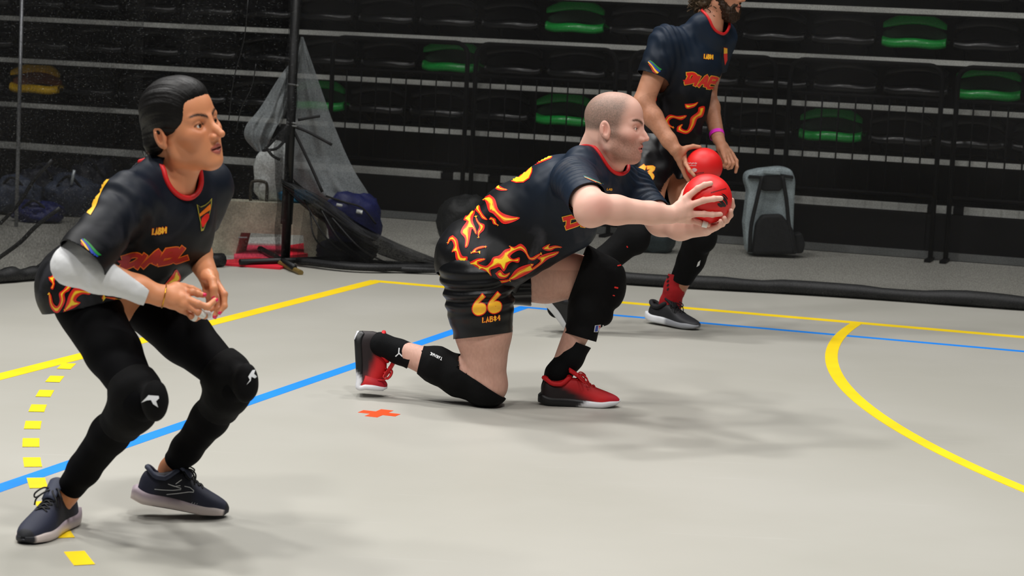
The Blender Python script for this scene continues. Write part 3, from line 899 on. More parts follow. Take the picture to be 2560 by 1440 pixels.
def nets(D, lo, h):
    """naive surface nets -> vertices, quads"""
    ins = D < 0
    n = np.array(D.shape)
    cnt = np.zeros(n - 1, dtype=np.int8)
    for c in range(8):
        o = [(c >> i) & 1 for i in range(3)]
        cnt += ins[o[0]:n[0] - 1 + o[0], o[1]:n[1] - 1 + o[1], o[2]:n[2] - 1 + o[2]]
    act = (cnt > 0) & (cnt < 8)
    idx = np.argwhere(act)
    if len(idx) == 0:
        return np.zeros((0, 3)), np.zeros((0, 4), int)
    imap = np.full(act.shape, -1, dtype=np.int32)
    imap[act] = np.arange(len(idx), dtype=np.int32)
    cv = np.stack([D[idx[:, 0] + ((c) & 1), idx[:, 1] + ((c >> 1) & 1), idx[:, 2] + ((c >> 2) & 1)] for c in range(8)], 1)
    acc = np.zeros((len(idx), 3)); w = np.zeros(len(idx))
    for a in range(8):
        for bit in range(3):
            b = a | (1 << bit)
            if b == a: continue
            va, vb = cv[:, a], cv[:, b]
            m = (va < 0) != (vb < 0)
            t = np.where(m, va / np.where(m, va - vb, 1), 0)
            p = np.array([(a) & 1, (a >> 1) & 1, (a >> 2) & 1], float)[None].repeat(len(idx), 0)
            p[:, bit] += t
            acc += p * m[:, None]; w += m
    V = (idx + acc / w[:, None]) * h + lo
    quads = []
    for ax in range(3):
        sl0 = [slice(None)] * 3; sl1 = [slice(None)] * 3
        sl0[ax] = slice(0, -1); sl1[ax] = slice(1, None)
        A = ins[tuple(sl0)]; B = ins[tuple(sl1)]
        ch = np.argwhere(A != B)
        u, v = (ax + 1) % 3, (ax + 2) % 3
        ok = (ch[:, u] > 0) & (ch[:, v] > 0) & (ch[:, u] < n[u] - 1) & (ch[:, v] < n[v] - 1)
        ch = ch[ok]
        fl_ = A[tuple(ch.T)]
        def cell(du, dv):
            c = ch.copy(); c[:, u] += du; c[:, v] += dv
            return imap[tuple(c.T)]
        q = np.stack([cell(-1, -1), cell(0, -1), cell(0, 0), cell(-1, 0)], 1)
        q[~fl_] = q[~fl_][:, ::-1]
        quads.append(q)
    return V, np.concatenate(quads)

def smooth_mesh(V, F, it=1, lam=0.5):
    for _ in range(it):
        acc = np.zeros_like(V); c = np.zeros(len(V))
        for i in range(F.shape[1]):
            a, b = F[:, i], F[:, (i + 1) % F.shape[1]]
            np.add.at(acc, a, V[b]); np.add.at(c, a, 1)
        V = V * (1 - lam) + lam * acc / np.maximum(c, 1)[:, None]
    return V
def normals(V, F):
    n = np.cross(V[F[:, 2]] - V[F[:, 0]], V[F[:, 3]] - V[F[:, 1]])
    N = np.zeros_like(V)
    for i in range(4):
        np.add.at(N, F[:, i], n)
    return N / (np.linalg.norm(N, axis=1)[:, None] + 1e-12)
def cut(V, F, p, n, near=None):
    """remove what lies on the +n side of the plane (only near a point if near=(centre, radius)); clean straight rim"""
    n = unit(n); p = np.asarray(p, float)
    d = (V - p) @ n
    if near is not None and len(near) == 3:      # only within a distance of a segment
        a, b, r = np.asarray(near[0], float), np.asarray(near[1], float), near[2]
        ba = b - a
        t = np.clip(((V - a) @ ba) / (ba @ ba), 0, 1)
        d = np.where(np.linalg.norm(V - a - t[:, None] * ba, axis=1) < r, d, -1.0)
    elif near is not None:
        d = np.where(np.linalg.norm(V - np.asarray(near[0]), axis=1) < near[1], d, -1.0)
    fd = d[F]
    keep = ~(fd > 0).all(1)
    strad = keep & (fd > 0).any(1)
    mv = np.unique(F[strad]); mv = mv[(d[mv] > 0) & (d[mv] < 0.012)]
    N_ = normals(V, F[strad])[mv] if len(mv) else np.zeros((0, 3))
    nt = n - N_ * (N_ @ n)[:, None]                 # slide along the surface to the plane
    c_ = np.maximum(nt @ n, 0.12)
    V = V.copy(); V[mv] -= nt * (d[mv] / c_)[:, None]
    F = F[keep]
    used = np.unique(F); re = np.full(len(V), -1); re[used] = np.arange(len(used))
    return V[used], re[F]
def neckline(V, F, p, ax, R, lo=-0.07, rad=0.25):
    """round opening: everything within R of the axis is removed, the edge follows the cloth; returns mesh and ordered edge"""
    ax = unit(ax); p = np.asarray(p, float)
    q = V - p; h_ = q @ ax; rv = q - h_[:, None] * ax; r = np.linalg.norm(rv, axis=1)
    d = np.where((h_ > lo) & (h_ < rad), R - r, -1.0)
    fd = d[F]; keep = ~(fd > 0).all(1); strad = keep & (fd > 0).any(1)
    mv = np.unique(F[strad]); mv = mv[d[mv] > 0]
    V = V.copy(); V[mv] += rv[mv] / (r[mv][:, None] + 1e-9) * d[mv][:, None]
    F = F[keep]
    used = np.unique(F); re = np.full(len(V), -1); re[used] = np.arange(len(used))
    V, F = V[used], re[F]
    e = np.concatenate([np.stack([F[:, i], F[:, (i + 1) % 4]], 1) for i in range(4)])
    key = np.sort(e, 1); _, inv, c = np.unique(key, axis=0, return_inverse=True, return_counts=True)
    vs = np.unique(e[c[inv.ravel()] == 1])
    q = V[vs] - p; hh = q @ ax; rv = q - hh[:, None] * ax
    vs = vs[(np.abs(np.linalg.norm(rv, axis=1) - R) < 0.003) & (hh > lo)]
    a = unit(np.cross(ax, (0.3, 0.2, 0.9))); b = np.cross(ax, a)
    q = V[vs] - p
    o = np.argsort(np.arctan2(q @ b, q @ a))
    pts = V[vs[o]]
    # even out the edge
    m = 48
    idx = np.linspace(0, len(pts), m, endpoint=False).astype(int)
    ring = pts[idx]
    for _ in range(4):
        ring = 0.5 * ring + 0.25 * np.roll(ring, 1, 0) + 0.25 * np.roll(ring, -1, 0)
    return V, F, list(ring) + [ring[0]]
def join(parts):
    Vs = []; Fs = []; o = 0
    for V, F in parts:
        Vs.append(V); Fs.append(F + o); o += len(V)
    return np.concatenate(Vs), np.concatenate(Fs)
def rim(V, F, p, n, tol, near=None):
    """ordered boundary loop lying on the plane (p, n)"""
    n = unit(n)
    e = np.concatenate([np.stack([F[:, i], F[:, (i + 1) % 4]], 1) for i in range(4)])
    key = np.sort(e, 1); _, inv, c = np.unique(key, axis=0, return_inverse=True, return_counts=True)
    be = e[c[inv.ravel()] == 1]
    vs = np.unique(be)
    vs = vs[np.abs((V[vs] - p) @ n) < tol]
    if near is not None: vs = vs[np.linalg.norm(V[vs] - near[0], axis=1) < near[1]]
    if len(vs) < 8: return vs
    ce = V[vs].mean(0)
    h = np.array((0, 0, 1.0)) if abs(n[2]) < 0.9 else np.array((1.0, 0, 0))
    a = unit(np.cross(n, h)); b = np.cross(n, a)
    q = V[vs] - ce
    t = np.arctan2(q @ b, q @ a)
    return vs[np.argsort(t)]
def weld(A, B, p, n, tol=0.004, near=0.11):
    """two surfaces cut by the same plane become one continuous surface: a strip of faces joins both rims"""
    ra = rim(A[0], A[1], p, n, tol, (p, near)); rb = rim(B[0], B[1], p, n, tol, (p, near))
    V, F = join([A, B])
    if len(ra) < 8 or len(rb) < 8:
        return V, F
    rb = rb + len(A[0])
    # zip by angle
    ce = V[ra].mean(0); n = unit(n)
    h = np.array((0, 0, 1.0)) if abs(n[2]) < 0.9 else np.array((1.0, 0, 0))
    a = unit(np.cross(n, h)); b = np.cross(n, a)
    ta = np.arctan2((V[ra] - ce) @ b, (V[ra] - ce) @ a); tb = np.arctan2((V[rb] - ce) @ b, (V[rb] - ce) @ a)
    ra = ra[np.argsort(ta)]; ta = np.sort(ta); rb = rb[np.argsort(tb)]; tb = np.sort(tb)
    i = j = 0; tris = []
    na, nb = len(ra), len(rb)
    while i < na or j < nb:
        va = ta[i + 1] if i + 1 < na else (ta[0] + 2 * math.pi if i < na else 99)
        vb = tb[j + 1] if j + 1 < nb else (tb[0] + 2 * math.pi if j < nb else 99)
        if i < na and (va <= vb or j >= nb):
            tris.append((ra[i % na], ra[(i + 1) % na], rb[j % nb], rb[j % nb])); i += 1
        else:
            tris.append((ra[i % na], rb[(j + 1) % nb], rb[j % nb], rb[j % nb])); j += 1
    tr = np.array([[t[0], t[1], t[2], t[2]] for t in tris])
    nn_ = np.cross(V[tr[:, 1]] - V[tr[:, 0]], V[tr[:, 2]] - V[tr[:, 0]])
    inw = (nn_ * (V[tr[:, 0]] - ce)).sum(1) < 0
    tr[inw] = tr[inw][:, [1, 0, 2, 3]]
    F = np.concatenate([F, tr])
    return V, F
def quads_to_faces(F):
    """degenerate quads back to triangles"""
    d = F[:, 2] == F[:, 3]
    return [tuple(int(x) for x in f) for f in F[~d]] + [tuple(int(x) for x in f[:3]) for f in F[d] if len({int(x) for x in f[:3]}) == 3]
def cloth(name, V, F, m, parent, thick=0.003, **kw):
    o = mesh(name, V, F if isinstance(F, list) else np.asarray(F), m, parent, True, **kw)
    s = o.modifiers.new('solid', 'SOLIDIFY'); s.thickness = thick; s.offset = -1
    return o

# ------------------------------------------------------------------ head
class Head:
    """head frame: origin between the ears, x forward, y left, z up; size 1 = 0.235 m crown to chin"""
    def __init__(s, c, fwd, up, size=1.0, female=False, nose=1.0, jaw=1.0, mouth_open=0.0):
        s.c = np.asarray(c, float); s.R = frame(fwd, up); s.k = size; s.female = female; s.nose = nose; s.jaw = jaw; s.mo = mouth_open
    def w(s, x, y, z):
        return s.c + s.R @ (np.array((x, y, z)) * s.k)
    def local(s, V):
        return (V - s.c) @ s.R / s.k
    def add(s, B):
        k = s.k; w = s.w
        E = lambda c, r, kk=0.02, sub=False, R=None: B.ell(w(*c), np.array(r) * k, s.R if R is None else s.R @ R, kk * k, sub)
        Cn = lambda a, b, r1, r2, kk=0.01, sub=False: B.cone(w(*a), w(*b), r1 * k, r2 * k, kk * k, None, sub)
        f = s.female
        E((-0.014, 0, 0.034), (0.098, 0.076, 0.086))
        E((0.030, 0, 0.040), (0.060, 0.064, 0.066), 0.03)
        E((0.034, 0, -0.022), (0.054, 0.058, 0.062), 0.03)
        j = s.jaw
        for sg in (-1, 1):
            Cn((0.000, sg * 0.056 * j, -0.030), (0.008, sg * 0.052 * j, -0.066), 0.018, 0.016, 0.03)
            Cn((0.008, sg * 0.052 * j, -0.068), (0.070, sg * 0.014, -0.101), 0.016, 0.016, 0.03)
            E((0.056, sg * 0.044, -0.020), (0.026, 0.022, 0.020), 0.025)
            Cn((0.060, sg * 0.030, -0.030), (0.066, sg * 0.022, -0.070), 0.020, 0.018, 0.03)
        E((0.050, 0, -0.085), (0.036, 0.034, 0.026), 0.025)
        E((0.077, 0, -0.100), (0.018, 0.020, 0.016), 0.02)
        E((0.070, 0, -0.058), (0.027, 0.030, 0.028), 0.02)
        # brow
        for sg in (-1, 1):
            Cn((0.088, sg * 0.010, 0.017 if not f else 0.014), (0.073, sg * 0.046, 0.019), 0.0085 if not f else 0.006, 0.007, 0.018)
        # eye sockets
        for sg in (-1, 1):
            E((0.093, sg * 0.032, 0.001), (0.019, 0.0195, 0.0125), 0.012, True)
        # nose
        n = s.nose
        Cn((0.086, 0, 0.012), (0.098 + 0.008 * n, 0, -0.020), 0.0075, 0.0085, 0.012)
        Cn((0.096 + 0.008 * n, 0, -0.018), (0.104 + 0.011 * n, 0, -0.0315), 0.0085, 0.0095, 0.008)
        Cn((0.084, 0, -0.004), (0.090, 0, -0.034), 0.011, 0.014, 0.014)
        for sg in (-1, 1):
            E((0.097 + 0.004 * n, sg * 0.0125, -0.0365), (0.0115, 0.0065, 0.0075), 0.006)
        E((0.106 + 0.007 * n, 0.0055, -0.0435), (0.006, 0.0032, 0.004), 0.003, True)
        E((0.106 + 0.007 * n, -0.0055, -0.0435), (0.006, 0.0032, 0.004), 0.003, True)
        # eyelids over the eyeballs
        for sg in (-1, 1):
            B.ball(w(0.0735, sg * 0.032, 0.001), 0.0148 * k, 0.006 * k)
            E((0.0905, sg * 0.0325, -0.0005), (0.012, 0.0122, 0.0050), 0.0018, True)
        # lips
        mo = s.mo
        lw = 0.0225
        for sg in (-1, 1):
            Cn((0.0985, sg * 0.004, -0.0600), (0.0880, sg * lw, -0.0655 - mo * 0.3), 0.0058, 0.0032, 0.006)
            Cn((0.0955, 0, -0.0715 - mo), (0.0865, sg * lw, -0.0665 - mo * 0.4), 0.0066, 0.0034, 0.006)
            Cn((0.1020, 0, -0.0658 - mo * 0.5), (0.0925, sg * lw * 0.95, -0.0662 - mo * 0.35), 0.0016 + mo * 0.62, 0.0012, 0.0015, True)
        # ears
        for sg in (-1, 1):
            a = 0.22
            Rz = np.array([[math.cos(a * sg), -math.sin(a * sg), 0], [math.sin(a * sg), math.cos(a * sg), 0], [0, 0, 1]])
            tl = 0.18
            Ry = np.array([[math.cos(tl), 0, -math.sin(tl)], [0, 1, 0], [math.sin(tl), 0, math.cos(tl)]])
            Re = Rz @ Ry
            ce = (-0.008, sg * 0.0785, -0.010)
            E((ce[0] - 0.004, ce[1] + sg * 0.004, ce[2]), (0.021, 0.0085, 0.032), 0.006, False, Re)
            E((ce[0] - 0.001, ce[1] + sg * 0.0135, ce[2] + 0.003), (0.0135, 0.008, 0.0215), 0.004, True, Re)
            E((ce[0] + 0.006, ce[1] + sg * 0.006, ce[2] - 0.024), (0.0085, 0.0055, 0.0095), 0.004)
            Cn((ce[0] - 0.010, ce[1] + sg * 0.009, ce[2] + 0.012), (ce[0] - 0.009, ce[1] + sg * 0.009, ce[2] - 0.012), 0.0032, 0.0030, 0.003)
            Cn((ce[0] + 0.013, ce[1] + sg * 0.003, ce[2] - 0.002), (ce[0] + 0.012, ce[1] + sg * 0.004, ce[2] - 0.010), 0.0040, 0.0035, 0.004)
        return s
    def bounds(s, m=0.02):
        return s.c - (0.15 * s.k + m), s.c + (0.15 * s.k + m)
    def eyes(s, parent, gaze, iris=(70, 45, 28)):
        """two eyeballs: white, iris, pupil, clear bulge"""
        mw = mat('eye_white', (226, 220, 212), 0.25, coat=0.4)
        mi = mat('eye_iris_%d' % iris[0], iris, 0.25, coat=0.5)
        mp = mat('eye_pupil', (6, 5, 5), 0.15, coat=0.5)
        g = s.R @ unit(gaze)
        for sg in (-1, 1):
            c = s.w(0.0738, sg * 0.032, 0.0008)
            bm = bmesh.new(); bmesh.ops.create_uvsphere(bm, u_segments=20, v_segments=14, radius=0.0134 * s.k)
            rot = Vector((0, 0, 1)).rotation_difference(Vector(g)).to_matrix()
            bmesh.ops.transform(bm, matrix=rot.to_4x4(), verts=bm.verts)
            me = bpy.data.meshes.new('eye')
            for f in bm.faces:
                q = f.calc_center_median().normalized().dot(Vector(g))
                f.material_index = 2 if q > 0.955 else (1 if q > 0.80 else 0)
                f.smooth = True
            for v in bm.verts: v.co += Vector(c)
            bm.to_mesh(me); bm.free()
            for mm in (mw, mi, mp): me.materials.append(mm)
            link('eye', me, parent)

def skin_tint(V, base, red=None, red_amt=0.0, seed=1):
    t = np.tile(np.array(lin(base)[:3]), (len(V), 1))
    n = vnoise(V * 38, seed) * 0.05 + vnoise(V * 11, seed + 2) * 0.06
    t = t * (1 + n[:, None] * np.array((0.6, 1.0, 1.1)))
    return np.clip(t, 0, 1)
def blend(t, col, w):
    w = np.clip(w, 0, 1)[:, None]
    return t * (1 - w) + np.array(lin(col)[:3]) * w
def sstep(a, b, x):
    t = np.clip((x - a) / (b - a), 0, 1)
    return t * t * (3 - 2 * t)

def face_tint(h, V, t, lips, brow, brow_w=1.0, cheeks=None):
    """lips, brows, lash line, cheeks painted on the head region"""
    L = h.local(V)
    x, y, z = L.T
    f = h.female
    face = x > 0.03
    # lips
    mo = h.mo
    ly = np.abs(y) / 0.0235
    lip_t = -0.0545 - 0.010 * ly ** 1.5; lip_b = -0.0790 - mo + 0.013 * ly ** 2 + mo * 0.5 * ly
    w = sstep(-0.0015, 0.0015, lip_t - z) * sstep(-0.0015, 0.0015, z - lip_b) * (ly < 1.0) * (x > 0.08)
    t = blend(t, lips, w * 0.8)
    inner = np.exp(-((z + 0.0660 + mo * 0.45) / (0.0020 + mo * 0.3)) ** 2) * (ly < 0.92) * (x > 0.075) * (x < 0.0975)
    t = blend(t, (60, 24, 22), inner * 0.75 if mo > 0 else inner * 0.5)
    # brows
    by = np.abs(y)
    bz_ = 0.0215 + 0.012 * np.sin(np.clip((by - 0.008) / 0.05, 0, 1) * math.pi * 0.75) - 0.004
    thick = (0.0050 if not f else 0.0042) * (1 - 0.55 * np.clip((by - 0.012) / 0.045, 0, 1)) * brow_w
    w = np.exp(-((z - bz_) / thick) ** 2) * sstep(0.006, 0.012, by) * (1 - sstep(0.050, 0.060, by)) * (x > 0.045)
    w *= 0.75 + 0.25 * vnoise(np.c_[L[:, 1] * 900, L[:, 2] * 300, L[:, 0] * 100], 5)
    t = blend(t, brow, w * 1.5)
    # dark lash line along the upper lid
    for sg in (-1, 1):
        ez = z - 0.001; ey = y - sg * 0.0325
        r = np.sqrt((ey / 0.0138) ** 2 + (ez / 0.0062) ** 2)
        w = np.exp(-((r - 1.0) / 0.16) ** 2) * (ez > -0.0015) * (x > 0.06)
        t = blend(t, (30, 18, 14), w * (1.1 if f else 0.7))
    if cheeks is not None:
        for sg in (-1, 1):
            w = np.exp(-(((x - 0.065) / 0.03) ** 2 + ((y - sg * 0.045) / 0.022) ** 2 + ((z + 0.025) / 0.022) ** 2))
            t = blend(t, cheeks, w * 0.30)
        w = np.exp(-(((x - 0.108) / 0.014) ** 2 + (y / 0.014) ** 2 + ((z + 0.033) / 0.014) ** 2))
        t = blend(t, cheeks, w * 0.35)
        w = np.exp(-(((np.abs(y) - 0.083) / 0.010) ** 2 + ((x + 0.008) / 0.026) ** 2 + ((z + 0.01) / 0.034) ** 2)) * (np.abs(y) > 0.076)
        t = blend(t, cheeks, w * 0.4)
    return t

# ------------------------------------------------------------------ hands given by joint positions
def hand(B, wrist, knuckles, fingers, thumb, back, palm_t=0.013, r0=0.0095, k=0.008, wr=0.026):
    """wrist point, 4 knuckle points (index..little), fingers: list of joint lists beyond the knuckle, thumb joint list from the palm, back = normal of the hand's back"""
    wrist = np.asarray(wrist, float); back = unit(back)
    kn = [np.asarray(q, float) for q in knuckles]
    for i, q in enumerate(kn):
        B.cone(wrist + (q - wrist) * 0.12, q, palm_t * 1.25, r0 * 1.18, 0.014, (back, 0.86))
    for i in range(3):
        m0 = wrist + (kn[i] - wrist) * 0.45; m1 = wrist + (kn[i + 1] - wrist) * 0.45
        B.cone(m0, m1, palm_t * 1.05, palm_t * 1.05, 0.012)
        B.cone(wrist + (kn[i] - wrist) * 0.82, wrist + (kn[i + 1] - wrist) * 0.82, r0 * 1.1, r0 * 1.1, 0.008)
    sc = (1.0, 1.03, 0.97, 0.86)
    for i, js in enumerate(fingers):
        pts = [kn[i]] + [np.asarray(q, float) for q in js]
        rr = [r0 * sc[i] * f for f in (1.08, 0.98, 0.90, 0.80)]
        for a in range(len(pts) - 1):
            B.cone(pts[a], pts[a + 1], rr[a], rr[a + 1], 0.0035)
            if a: B.ball(pts[a], rr[a] * 1.05, 0.003)
    th = [np.asarray(q, float) for q in thumb]
    rr = [r0 * f for f in (1.75, 1.28, 1.12, 0.98)]
    for a in range(len(th) - 1):
        B.cone(th[a], th[a + 1], rr[a], rr[a + 1], 0.010 if a == 0 else 0.004)
    B.cone(wrist, th[0], wr * 0.62, rr[0], 0.018)
    return B
def nail(parent, tip, prev, out, r, m, name='fingernail'):
    """small curved plate on the last joint of a finger"""
    d = unit(np.asarray(tip, float) - prev); o = unit(np.asarray(out, float) - d * (np.asarray(out) @ d)); s = np.cross(d, o)
    g = np.zeros((5, 5, 3))
    for i in range(5):
        for j in range(5):
            u = (i - 2) / 2; v = (j - 2) / 2
            g[i, j] = tip + d * (u * r * 0.62 + r * 0.18) + s * (math.sin(v * 0.95) * r * 0.86) + o * (math.cos(v * 0.95) * r * 1.02 - 0.12 * r * max(u, 0) ** 2)
    return sheet(name, g, m, parent, 0.0006)

# ------------------------------------------------------------------ decals: prints lying on cloth
def bvh_of(V, F):
    tri = np.concatenate([F[:, [0, 1, 2]], F[:, [0, 2, 3]]])
    return BVHTree.FromPolygons([Vector(v) for v in V.tolist()], [tuple(int(i) for i in t) for t in tri])
def decal(name, polys, bvh, m, parent, off=0.0010, step=7.0, maxd=0.05):
    """closed pixel-frame outlines of a print, laid on the cloth surface that carries it"""
    AV = []; AF = []
    for poly in polys:
        poly = [np.asarray(p, float) for p in poly]
        # resample the outline
        pts = []
        n = len(poly)
        for i in range(n):
            a, b = poly[i], poly[(i + 1) % n]
            k = max(1, int(np.linalg.norm(b - a) / step))
            for j in range(k): pts.append(a + (b - a) * j / k)
        nb = len(pts)
        arr = np.array(pts); lo = arr.min(0); hi = arr.max(0)
        for gx in np.arange(lo[0] + step / 2, hi[0], step):
            for gy in np.arange(lo[1] + step / 2, hi[1], step):
                # inside test
                c = False
                j = nb - 1
                for i in range(nb):
                    if (arr[i, 1] > gy) != (arr[j, 1] > gy) and gx < (arr[j, 0] - arr[i, 0]) * (gy - arr[i, 1]) / (arr[j, 1] - arr[i, 1]) + arr[i, 0]:
                        c = not c
                    j = i
                if c and np.min(((arr - (gx, gy)) ** 2).sum(1)) > (step * 0.45) ** 2:
                    pts.append(np.array((gx, gy)))
        ed = [(i, (i + 1) % nb) for i in range(nb)]
        try:
            r = delaunay_2d_cdt([Vector((float(p[0]), float(p[1]))) for p in pts], ed, [list(range(nb))], 1, 1e-4)
        except Exception:
            continue
        vs, fs = r[0], r[2]
        ok = {}
        for i, v in enumerate(vs):
            d = ray(v[0], v[1]); d = Vector(d).normalized()
            hit = bvh.ray_cast(Vector(CAM), d)
            if hit[0] is None: continue
            nn = hit[1]
            if nn.dot(d) > 0: nn = -nn
            ok[i] = (len(AV), hit[3]); AV.append(tuple(hit[0] + nn * off - d * off * 0.5))
        for f in fs:
            if all(i in ok for i in f):
                ds = [ok[i][1] for i in f]
                if max(ds) - min(ds) < maxd:
                    AF.append(tuple(ok[i][0] for i in f))
    if not AF: return None
    # a print broken by a fold becomes separate pieces
    par = list(range(len(AV)))
    def find(i):
        while par[i] != i:
            par[i] = par[par[i]]; i = par[i]
        return i
    for f in AF:
        for j in f[1:]: par[find(f[0])] = find(j)
    comp = {}
    for f in AF: comp.setdefault(find(f[0]), []).append(f)
    comp = [c for c in comp.values() if len(c) > 2 or len(AF) < 6]
    if not comp: return None
    if len(comp) > 6: comp = [[f for c in comp for f in c]]
    o = None
    for c in comp:
        us = sorted({i for f in c for i in f}); re = {i: k for k, i in enumerate(us)}
        o = mesh(name, [AV[i] for i in us], [tuple(re[i] for i in f) for f in c], m, parent, True)
    return o
def ribbon(pts, w, taper=(1, 1)):
    """polyline -> closed outline of given width (pixels)"""
    pts = [np.asarray(p, float) for p in pts]
    L = []; R = []
    for i, p in enumerate(pts):
        d = pts[min(i + 1, len(pts) - 1)] - pts[max(0, i - 1)]
        d = d / (np.linalg.norm(d) + 1e-9); nn = np.array((-d[1], d[0]))
        t = i / (len(pts) - 1)
        ww = w * (taper[0] * (1 - t) + taper[1] * t) / 2
        L.append(p + nn * ww); R.append(p - nn * ww)
    return L + R[::-1]
def sp2(pts, n=5):
    return spline([np.asarray(p, float) for p in pts], n)
# ------------------------------------------------------------------ shoes
XS = np.array([0, .02, .06, .12, .20, .30, .40, .50, .60, .70, .80, .88, .94, .98, 1.0])
WS = np.array([.030, .068, .098, .117, .122, .116, .114, .126, .145, .158, .154, .134, .104, .066, .018])
TS = np.array([.19, .255, .285, .285, .270, .305, .335, .300, .255, .215, .182, .155, .132, .105, .070])
def shoe(parent, O, fwd, up, L, side, m_up, m_sole, m_out, m_lace, m_collar, bend=0.0, sole_h=0.095, heel_flare=0.03, tint_up=None, tint_sole=None, toe_spring=0.03, name='shoe', label=None, tongue=True, bow=1.0, bend_x=0.70, collar_r=0.035, high=1.0, collar_x=0.0):
    """O = point under the heel on the ground side of the sole; side=+1 left foot, -1 right foot"""
    R = frame(fwd, up); O = np.asarray(O, float)
    root = empty(name, O); root.parent = parent
    root.location = tuple(O - np.array(parent.location))
    if label: root['label'] = label
    def tf(p):
        p = np.atleast_2d(np.asarray(p, float)).copy() * L
        p[:, 1] += side * -0.030 * L * np.sin(np.clip(p[:, 0] / L, 0, 1) * math.pi) * 0.6   # inward curve of the last
        if bend:
            xb = bend_x * L; w = 0.10 * L
            ang = bend * sstep(xb - w, xb + w, p[:, 0])
            dx = p[:, 0] - xb
            zz = p[:, 2]
            near = sstep(xb - w, xb + w, p[:, 0])
            nx = xb + np.where(near > 0, dx * np.cos(ang) - zz * np.sin(ang), dx)
            nz = np.where(near > 0, dx * np.sin(ang) + zz * np.cos(ang), zz)
            p[:, 0], p[:, 2] = nx, nz
        return O + p @ R.T
    n = 56
    xs = np.linspace(0, 1, n) ; xs = 0.5 - 0.5 * np.cos(xs * math.pi)
    ws = np.interp(xs, XS, WS); ws = np.convolve(np.pad(ws, 2, 'edge'), np.ones(5) / 5, 'valid')
    ts = np.interp(xs, XS, TS) * high; ts = np.convolve(np.pad(ts, 2, 'edge'), np.ones(5) / 5, 'valid')
    zb = toe_spring * sstep(0.72, 1.0, xs) + 0.034 * (1 - sstep(0, 0.10, xs))
    zt = sole_h * (1.12 - 0.28 * sstep(0.3, 0.8, xs) - 0.26 * sstep(0.82, 1.0, xs)) + 0.7 * zb
    zt = zt + 0.02 * (1 - sstep(0.0, 0.16, xs)) - 0.030 * (1 - sstep(0.0, 0.035, xs))
    zb = zb + 0.030 * sstep(0.945, 1.0, xs)
    zt = np.maximum(zt, zb + 0.02)
    def loft(prof):
        k = len(prof[0]); V = np.concatenate(prof)
        ii = np.arange(n * k).reshape(n, k); jj = np.roll(ii, -1, 1)
        F = np.stack([ii[:-1], jj[:-1], jj[1:], ii[1:]], -1).reshape(-1, 4)
        return V, F, ii
    # sole: rounded slab
    prof = []
    for x, w, b, t in zip(xs, ws, zb, zt):
        ww = w * 1.06 + heel_flare * (1 - sstep(0.0, 0.22, x)) * 0.4 + 0.004
        h = t - b
        q = [(-0.80, 0), (-0.95, .12), (-1.0, .38), (-0.985, .70), (-0.93, 1.0), (0.93, 1.0), (0.985, .70), (1.0, .38), (0.95, .12), (0.80, 0)]
        xo = x - heel_flare * (1 - sstep(0, 0.12, x)) * 0.9
        prof.append(np.array([(xo, a * ww, b + c * h) for a, c in q]))
    V, F, ii = loft(prof)
    cap = [tuple(ii[0]), tuple(ii[-1][::-1])]
    Fs = [tuple(int(i) for i in f[::-1]) for f in F] + [tuple(int(i) for i in c[::-1]) for c in cap]
    tl = None
    if tint_sole is not None: tl = tint_sole(V)
    sole = mesh('sole', tf(V), Fs, m_sole, root, True, tint=tl)
    # outsole: thin rubber under it
    prof = []
    for x, w, b in zip(xs, ws, zb):
        ww = w * 1.0
        q = [(-0.86, -.006), (-1.0, .010), (-1.0, .024), (1.0, .024), (1.0, .010), (0.86, -.006)]
        prof.append(np.array([(x - 0.004, a * ww, max(b + c, 0.0)) for a, c in q]))
    V, F, ii = loft(prof)
    Fs = [tuple(int(i) for i in f[::-1]) for f in F] + [tuple(int(i) for i in ii[0][::-1]), tuple(int(i) for i in ii[-1])]
    mesh('outsole', tf(V), Fs, m_out, root, True)
    # upper
    prof = []
    kk = 17
    for x, w, t, z0 in zip(xs, ws, ts, zt):
        pts = []
        z0 = z0 - 0.015
        px = 0.62 if x < 0.4 else 0.62 + 0.25 * sstep(0.4, 0.75, x)
        wtop = 1.0 - 0.20 * (1 - sstep(0.35, 0.6, x))
        for a in np.linspace(0, math.pi, kk):
            ca, sa = math.cos(a), math.sin(a)
            zz = sa ** 0.85
            pts.append((x - 0.010 * zz * (1 - sstep(0, 0.15, x)) * -1, np.sign(ca) * abs(ca) ** px * w * (1 - (1 - wtop) * zz), z0 + (t - z0) * zz))
        prof.append(np.array(pts))
    V = np.concatenate(prof)
    ii = np.arange(n * kk).reshape(n, kk)
    F = np.stack([ii[:-1, :-1], ii[:-1, 1:], ii[1:, 1:], ii[1:, :-1]], -1).reshape(-1, 4)
    Fs = [tuple(int(i) for i in f) for f in F] + [tuple(int(i) for i in ii[0][::-1]), tuple(int(i) for i in ii[-1])]
    # creases where the shoe flexes
    VV = V.copy()
    cr = np.exp(-((V[:, 0] - 0.66) / 0.07) ** 2) * 0.006 * np.sin(V[:, 0] * 120)
    VV[:, 2] += cr * (V[:, 2] > 0.1)
    tl = tint_up(V) if tint_up is not None else None
    upper = mesh('upper', tf(VV), Fs, m_up, root, True, tint=tl)
    ubv = None
    # padded collar
    ring = []
    for a in np.linspace(0, 2 * math.pi, 25)[:-1]:
        ca, sa = math.cos(a), math.sin(a)
        x = 0.195 + collar_x - ca * 0.165; z = (0.255 + 0.055 * sstep(0.3, 1.0, ca) + 0.075 * sstep(0.2, 1.0, -ca)) * high
        ring.append((x, sa * 0.098, z))
    ring.append(ring[0])
    cp = [tf(p)[0] for p in ring]
    MB().tube(cp, collar_r * L, 8, caps=False).build('collar', m_collar, root, True)
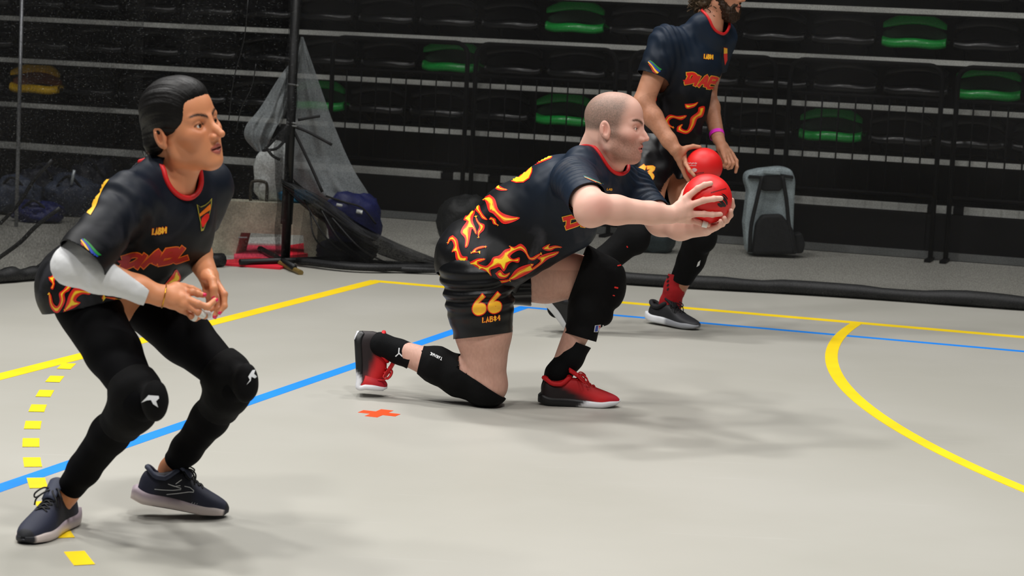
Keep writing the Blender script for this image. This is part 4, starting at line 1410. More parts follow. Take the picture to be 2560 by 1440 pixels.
    if tongue:
        g = np.zeros((9, 9, 3))
        for i in range(9):
            for j in range(9):
                u = i / 8; v = (j - 4) / 4
                x = 0.54 - 0.20 * u; z = (0.292 + 0.155 * u - 0.03 * u * u) * high + 0.012 - 0.028 * v * v
                g[i, j] = tf((x, v * (0.062 + 0.012 * u), z))[0]
        sheet('tongue', g, m_collar, root, 0.008)
    # laces
    zi = lambda x: np.interp(x, xs, ts)
    xl = np.linspace(0.44, 0.68, 6)
    for i in range(5):
        for sg in (-1, 1):
            a = (xl[i], sg * 0.062, zi(xl[i]) - 0.010); b = (xl[i + 1], -sg * 0.062, zi(xl[i + 1]) - 0.010)
            m_ = ((a[0] + b[0]) / 2, 0, (zi(a[0]) + zi(b[0])) / 2 + 0.014)
            MB().tube(spline([tf(a)[0], tf(m_)[0], tf(b)[0]], 4), 0.0105 * L, 6, flat=0.6).build('lace', m_lace, root, True)
    if bow:
        o = (0.43, 0, zi(0.43) + 0.025)
        for sg in (-1, 1):
            lp = [o, (o[0] + 0.06, sg * 0.07, o[2] + 0.035 * bow), (o[0] + 0.13, sg * 0.13, o[2] - 0.01), (o[0] + 0.10, sg * 0.14, o[2] - 0.06), (o[0] + 0.02, sg * 0.06, o[2] - 0.005), o]
            MB().tube(spline([tf(p)[0] for p in lp], 6), 0.0085 * L, 6).build('lace', m_lace, root, True)
            lp = [o, (o[0] + 0.09, sg * 0.03, o[2] + 0.01), (o[0] + 0.15, sg * 0.10, o[2] - 0.05), (o[0] + 0.16, sg * 0.12, o[2] - 0.12)]
            MB().tube(spline([tf(p)[0] for p in lp], 6), 0.0085 * L, 6).build('lace', m_lace, root, True)
    return root, tf, upper
# ================================================================== people
def img(dx, dy, dz=0.0):
    """direction given as seen in the picture: right, down, away"""
    return RT * dx - UP * dy + FW * dz
M_skin1 = mat('skin_fair', (214, 168, 148), 0.55, sss=0.12, attr=True, bump=(420, 0.10, 0.0008), spec=0.4)
M_skin2 = mat('skin_tan', (170, 110, 78), 0.45, sss=0.10, attr=True, bump=(420, 0.10, 0.0008), spec=0.45)
M_skin3 = mat('skin_warm', (190, 132, 102), 0.5, sss=0.10, attr=True, bump=(420, 0.10, 0.0008), spec=0.4)

def jersey_material(name, seed, flame_scale=9.0, smoke=0.5, fl_reach=0.16, fl0=0.30, navy=(0.22, 0.48), ncol=(26, 38, 54)):
    """dark navy-black satin jersey: grey smoke and licking flames printed above the hem ('hemd' attribute = metres above the hem)"""
    m = bpy.data.materials.new(name); m.use_nodes = True
    nt = m.node_tree; p = nt.nodes['Principled BSDF']; N = nt.nodes.new; Lk = nt.links.new
    tc = N('ShaderNodeTexCoord')
    at = N('ShaderNodeAttribute'); at.attribute_name = 'hemd'
    af = N('ShaderNodeAttribute'); af.attribute_name = 'flamed'
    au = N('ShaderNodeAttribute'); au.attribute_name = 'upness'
    mp = N('ShaderNodeMapping'); mp.inputs['Location'].default_value = (seed * 3.1, seed * 1.7, seed); mp.inputs['Scale'].default_value = (1.0, 1.0, 0.62); mp.inputs['Rotation'].default_value = (0.0, 0.5, 0.3)
    Lk(tc.outputs['Object'], mp.inputs['Vector'])
    n1 = N('ShaderNodeTexNoise'); n1.inputs['Scale'].default_value = flame_scale; n1.inputs['Detail'].default_value = 1.6; n1.inputs['Distortion'].default_value = 2.2
    Lk(mp.outputs[0], n1.inputs['Vector'])
    # ridge of the noise: thin curling tongues
    a1 = N('ShaderNodeMath'); a1.operation = 'SUBTRACT'; Lk(n1.outputs['Fac'], a1.inputs[0]); a1.inputs[1].default_value = 0.5
    a2 = N('ShaderNodeMath'); a2.operation = 'ABSOLUTE'; Lk(a1.outputs[0], a2.inputs[0])
    a3 = N('ShaderNodeMath'); a3.operation = 'MULTIPLY'; Lk(a2.outputs[0], a3.inputs[0]); a3.inputs[1].default_value = 6.0
    a4 = N('ShaderNodeMath'); a4.operation = 'SUBTRACT'; a4.inputs[0].default_value = 1.0; Lk(a3.outputs[0], a4.inputs[1])
    fd = N('ShaderNodeMapRange'); Lk(af.outputs['Fac'], fd.inputs[0]); fd.inputs[1].default_value = 0.0; fd.inputs[2].default_value = fl_reach; fd.inputs[3].default_value = fl0; fd.inputs[4].default_value = -0.75
    fd.clamp = False
    sm = N('ShaderNodeMath'); sm.operation = 'ADD'; Lk(a4.outputs[0], sm.inputs[0]); Lk(fd.outputs[0], sm.inputs[1])
    cr = N('ShaderNodeValToRGB'); cr.color_ramp.interpolation = 'LINEAR'
    E = cr.color_ramp.elements
    E[0].position = 0.30; E[0].color = (0, 0, 0, 0)
    E[1].position = 0.335; E[1].color = lin(150, 14, 4)
    for pos, c in ((0.47, (196, 24, 6)), (0.50, (236, 66, 8)), (0.66, (244, 92, 10)), (0.70, (250, 150, 20)), (0.86, (252, 176, 26)), (0.90, (254, 206, 44))):
        e = E.new(pos); e.color = lin(c)
    Lk(sm.outputs[0], cr.inputs[0])
    # smoke
    n2 = N('ShaderNodeTexNoise'); n2.inputs['Scale'].default_value = 5.5; n2.inputs['Detail'].default_value = 5; n2.inputs['Distortion'].default_value = 1.6
    Lk(mp.outputs[0], n2.inputs['Vector'])
    s1 = N('ShaderNodeMapRange'); Lk(n2.outputs['Fac'], s1.inputs[0]); s1.inputs[1].default_value = 0.53; s1.inputs[2].default_value = 0.72; s1.inputs[3].default_value = 0; s1.inputs[4].default_value = smoke
    s2 = N('ShaderNodeMapRange'); Lk(at.outputs['Fac'], s2.inputs[0]); s2.inputs[1].default_value = 0.12; s2.inputs[2].default_value = 0.34; s2.inputs[3].default_value = 1; s2.inputs[4].default_value = 0
    s3 = N('ShaderNodeMath'); s3.operation = 'MULTIPLY'; Lk(s1.outputs[0], s3.inputs[0]); Lk(s2.outputs[0], s3.inputs[1])
    mx = N('ShaderNodeMix'); mx.data_type = 'RGBA'; Lk(s3.outputs[0], mx.inputs[0]); mx.inputs[7].default_value = lin(70, 70, 76)
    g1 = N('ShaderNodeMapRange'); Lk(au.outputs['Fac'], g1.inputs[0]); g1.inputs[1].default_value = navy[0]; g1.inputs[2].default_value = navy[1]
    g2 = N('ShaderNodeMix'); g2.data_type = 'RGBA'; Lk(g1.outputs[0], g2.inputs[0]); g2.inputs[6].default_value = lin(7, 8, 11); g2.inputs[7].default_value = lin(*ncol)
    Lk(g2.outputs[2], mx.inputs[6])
    m2 = N('ShaderNodeMix'); m2.data_type = 'RGBA'; Lk(mx.outputs[2], m2.inputs[6]); Lk(cr.outputs[0], m2.inputs[7])
    gt = N('ShaderNodeMapRange'); Lk(sm.outputs[0], gt.inputs[0]); gt.inputs[1].default_value = 0.31; gt.inputs[2].default_value = 0.335
    Lk(gt.outputs[0], m2.inputs[0])
    Lk(m2.outputs[2], p.inputs['Base Color'])
    p.inputs['Roughness'].default_value = 0.52; p.inputs['Specular IOR Level'].default_value = 0.2
    p.inputs['Sheen Weight'].default_value = 0.0; p.inputs['Sheen Roughness'].default_value = 0.4; p.inputs['Sheen Tint'].default_value = lin(120, 150, 190)
    n3 = N('ShaderNodeTexNoise'); n3.inputs['Scale'].default_value = 16; n3.inputs['Detail'].default_value = 2; Lk(tc.outputs['Object'], n3.inputs['Vector'])
    b = N('ShaderNodeBump'); b.inputs['Strength'].default_value = 0.10; b.inputs['Distance'].default_value = 0.006; Lk(n3.outputs['Fac'], b.inputs['Height']); Lk(b.outputs[0], p.inputs['Normal'])
    return m
def set_attr(o, name, vals):
    a = o.data.attributes.new(name, 'FLOAT', 'POINT'); a.data.foreach_set('value', np.asarray(vals, dtype=np.float32))

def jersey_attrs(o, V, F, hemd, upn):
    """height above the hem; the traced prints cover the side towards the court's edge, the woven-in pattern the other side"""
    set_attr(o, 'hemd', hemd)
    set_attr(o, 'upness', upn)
    N_ = normals(V, F)
    face = ((CAM - V) * N_).sum(1) / np.linalg.norm(CAM - V, axis=1)
    set_attr(o, 'flamed', np.where(face > -0.25, 1.0, hemd))
M_pr_red = mat('print_red', (232, 26, 10), 0.5)
M_pr_dred = mat('print_darkred', (178, 20, 8), 0.5)
M_pr_or = mat('print_orange', (255, 128, 14), 0.5)
M_pr_ye = mat('print_yellow', (255, 212, 34), 0.5)
M_pr_yo = mat('print_amber', (255, 190, 40), 0.5)
M_pr_gr = mat('print_green', (22, 132, 48), 0.5)
M_pr_bl = mat('print_blue', (20, 62, 168), 0.5)
M_pr_wh = mat('print_white', (226, 228, 230), 0.5)
M_pr_gy = mat('print_smoke', (64, 66, 74), 0.6)
M_rib = mat('collar_red', (206, 18, 22), 0.6)
M_lyc = mat('lycra_black', (5, 5, 7), 0.8, spec=0.1, bump=(90, 0.15, 0.002))
M_short = mat('shorts_black', (8, 9, 12), 0.38, noise=(7, 0.4), bump=(14, 0.25, 0.008), spec=0.3)
M_knit = mat('pad_knit_black', (4, 4, 5), 0.85, spec=0.2, bump=(220, 0.25, 0.002))
M_sock = mat('sock_black', (5, 6, 8), 0.85, spec=0.2, bump=(260, 0.4, 0.002))

def wrapped(name, pts, rs, cuts, m, parent, h=0.004, thick=0.003, extra=None, k=0.02, wr=0.0, seed=0, wf=30, it=1, flat=None):
    """cloth or pad wound round a limb: chain of points, cut open at the given planes"""
    B = SDF(); B.chain(pts, rs, k, flat)
    if extra: extra(B)
    V, F = B.surf(h)
    V = smooth_mesh(V, F, it)
    if wr:
        V = V + normals(V, F) * (vnoise(V * wf, seed) * wr + vnoise(V * wf * 2.3, seed + 1) * wr * 0.4)[:, None]
    for c in cuts:
        V, F = cut(V, F, *c)
    o = cloth(name, V, F, m, parent, thick)
    return o, V, F

def upper_body(BT, top, legs, hd, pel, T, u, h=0.0021, box=0.30):
    """fine upper half (torso, neck, head, arm stubs) and coarser lower half, both open at the same plane across the trunk"""
    p = pel + T @ np.array((0, 0, u)); n = T[:, 2]
    U = SDF(); U.pr = BT.pr + top.pr
    ql, qh = hd.bounds(0.01)
    lo = np.minimum(ql, p - box); hi = np.maximum(qh, p + box)
    allp = np.array([q for pr in top.pr for q in (pr[4], pr[5])])
    lo = np.minimum(lo, allp.min(0) - 0.01); hi = np.maximum(hi, allp.max(0) + 0.01)
    VU, FU = U.surf(h, lo, hi)
    VU, FU = cut(VU, FU, p, -n)
    Lw = SDF(); Lw.pr = BT.pr + legs.pr
    VL, FL = Lw.surf(0.005)
    VL, FL = cut(VL, FL, p, n, (p - n * 0.05, p + n * 0.45, 0.185))
    return (VU, FU), (VL, FL), p, n
def stripe_logo(name, quad, bvh, parent, step=4.0):
    """wavy red, orange, blue and green stripes on the sleeve; quad = four pixel corners (start of red, end of red, end of green, start of green)"""
    a, b, c, d = [np.asarray(q, float) for q in quad]
    cols = (M_pr_dred, M_pr_yo, M_pr_bl, M_pr_gr)
    for i, m in enumerate(cols):
        def at(t, s):
            w = 0.10 * math.sin(t * math.pi * 2)
            return (a + (b - a) * t) * (1 - s - w * 0.5) + (d + (c - d) * t) * (s + w * 0.5)
        s0, s1 = i / 4 + 0.01, (i + 1) / 4 - 0.02
        x0, x1 = (0.10, 0.98) if i == 0 else ((0.0, 1.0) if i < 3 else (0.05, 0.95))
        top = [at(x0 + (x1 - x0) * t, s1) for t in np.linspace(0, 1, 9)]; bot = [at(x0 + (x1 - x0) * t, s0) for t in np.linspace(0, 1, 9)]
        decal('stripe_print', [top + bot[::-1]], bvh, m, parent, 0.0012, step)

# brush lettering: each letter is a list of strokes in a unit box (x right, y down)
LET = {
    'D': [[(0.16, 0.02), (0.06, 0.98)], [(-0.16, 0.14), (0.45, 0.02), (0.84, 0.28), (0.70, 0.66), (-0.04, 0.98)]],
    'I': [[(0.24, 0.10), (0.10, 1.05)]],
    'A': [[(0.02, 1.05), (0.50, 0.00), (0.62, 0.98)], [(0.18, 0.66), (0.66, 0.60)]],
    'B': [[(0.14, 0.02), (0.04, 1.0)], [(0.10, 0.06), (0.70, 0.10), (0.62, 0.40), (0.16, 0.48)], [(0.16, 0.48), (0.78, 0.54), (0.66, 0.94), (0.02, 1.0)]],
    'L': [[(0.16, 0.00), (0.04, 0.98), (0.72, 0.86)]],
    'O': [[(0.40, 0.04), (0.06, 0.36), (0.10, 0.86), (0.46, 0.98), (0.74, 0.60), (0.66, 0.14), (0.40, 0.04)]],
    '6': [[(0.72, 0.00), (0.30, 0.36), (0.10, 0.72), (0.30, 0.98), (0.66, 0.90), (0.72, 0.62), (0.46, 0.52), (0.16, 0.70)]],
    '1': [[(0.05, 0.32), (0.50, 0.02)], [(0.50, 0.02), (0.22, 1.0)]],
    '3': [[(0.10, 0.12), (0.74, 0.06), (0.38, 0.44)], [(0.38, 0.44), (0.78, 0.66), (0.50, 0.98), (0.02, 0.92)]],
    '8': [[(0.40, 0.48), (0.12, 0.26), (0.40, 0.02), (0.68, 0.26), (0.40, 0.48)], [(0.40, 0.48), (0.08, 0.74), (0.40, 0.98), (0.72, 0.74), (0.40, 0.48)]],
    '4': [[(0.60, 0.02), (0.05, 0.62), (0.75, 0.62)], [(0.58, 0.02), (0.54, 1.0)]],
    'T': [[(0.0, 0.06), (0.76, 0.02)], [(0.40, 0.04), (0.36, 1.0)]],
    'R': [[(0.10, 0.0), (0.06, 1.0)], [(0.10, 0.04), (0.70, 0.20), (0.12, 0.52)], [(0.20, 0.50), (0.72, 1.0)]],
    'M': [[(0.04, 1.0), (0.10, 0.02), (0.40, 0.60), (0.72, 0.02), (0.76, 1.0)]],
    'K': [[(0.10, 0.0), (0.08, 1.0)], [(0.70, 0.0), (0.12, 0.52), (0.74, 1.0)]],
    'N': [[(0.06, 1.0), (0.08, 0.0), (0.68, 1.0), (0.72, 0.0)]],
    'F': [[(0.68, 0.02), (0.10, 0.02), (0.06, 1.0)], [(0.08, 0.48), (0.58, 0.48)]],
    'U': [[(0.08, 0.0), (0.08, 0.80), (0.36, 1.0), (0.68, 0.80), (0.72, 0.0)]],
    'E': [[(0.70, 0.02), (0.10, 0.02), (0.08, 0.98), (0.70, 0.98)], [(0.08, 0.48), (0.58, 0.48)]],
}
def lettering(name, text, path, height, w, layers, bvh, parent, slant=0.0, adv=0.95, round_=True, off0=0.0012, step=4.0, taper=(1.0, 1.0)):
    """text along a pixel path (start point, x axis per letter, y axis per letter); layers = [(extra width, material)]"""
    o, ex, ey = [np.asarray(q, float) for q in path]
    for li, (ew, m) in enumerate(layers):
        polys = []
        cx = 0.0
        for i, ch in enumerate(text):
            x0_ = cx; cx += adv * {'I': 0.50, '1': 0.72}.get(ch, 1.0)
            for st_ in LET[ch]:
                pts = [o + ex * (x0_ + x) + ey * y + ex * (-slant * y) for x, y in st_]
                if round_ and len(pts) > 2: pts = sp2(pts, 4)
                if len(pts) == 2: pts = [pts[0] + (pts[1] - pts[0]) * t for t in np.linspace(0, 1, 4)]
                # lengthen ends a little for the outline layer
                if ew:
                    d0 = pts[0] - pts[1]; d1 = pts[-1] - pts[-2]
                    pts[0] = pts[0] + d0 / (np.linalg.norm(d0) + 1e-6) * ew / 2; pts[-1] = pts[-1] + d1 / (np.linalg.norm(d1) + 1e-6) * ew / 2
                polys.append(ribbon(pts, w + ew, taper))
        # each stroke a hair above the last so that crossings stay clean
        decal(name, polys, bvh, m, parent, off0 + li * 0.0007, step)

def flame(name, outline, bvh, parent, step=5.0, cols=None, off0=0.0012, sc=1.0):
    """printed flame: red tongue with orange and yellow hearts (outline shrunk towards its middle line)"""
    cols = cols or (M_pr_red, M_pr_or, M_pr_ye)
    o = [np.asarray(q, float) for q in outline]
    o = sp2(o + [o[0]], 4)[:-1]
    n = len(o)
    def inset(d, fr):
        out = []
        area = sum(o[i][0] * o[(i + 1) % n][1] - o[(i + 1) % n][0] * o[i][1] for i in range(n))
        sg = 1 if area > 0 else -1
        for i in range(n):
            t = o[(i + 1) % n] - o[i - 1]; t = t / (np.linalg.norm(t) + 1e-9)
            nn = np.array((-t[1], t[0])) * sg
            # local half width limits the inset
            q = o[i]
            lim = 1e9
            for j in range(n):
                dd = min((j - i) % n, (i - j) % n)
                if dd > 3:
                    v = o[j] - q
                    if v @ nn > 0.3 * np.linalg.norm(v): lim = min(lim, np.linalg.norm(v))
            out.append(q + nn * min(d, fr * lim))
        return out
    for li, (d, fr, m) in enumerate(zip((0, 6.5, 11.5), (0, 0.33, 0.43), cols)):
        decal(name, [inset(d * sc, fr) if d else o], bvh, m, parent, off0 + li * 0.0005, step)
# ------------------------------------------------------------------ the kneeling player with the ball
def build_kneeler():
    root = empty('person', G(1215, 1012), 'kneeling shaven-headed player in dark flame jersey and shorts, both hands on a red ball', 'person', 'players in dark flame jerseys')
    hd = Head(P(1538, 317, 7.55), (0.94, -0.32, -0.02), (0.05, 0.0, 1.0), 1.03, nose=1.05, jaw=1.06, mouth_open=0.004)
    pel = P(1215, 655, 7.66); shc = P(1505, 425, 7.60)
    shR = P(1432, 447, 7.40); shL = P(1582, 471, 7.78)
    elR = P(1482, 520, 7.16); wrR = P(1674, 537, 7.27)
    elL = P(1652, 553, 7.62); wrL = P(1762, 568, 7.47)
    hipR = P(1200, 690, 7.57); hipL = P(1238, 682, 7.76)
    knR = P(1216, 958, 7.585); anR = P(972, 868, 7.69); caR = P(1090, 912, 7.63)
    knL = P(1497, 692, 7.78); anL = P(1396, 935, 7.73); caL = P(1468, 775, 7.76)
    up = unit(shc - pel); lat = unit(shL - shR); lat = unit(lat - up * (lat @ up)); fw = np.cross(lat, up)
    T = np.stack([fw, lat, up], 1)
    tw = lambda f, l, u: pel + T @ np.array((f, l, u))
    # ---------------- skin
    BT = SDF(); TP = SDF(); LG = SDF()
    BT.ell(tw(0, 0, 0.02), (0.12, 0.15, 0.12), T, 0.05)
    BT.ell(tw(0.0, 0, 0.20), (0.115, 0.145, 0.16), T, 0.06)
    BT.ell(tw(-0.01, 0, 0.38), (0.11, 0.15, 0.16), T, 0.06)
    TP.cone(shR, shL, 0.055, 0.055, 0.05)
    nb = P(1496, 415, 7.60)
    nk0 = hd.w(-0.032, 0, -0.045)
    TP.cone(nk0, nb, 0.060, 0.070, 0.03)
    TP.cone(hd.w(-0.058, 0, -0.030), P(1482, 380, 7.60), 0.046, 0.055, 0.03)
    TP.cone(hd.w(0.022, 0, -0.082), P(1522, 424, 7.58), 0.044, 0.046, 0.03)
    TP.cone(shR, shR + (elR - shR) * 0.45, 0.060, 0.058, 0.02); TP.cone(shL, shL + (elL - shL) * 0.55, 0.060, 0.056, 0.02)
    hd.add(TP)
    for hip, kn, ca, an in ((hipR, knR, caR, anR), (hipL, knL, caL, anL)):
        LG.cone(hip, hip + (kn - hip) * 0.5, 0.110, 0.100, 0.04)
        LG.cone(hip + (kn - hip) * 0.5, kn, 0.100, 0.068, 0.03)
        LG.chain([kn, ca, an], [0.060, 0.056, 0.036], 0.03)
    LG.ball(knR + np.array((0.01, 0, -0.01)), 0.062, 0.03)
    colp = P(1508, 398, 7.58); coln = unit(up * 1.0 + fw * 0.06)
    aR = shR + (elR - shR) * 0.30; aL = shL + (elL - shL) * 0.42
    UB, LB, wp_, wn_ = upper_body(BT, TP, LG, hd, pel, T, 0.22, 0.0022)
    V, F = UB
    V, F = cut(V, F, aR, elR - shR, (aR, elR, 0.085))
    V, F = cut(V, F, aL, elL - shL, (aL, elL, 0.085))
    # ball and hands
    bc_ = P(1768, 497, 7.36); br_ = 0.0865
    def onb(px, py, ex=0.010):
        d = unit(ray(px, py)); oc = CAM - bc_
        b = oc @ d; c = oc @ oc - br_ ** 2
        disc = b * b - c
        if disc < 0:
            q = CAM - d * b
        else:
            q = CAM + d * (-b - math.sqrt(disc))
        return bc_ + unit(q - bc_) * (br_ + ex)
    AR = SDF()
    AR.cone(shR, elR, 0.060, 0.056, 0.03)
    AR.chain([elR, elR + (wrR - elR) * 0.30, elR + (wrR - elR) * 0.75, wrR], [0.053, 0.049, 0.038, 0.032], 0.02)
    AR.ball(elR + img(-0.012, 0.016, 0.0), 0.047, 0.03)
    fR = [[onb(1747, 474), onb(1762, 466), onb(1776, 462, 0.008)],
          [onb(1760, 500.5), onb(1783, 497), onb(1799, 496, 0.008)],
          [onb(1761, 531), onb(1780, 532.5), onb(1798, 532, 0.008)],
          [onb(1750, 550, 0.010), onb(1761, 554), onb(1771, 557, 0.008)]]
    kR = [onb(1729, 491, 0.016), onb(1737, 509, 0.018), onb(1739, 528, 0.018), onb(1734, 543, 0.016)]
    hand(AR, wrR + (wrR - elR) * 0.02, kR, fR, [P(1698, 520, 7.34), P(1706, 500, 7.41), P(1712, 482, 7.45), P(1724, 462, 7.47)], img(0.0, 0, -1), 0.0160, 0.0110)
    VR, FR = AR.surf(0.0028)
    VR, FR = cut(VR, FR, aR, shR - elR, (shR, 0.22))
    AL = SDF()
    AL.cone(shL, elL, 0.060, 0.052, 0.03)
    AL.chain([elL, elL + (wrL - elL) * 0.45 + img(0, 0.010), wrL], [0.050, 0.046, 0.032], 0.025)
    kL = [P(1801, 556, 7.435), P(1797, 563, 7.405), P(1791, 568, 7.375), P(1784, 570, 7.345)]
    fL = [[P(1822, 538, 7.42), P(1831, 515, 7.40), P(1830, 500, 7.385)],
          [P(1816, 551, 7.37), P(1826, 538, 7.345), P(1827, 527, 7.33)],
          [P(1806, 560, 7.335), P(1812, 553, 7.305), P(1811, 545, 7.290)],
          [P(1797, 565, 7.315), P(1803, 559, 7.290), P(1801, 552, 7.278)]]
    hand(AL, wrL, kL, fL, [P(1768, 558, 7.47), P(1772, 535, 7.485), P(1780, 515, 7.478), P(1788, 498, 7.470)], img(0.1, 1, 0.1), 0.0155, 0.0104)
    VL, FL = AL.surf(0.0028)
    VL, FL = cut(VL, FL, aL, shL - elL, (shL, 0.22))
    V, F = weld((V, F), (VR, FR), aR, elR - shR)
    V, F = weld((V, F), (VL, FL), aL, elL - shL)
    V, F = weld((V, F), LB, wp_, wn_, near=0.22)
    t = skin_tint(V, (228, 180, 162), seed=3)
    L = hd.local(V); x, y, z = L.T
    inh = (np.abs(x) < 0.16) & (np.abs(y) < 0.1) & (z > -0.16)
    th = t[inh]
    th = face_tint(hd, V[inh], th, (188, 110, 100), (84, 58, 42), 1.5, (214, 120, 104))
    xx, yy, zz = L[inh].T
    nz = vnoise(L[inh] * 420, 8) * 0.5 + 0.5
    hairline = 0.036 + 0.26 * np.clip(zz, -0.02, 0.2) - 0.25 * np.clip(zz - 0.07, 0, 1)
    ear = (np.abs(yy) > 0.079) & (np.abs(xx + 0.01) < 0.035) & (zz < 0.028) & (zz > -0.05)
    scalp = sstep(0.020, -0.022, xx - hairline) * sstep(-0.030, -0.008, zz - np.where(xx > -0.02, -0.022, 0.004)) * (~ear)
    th = blend(th, (104, 92, 82), scalp * (0.62 + 0.30 * nz) * (1 - 0.40 * sstep(0.07, 0.125, zz)))
    beard = sstep(-0.020, -0.052, zz + 0.30 * np.clip(xx - 0.02, 0, 1) - 0.02) * sstep(0.000, 0.022, xx) * sstep(-0.135, -0.105, zz) * (~ear)
    lq = np.abs(yy) / 0.0235
    lipm = (lq < 1.0) & (zz < -0.0545 - 0.010 * lq ** 1.5) & (zz > -0.0830 + 0.013 * lq ** 2) & (xx > 0.08)
    mous = np.exp(-(((zz + 0.050) / 0.006) ** 2 + (yy / 0.026) ** 2)) * (xx > 0.08)
    th = blend(th, (116, 84, 66), np.maximum(beard, mous * 0.8) * (0.42 + 0.30 * nz) * (~lipm))
    t[inh] = th
    # dark hairs thinly over the legs
    leg = V[:, 2] < pel[2] - 0.02
    t[leg] = blend(t[leg], (150, 104, 84), 0.18 + 0.22 * (vnoise(V[leg] * np.array((260, 260, 90)), 4) * 0.5 + 0.5))
    # reddish knuckles and elbow
    for q, r in [(k_, 0.016) for k_ in kR] + [(f_[0], 0.012) for f_ in fR] + [(elR + img(0.02, 0.0, -0.04), 0.045)]:
        d = np.linalg.norm(V - q, axis=1)
        w = np.exp(-(d / r) ** 2) * 0.32
        s_ = d < r * 3
        t[s_] = blend(t[s_], (206, 112, 104), w[s_])
    body = mesh('body', V, quads_to_faces(F), M_skin1, root, True, tint=t)
    hd.eyes(root, (0.96, 0.22, 0.0), (70, 66, 58))
    mtape = mat('tape_white', (228, 226, 220), 0.8)
    o, _, _ = wrapped('finger_tape', [onb(1757, 552.5), onb(1767, 556, 0.009)], [0.0122, 0.0112], [(onb(1757, 552.5), img(-1, -0.3)), (onb(1768.5, 556.4, 0.009), img(1, 0.3))], mtape, root, 0.0015, 0.001)
    mnl = mat('nail_fair', (232, 188, 172), 0.3, coat=0.3)
    for f_ in fR[:3]:
        nail(root, f_[2], f_[1], f_[2] - bc_, 0.0078, mnl)
    # ---------------- jersey
    J = SDF()
    J.ell(tw(-0.014, 0, -0.015), (0.168, 0.205, 0.165), T, 0.05)
    J.ell(tw(-0.022, 0, 0.18), (0.168, 0.185, 0.18), T, 0.06)
    J.ell(tw(-0.018, 0, 0.36), (0.146, 0.190, 0.17), T, 0.06)
    J.ell(P(1235, 655, 7.56), (0.13, 0.12, 0.085), None, 0.05)
    J.cone(shR, shL, 0.068, 0.066, 0.06)
    J.cone(P(1452, 402, 7.50), P(1550, 425, 7.72), 0.055, 0.050, 0.05)
    J.cone(nb - up * 0.02, nb + up * 0.03, 0.086, 0.083, 0.04)
    J.cone(P(1440, 575, 7.62), P(1265, 650, 7.58), 0.070, 0.075, 0.06)
    J.cone(P(1440, 560, 7.74), P(1265, 640, 7.76), 0.070, 0.075, 0.06)
    J.cone(shR, shR + (elR - shR) * 0.95, 0.072, 0.070, 0.04)
    J.cone(shL, shL + (elL - shL) * 0.90, 0.070, 0.062, 0.04)
    VJ, FJ = J.surf(0.005)
    VJ = smooth_mesh(VJ, FJ, 2)
    NJ = normals(VJ, FJ)
    q = (VJ - pel) @ T
    f1 = vnoise(np.c_[q[:, 0] * 9, q[:, 1] * 9, q[:, 2] * 17], 3) * 0.0045 + vnoise(np.c_[q[:, 0] * 22, q[:, 1] * 22, q[:, 2] * 40], 4) * 0.0015
    # sleeve creases run round the arm, soft folds from the armpit to the waist
    fa = np.exp(-(np.linalg.norm(VJ - (shR + (elR - shR) * 0.15), axis=1) / 0.11) ** 2)
    f1 = f1 + fa * 0.0032 * np.sin(((VJ - shR) @ unit(elR - shR)) * 210 + vnoise(VJ * 14, 6) * 2.2)
    fb = np.exp(-(np.linalg.norm(VJ - P(1620, 460, 7.70), axis=1) / 0.10) ** 2)
    f1 = f1 + fb * 0.0035 * np.sin(((VJ - shL) @ unit(elL - shL)) * 260 + vnoise(VJ * 14, 9) * 1.5)
    VJ = VJ + NJ * f1[:, None]
    hemp = P(1190, 700, 7.5); hemn = unit(np.cross(img(135, 34), lat)); hemn = hemn if hemn @ img(-0.4, 1) > 0 else -hemn
    hemd = -((VJ - hemp) @ hemn)
    VJ, FJ = cut(VJ, FJ, hemp, hemn)
    eR = shR + (elR - shR) * 0.74
    VJ, FJ = cut(VJ, FJ, eR, unit(elR - shR) + img(0.15, 0.10), (eR, elR + (elR - shR) * 0.3, 0.105))
    eL = shL + (elL - shL) * 0.78
    VJ, FJ = cut(VJ, FJ, eL, elL - shL, (eL, elL, 0.09))
    VJ, FJ, ring = neckline(VJ, FJ, colp, coln, 0.087)
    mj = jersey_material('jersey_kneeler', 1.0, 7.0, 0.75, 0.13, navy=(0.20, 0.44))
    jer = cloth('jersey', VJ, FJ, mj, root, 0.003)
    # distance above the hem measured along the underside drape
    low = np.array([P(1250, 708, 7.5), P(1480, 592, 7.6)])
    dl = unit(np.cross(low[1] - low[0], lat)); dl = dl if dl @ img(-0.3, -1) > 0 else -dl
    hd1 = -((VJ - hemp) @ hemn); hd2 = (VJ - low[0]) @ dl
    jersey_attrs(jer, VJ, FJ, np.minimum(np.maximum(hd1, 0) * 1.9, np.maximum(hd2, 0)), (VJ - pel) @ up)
    bvh = bvh_of(VJ, FJ)
    # red rib round the neck
    MB().tube([q_ + coln * 0.002 for q_ in ring], 0.0068, 6, caps=False).build('collar_rib', M_rib, jer, True)
    # prints on the jersey, read from the photo crop
    cz = lambda l: [(1090 + a / 3.789, 340 + b / 3.789) for a, b in l]
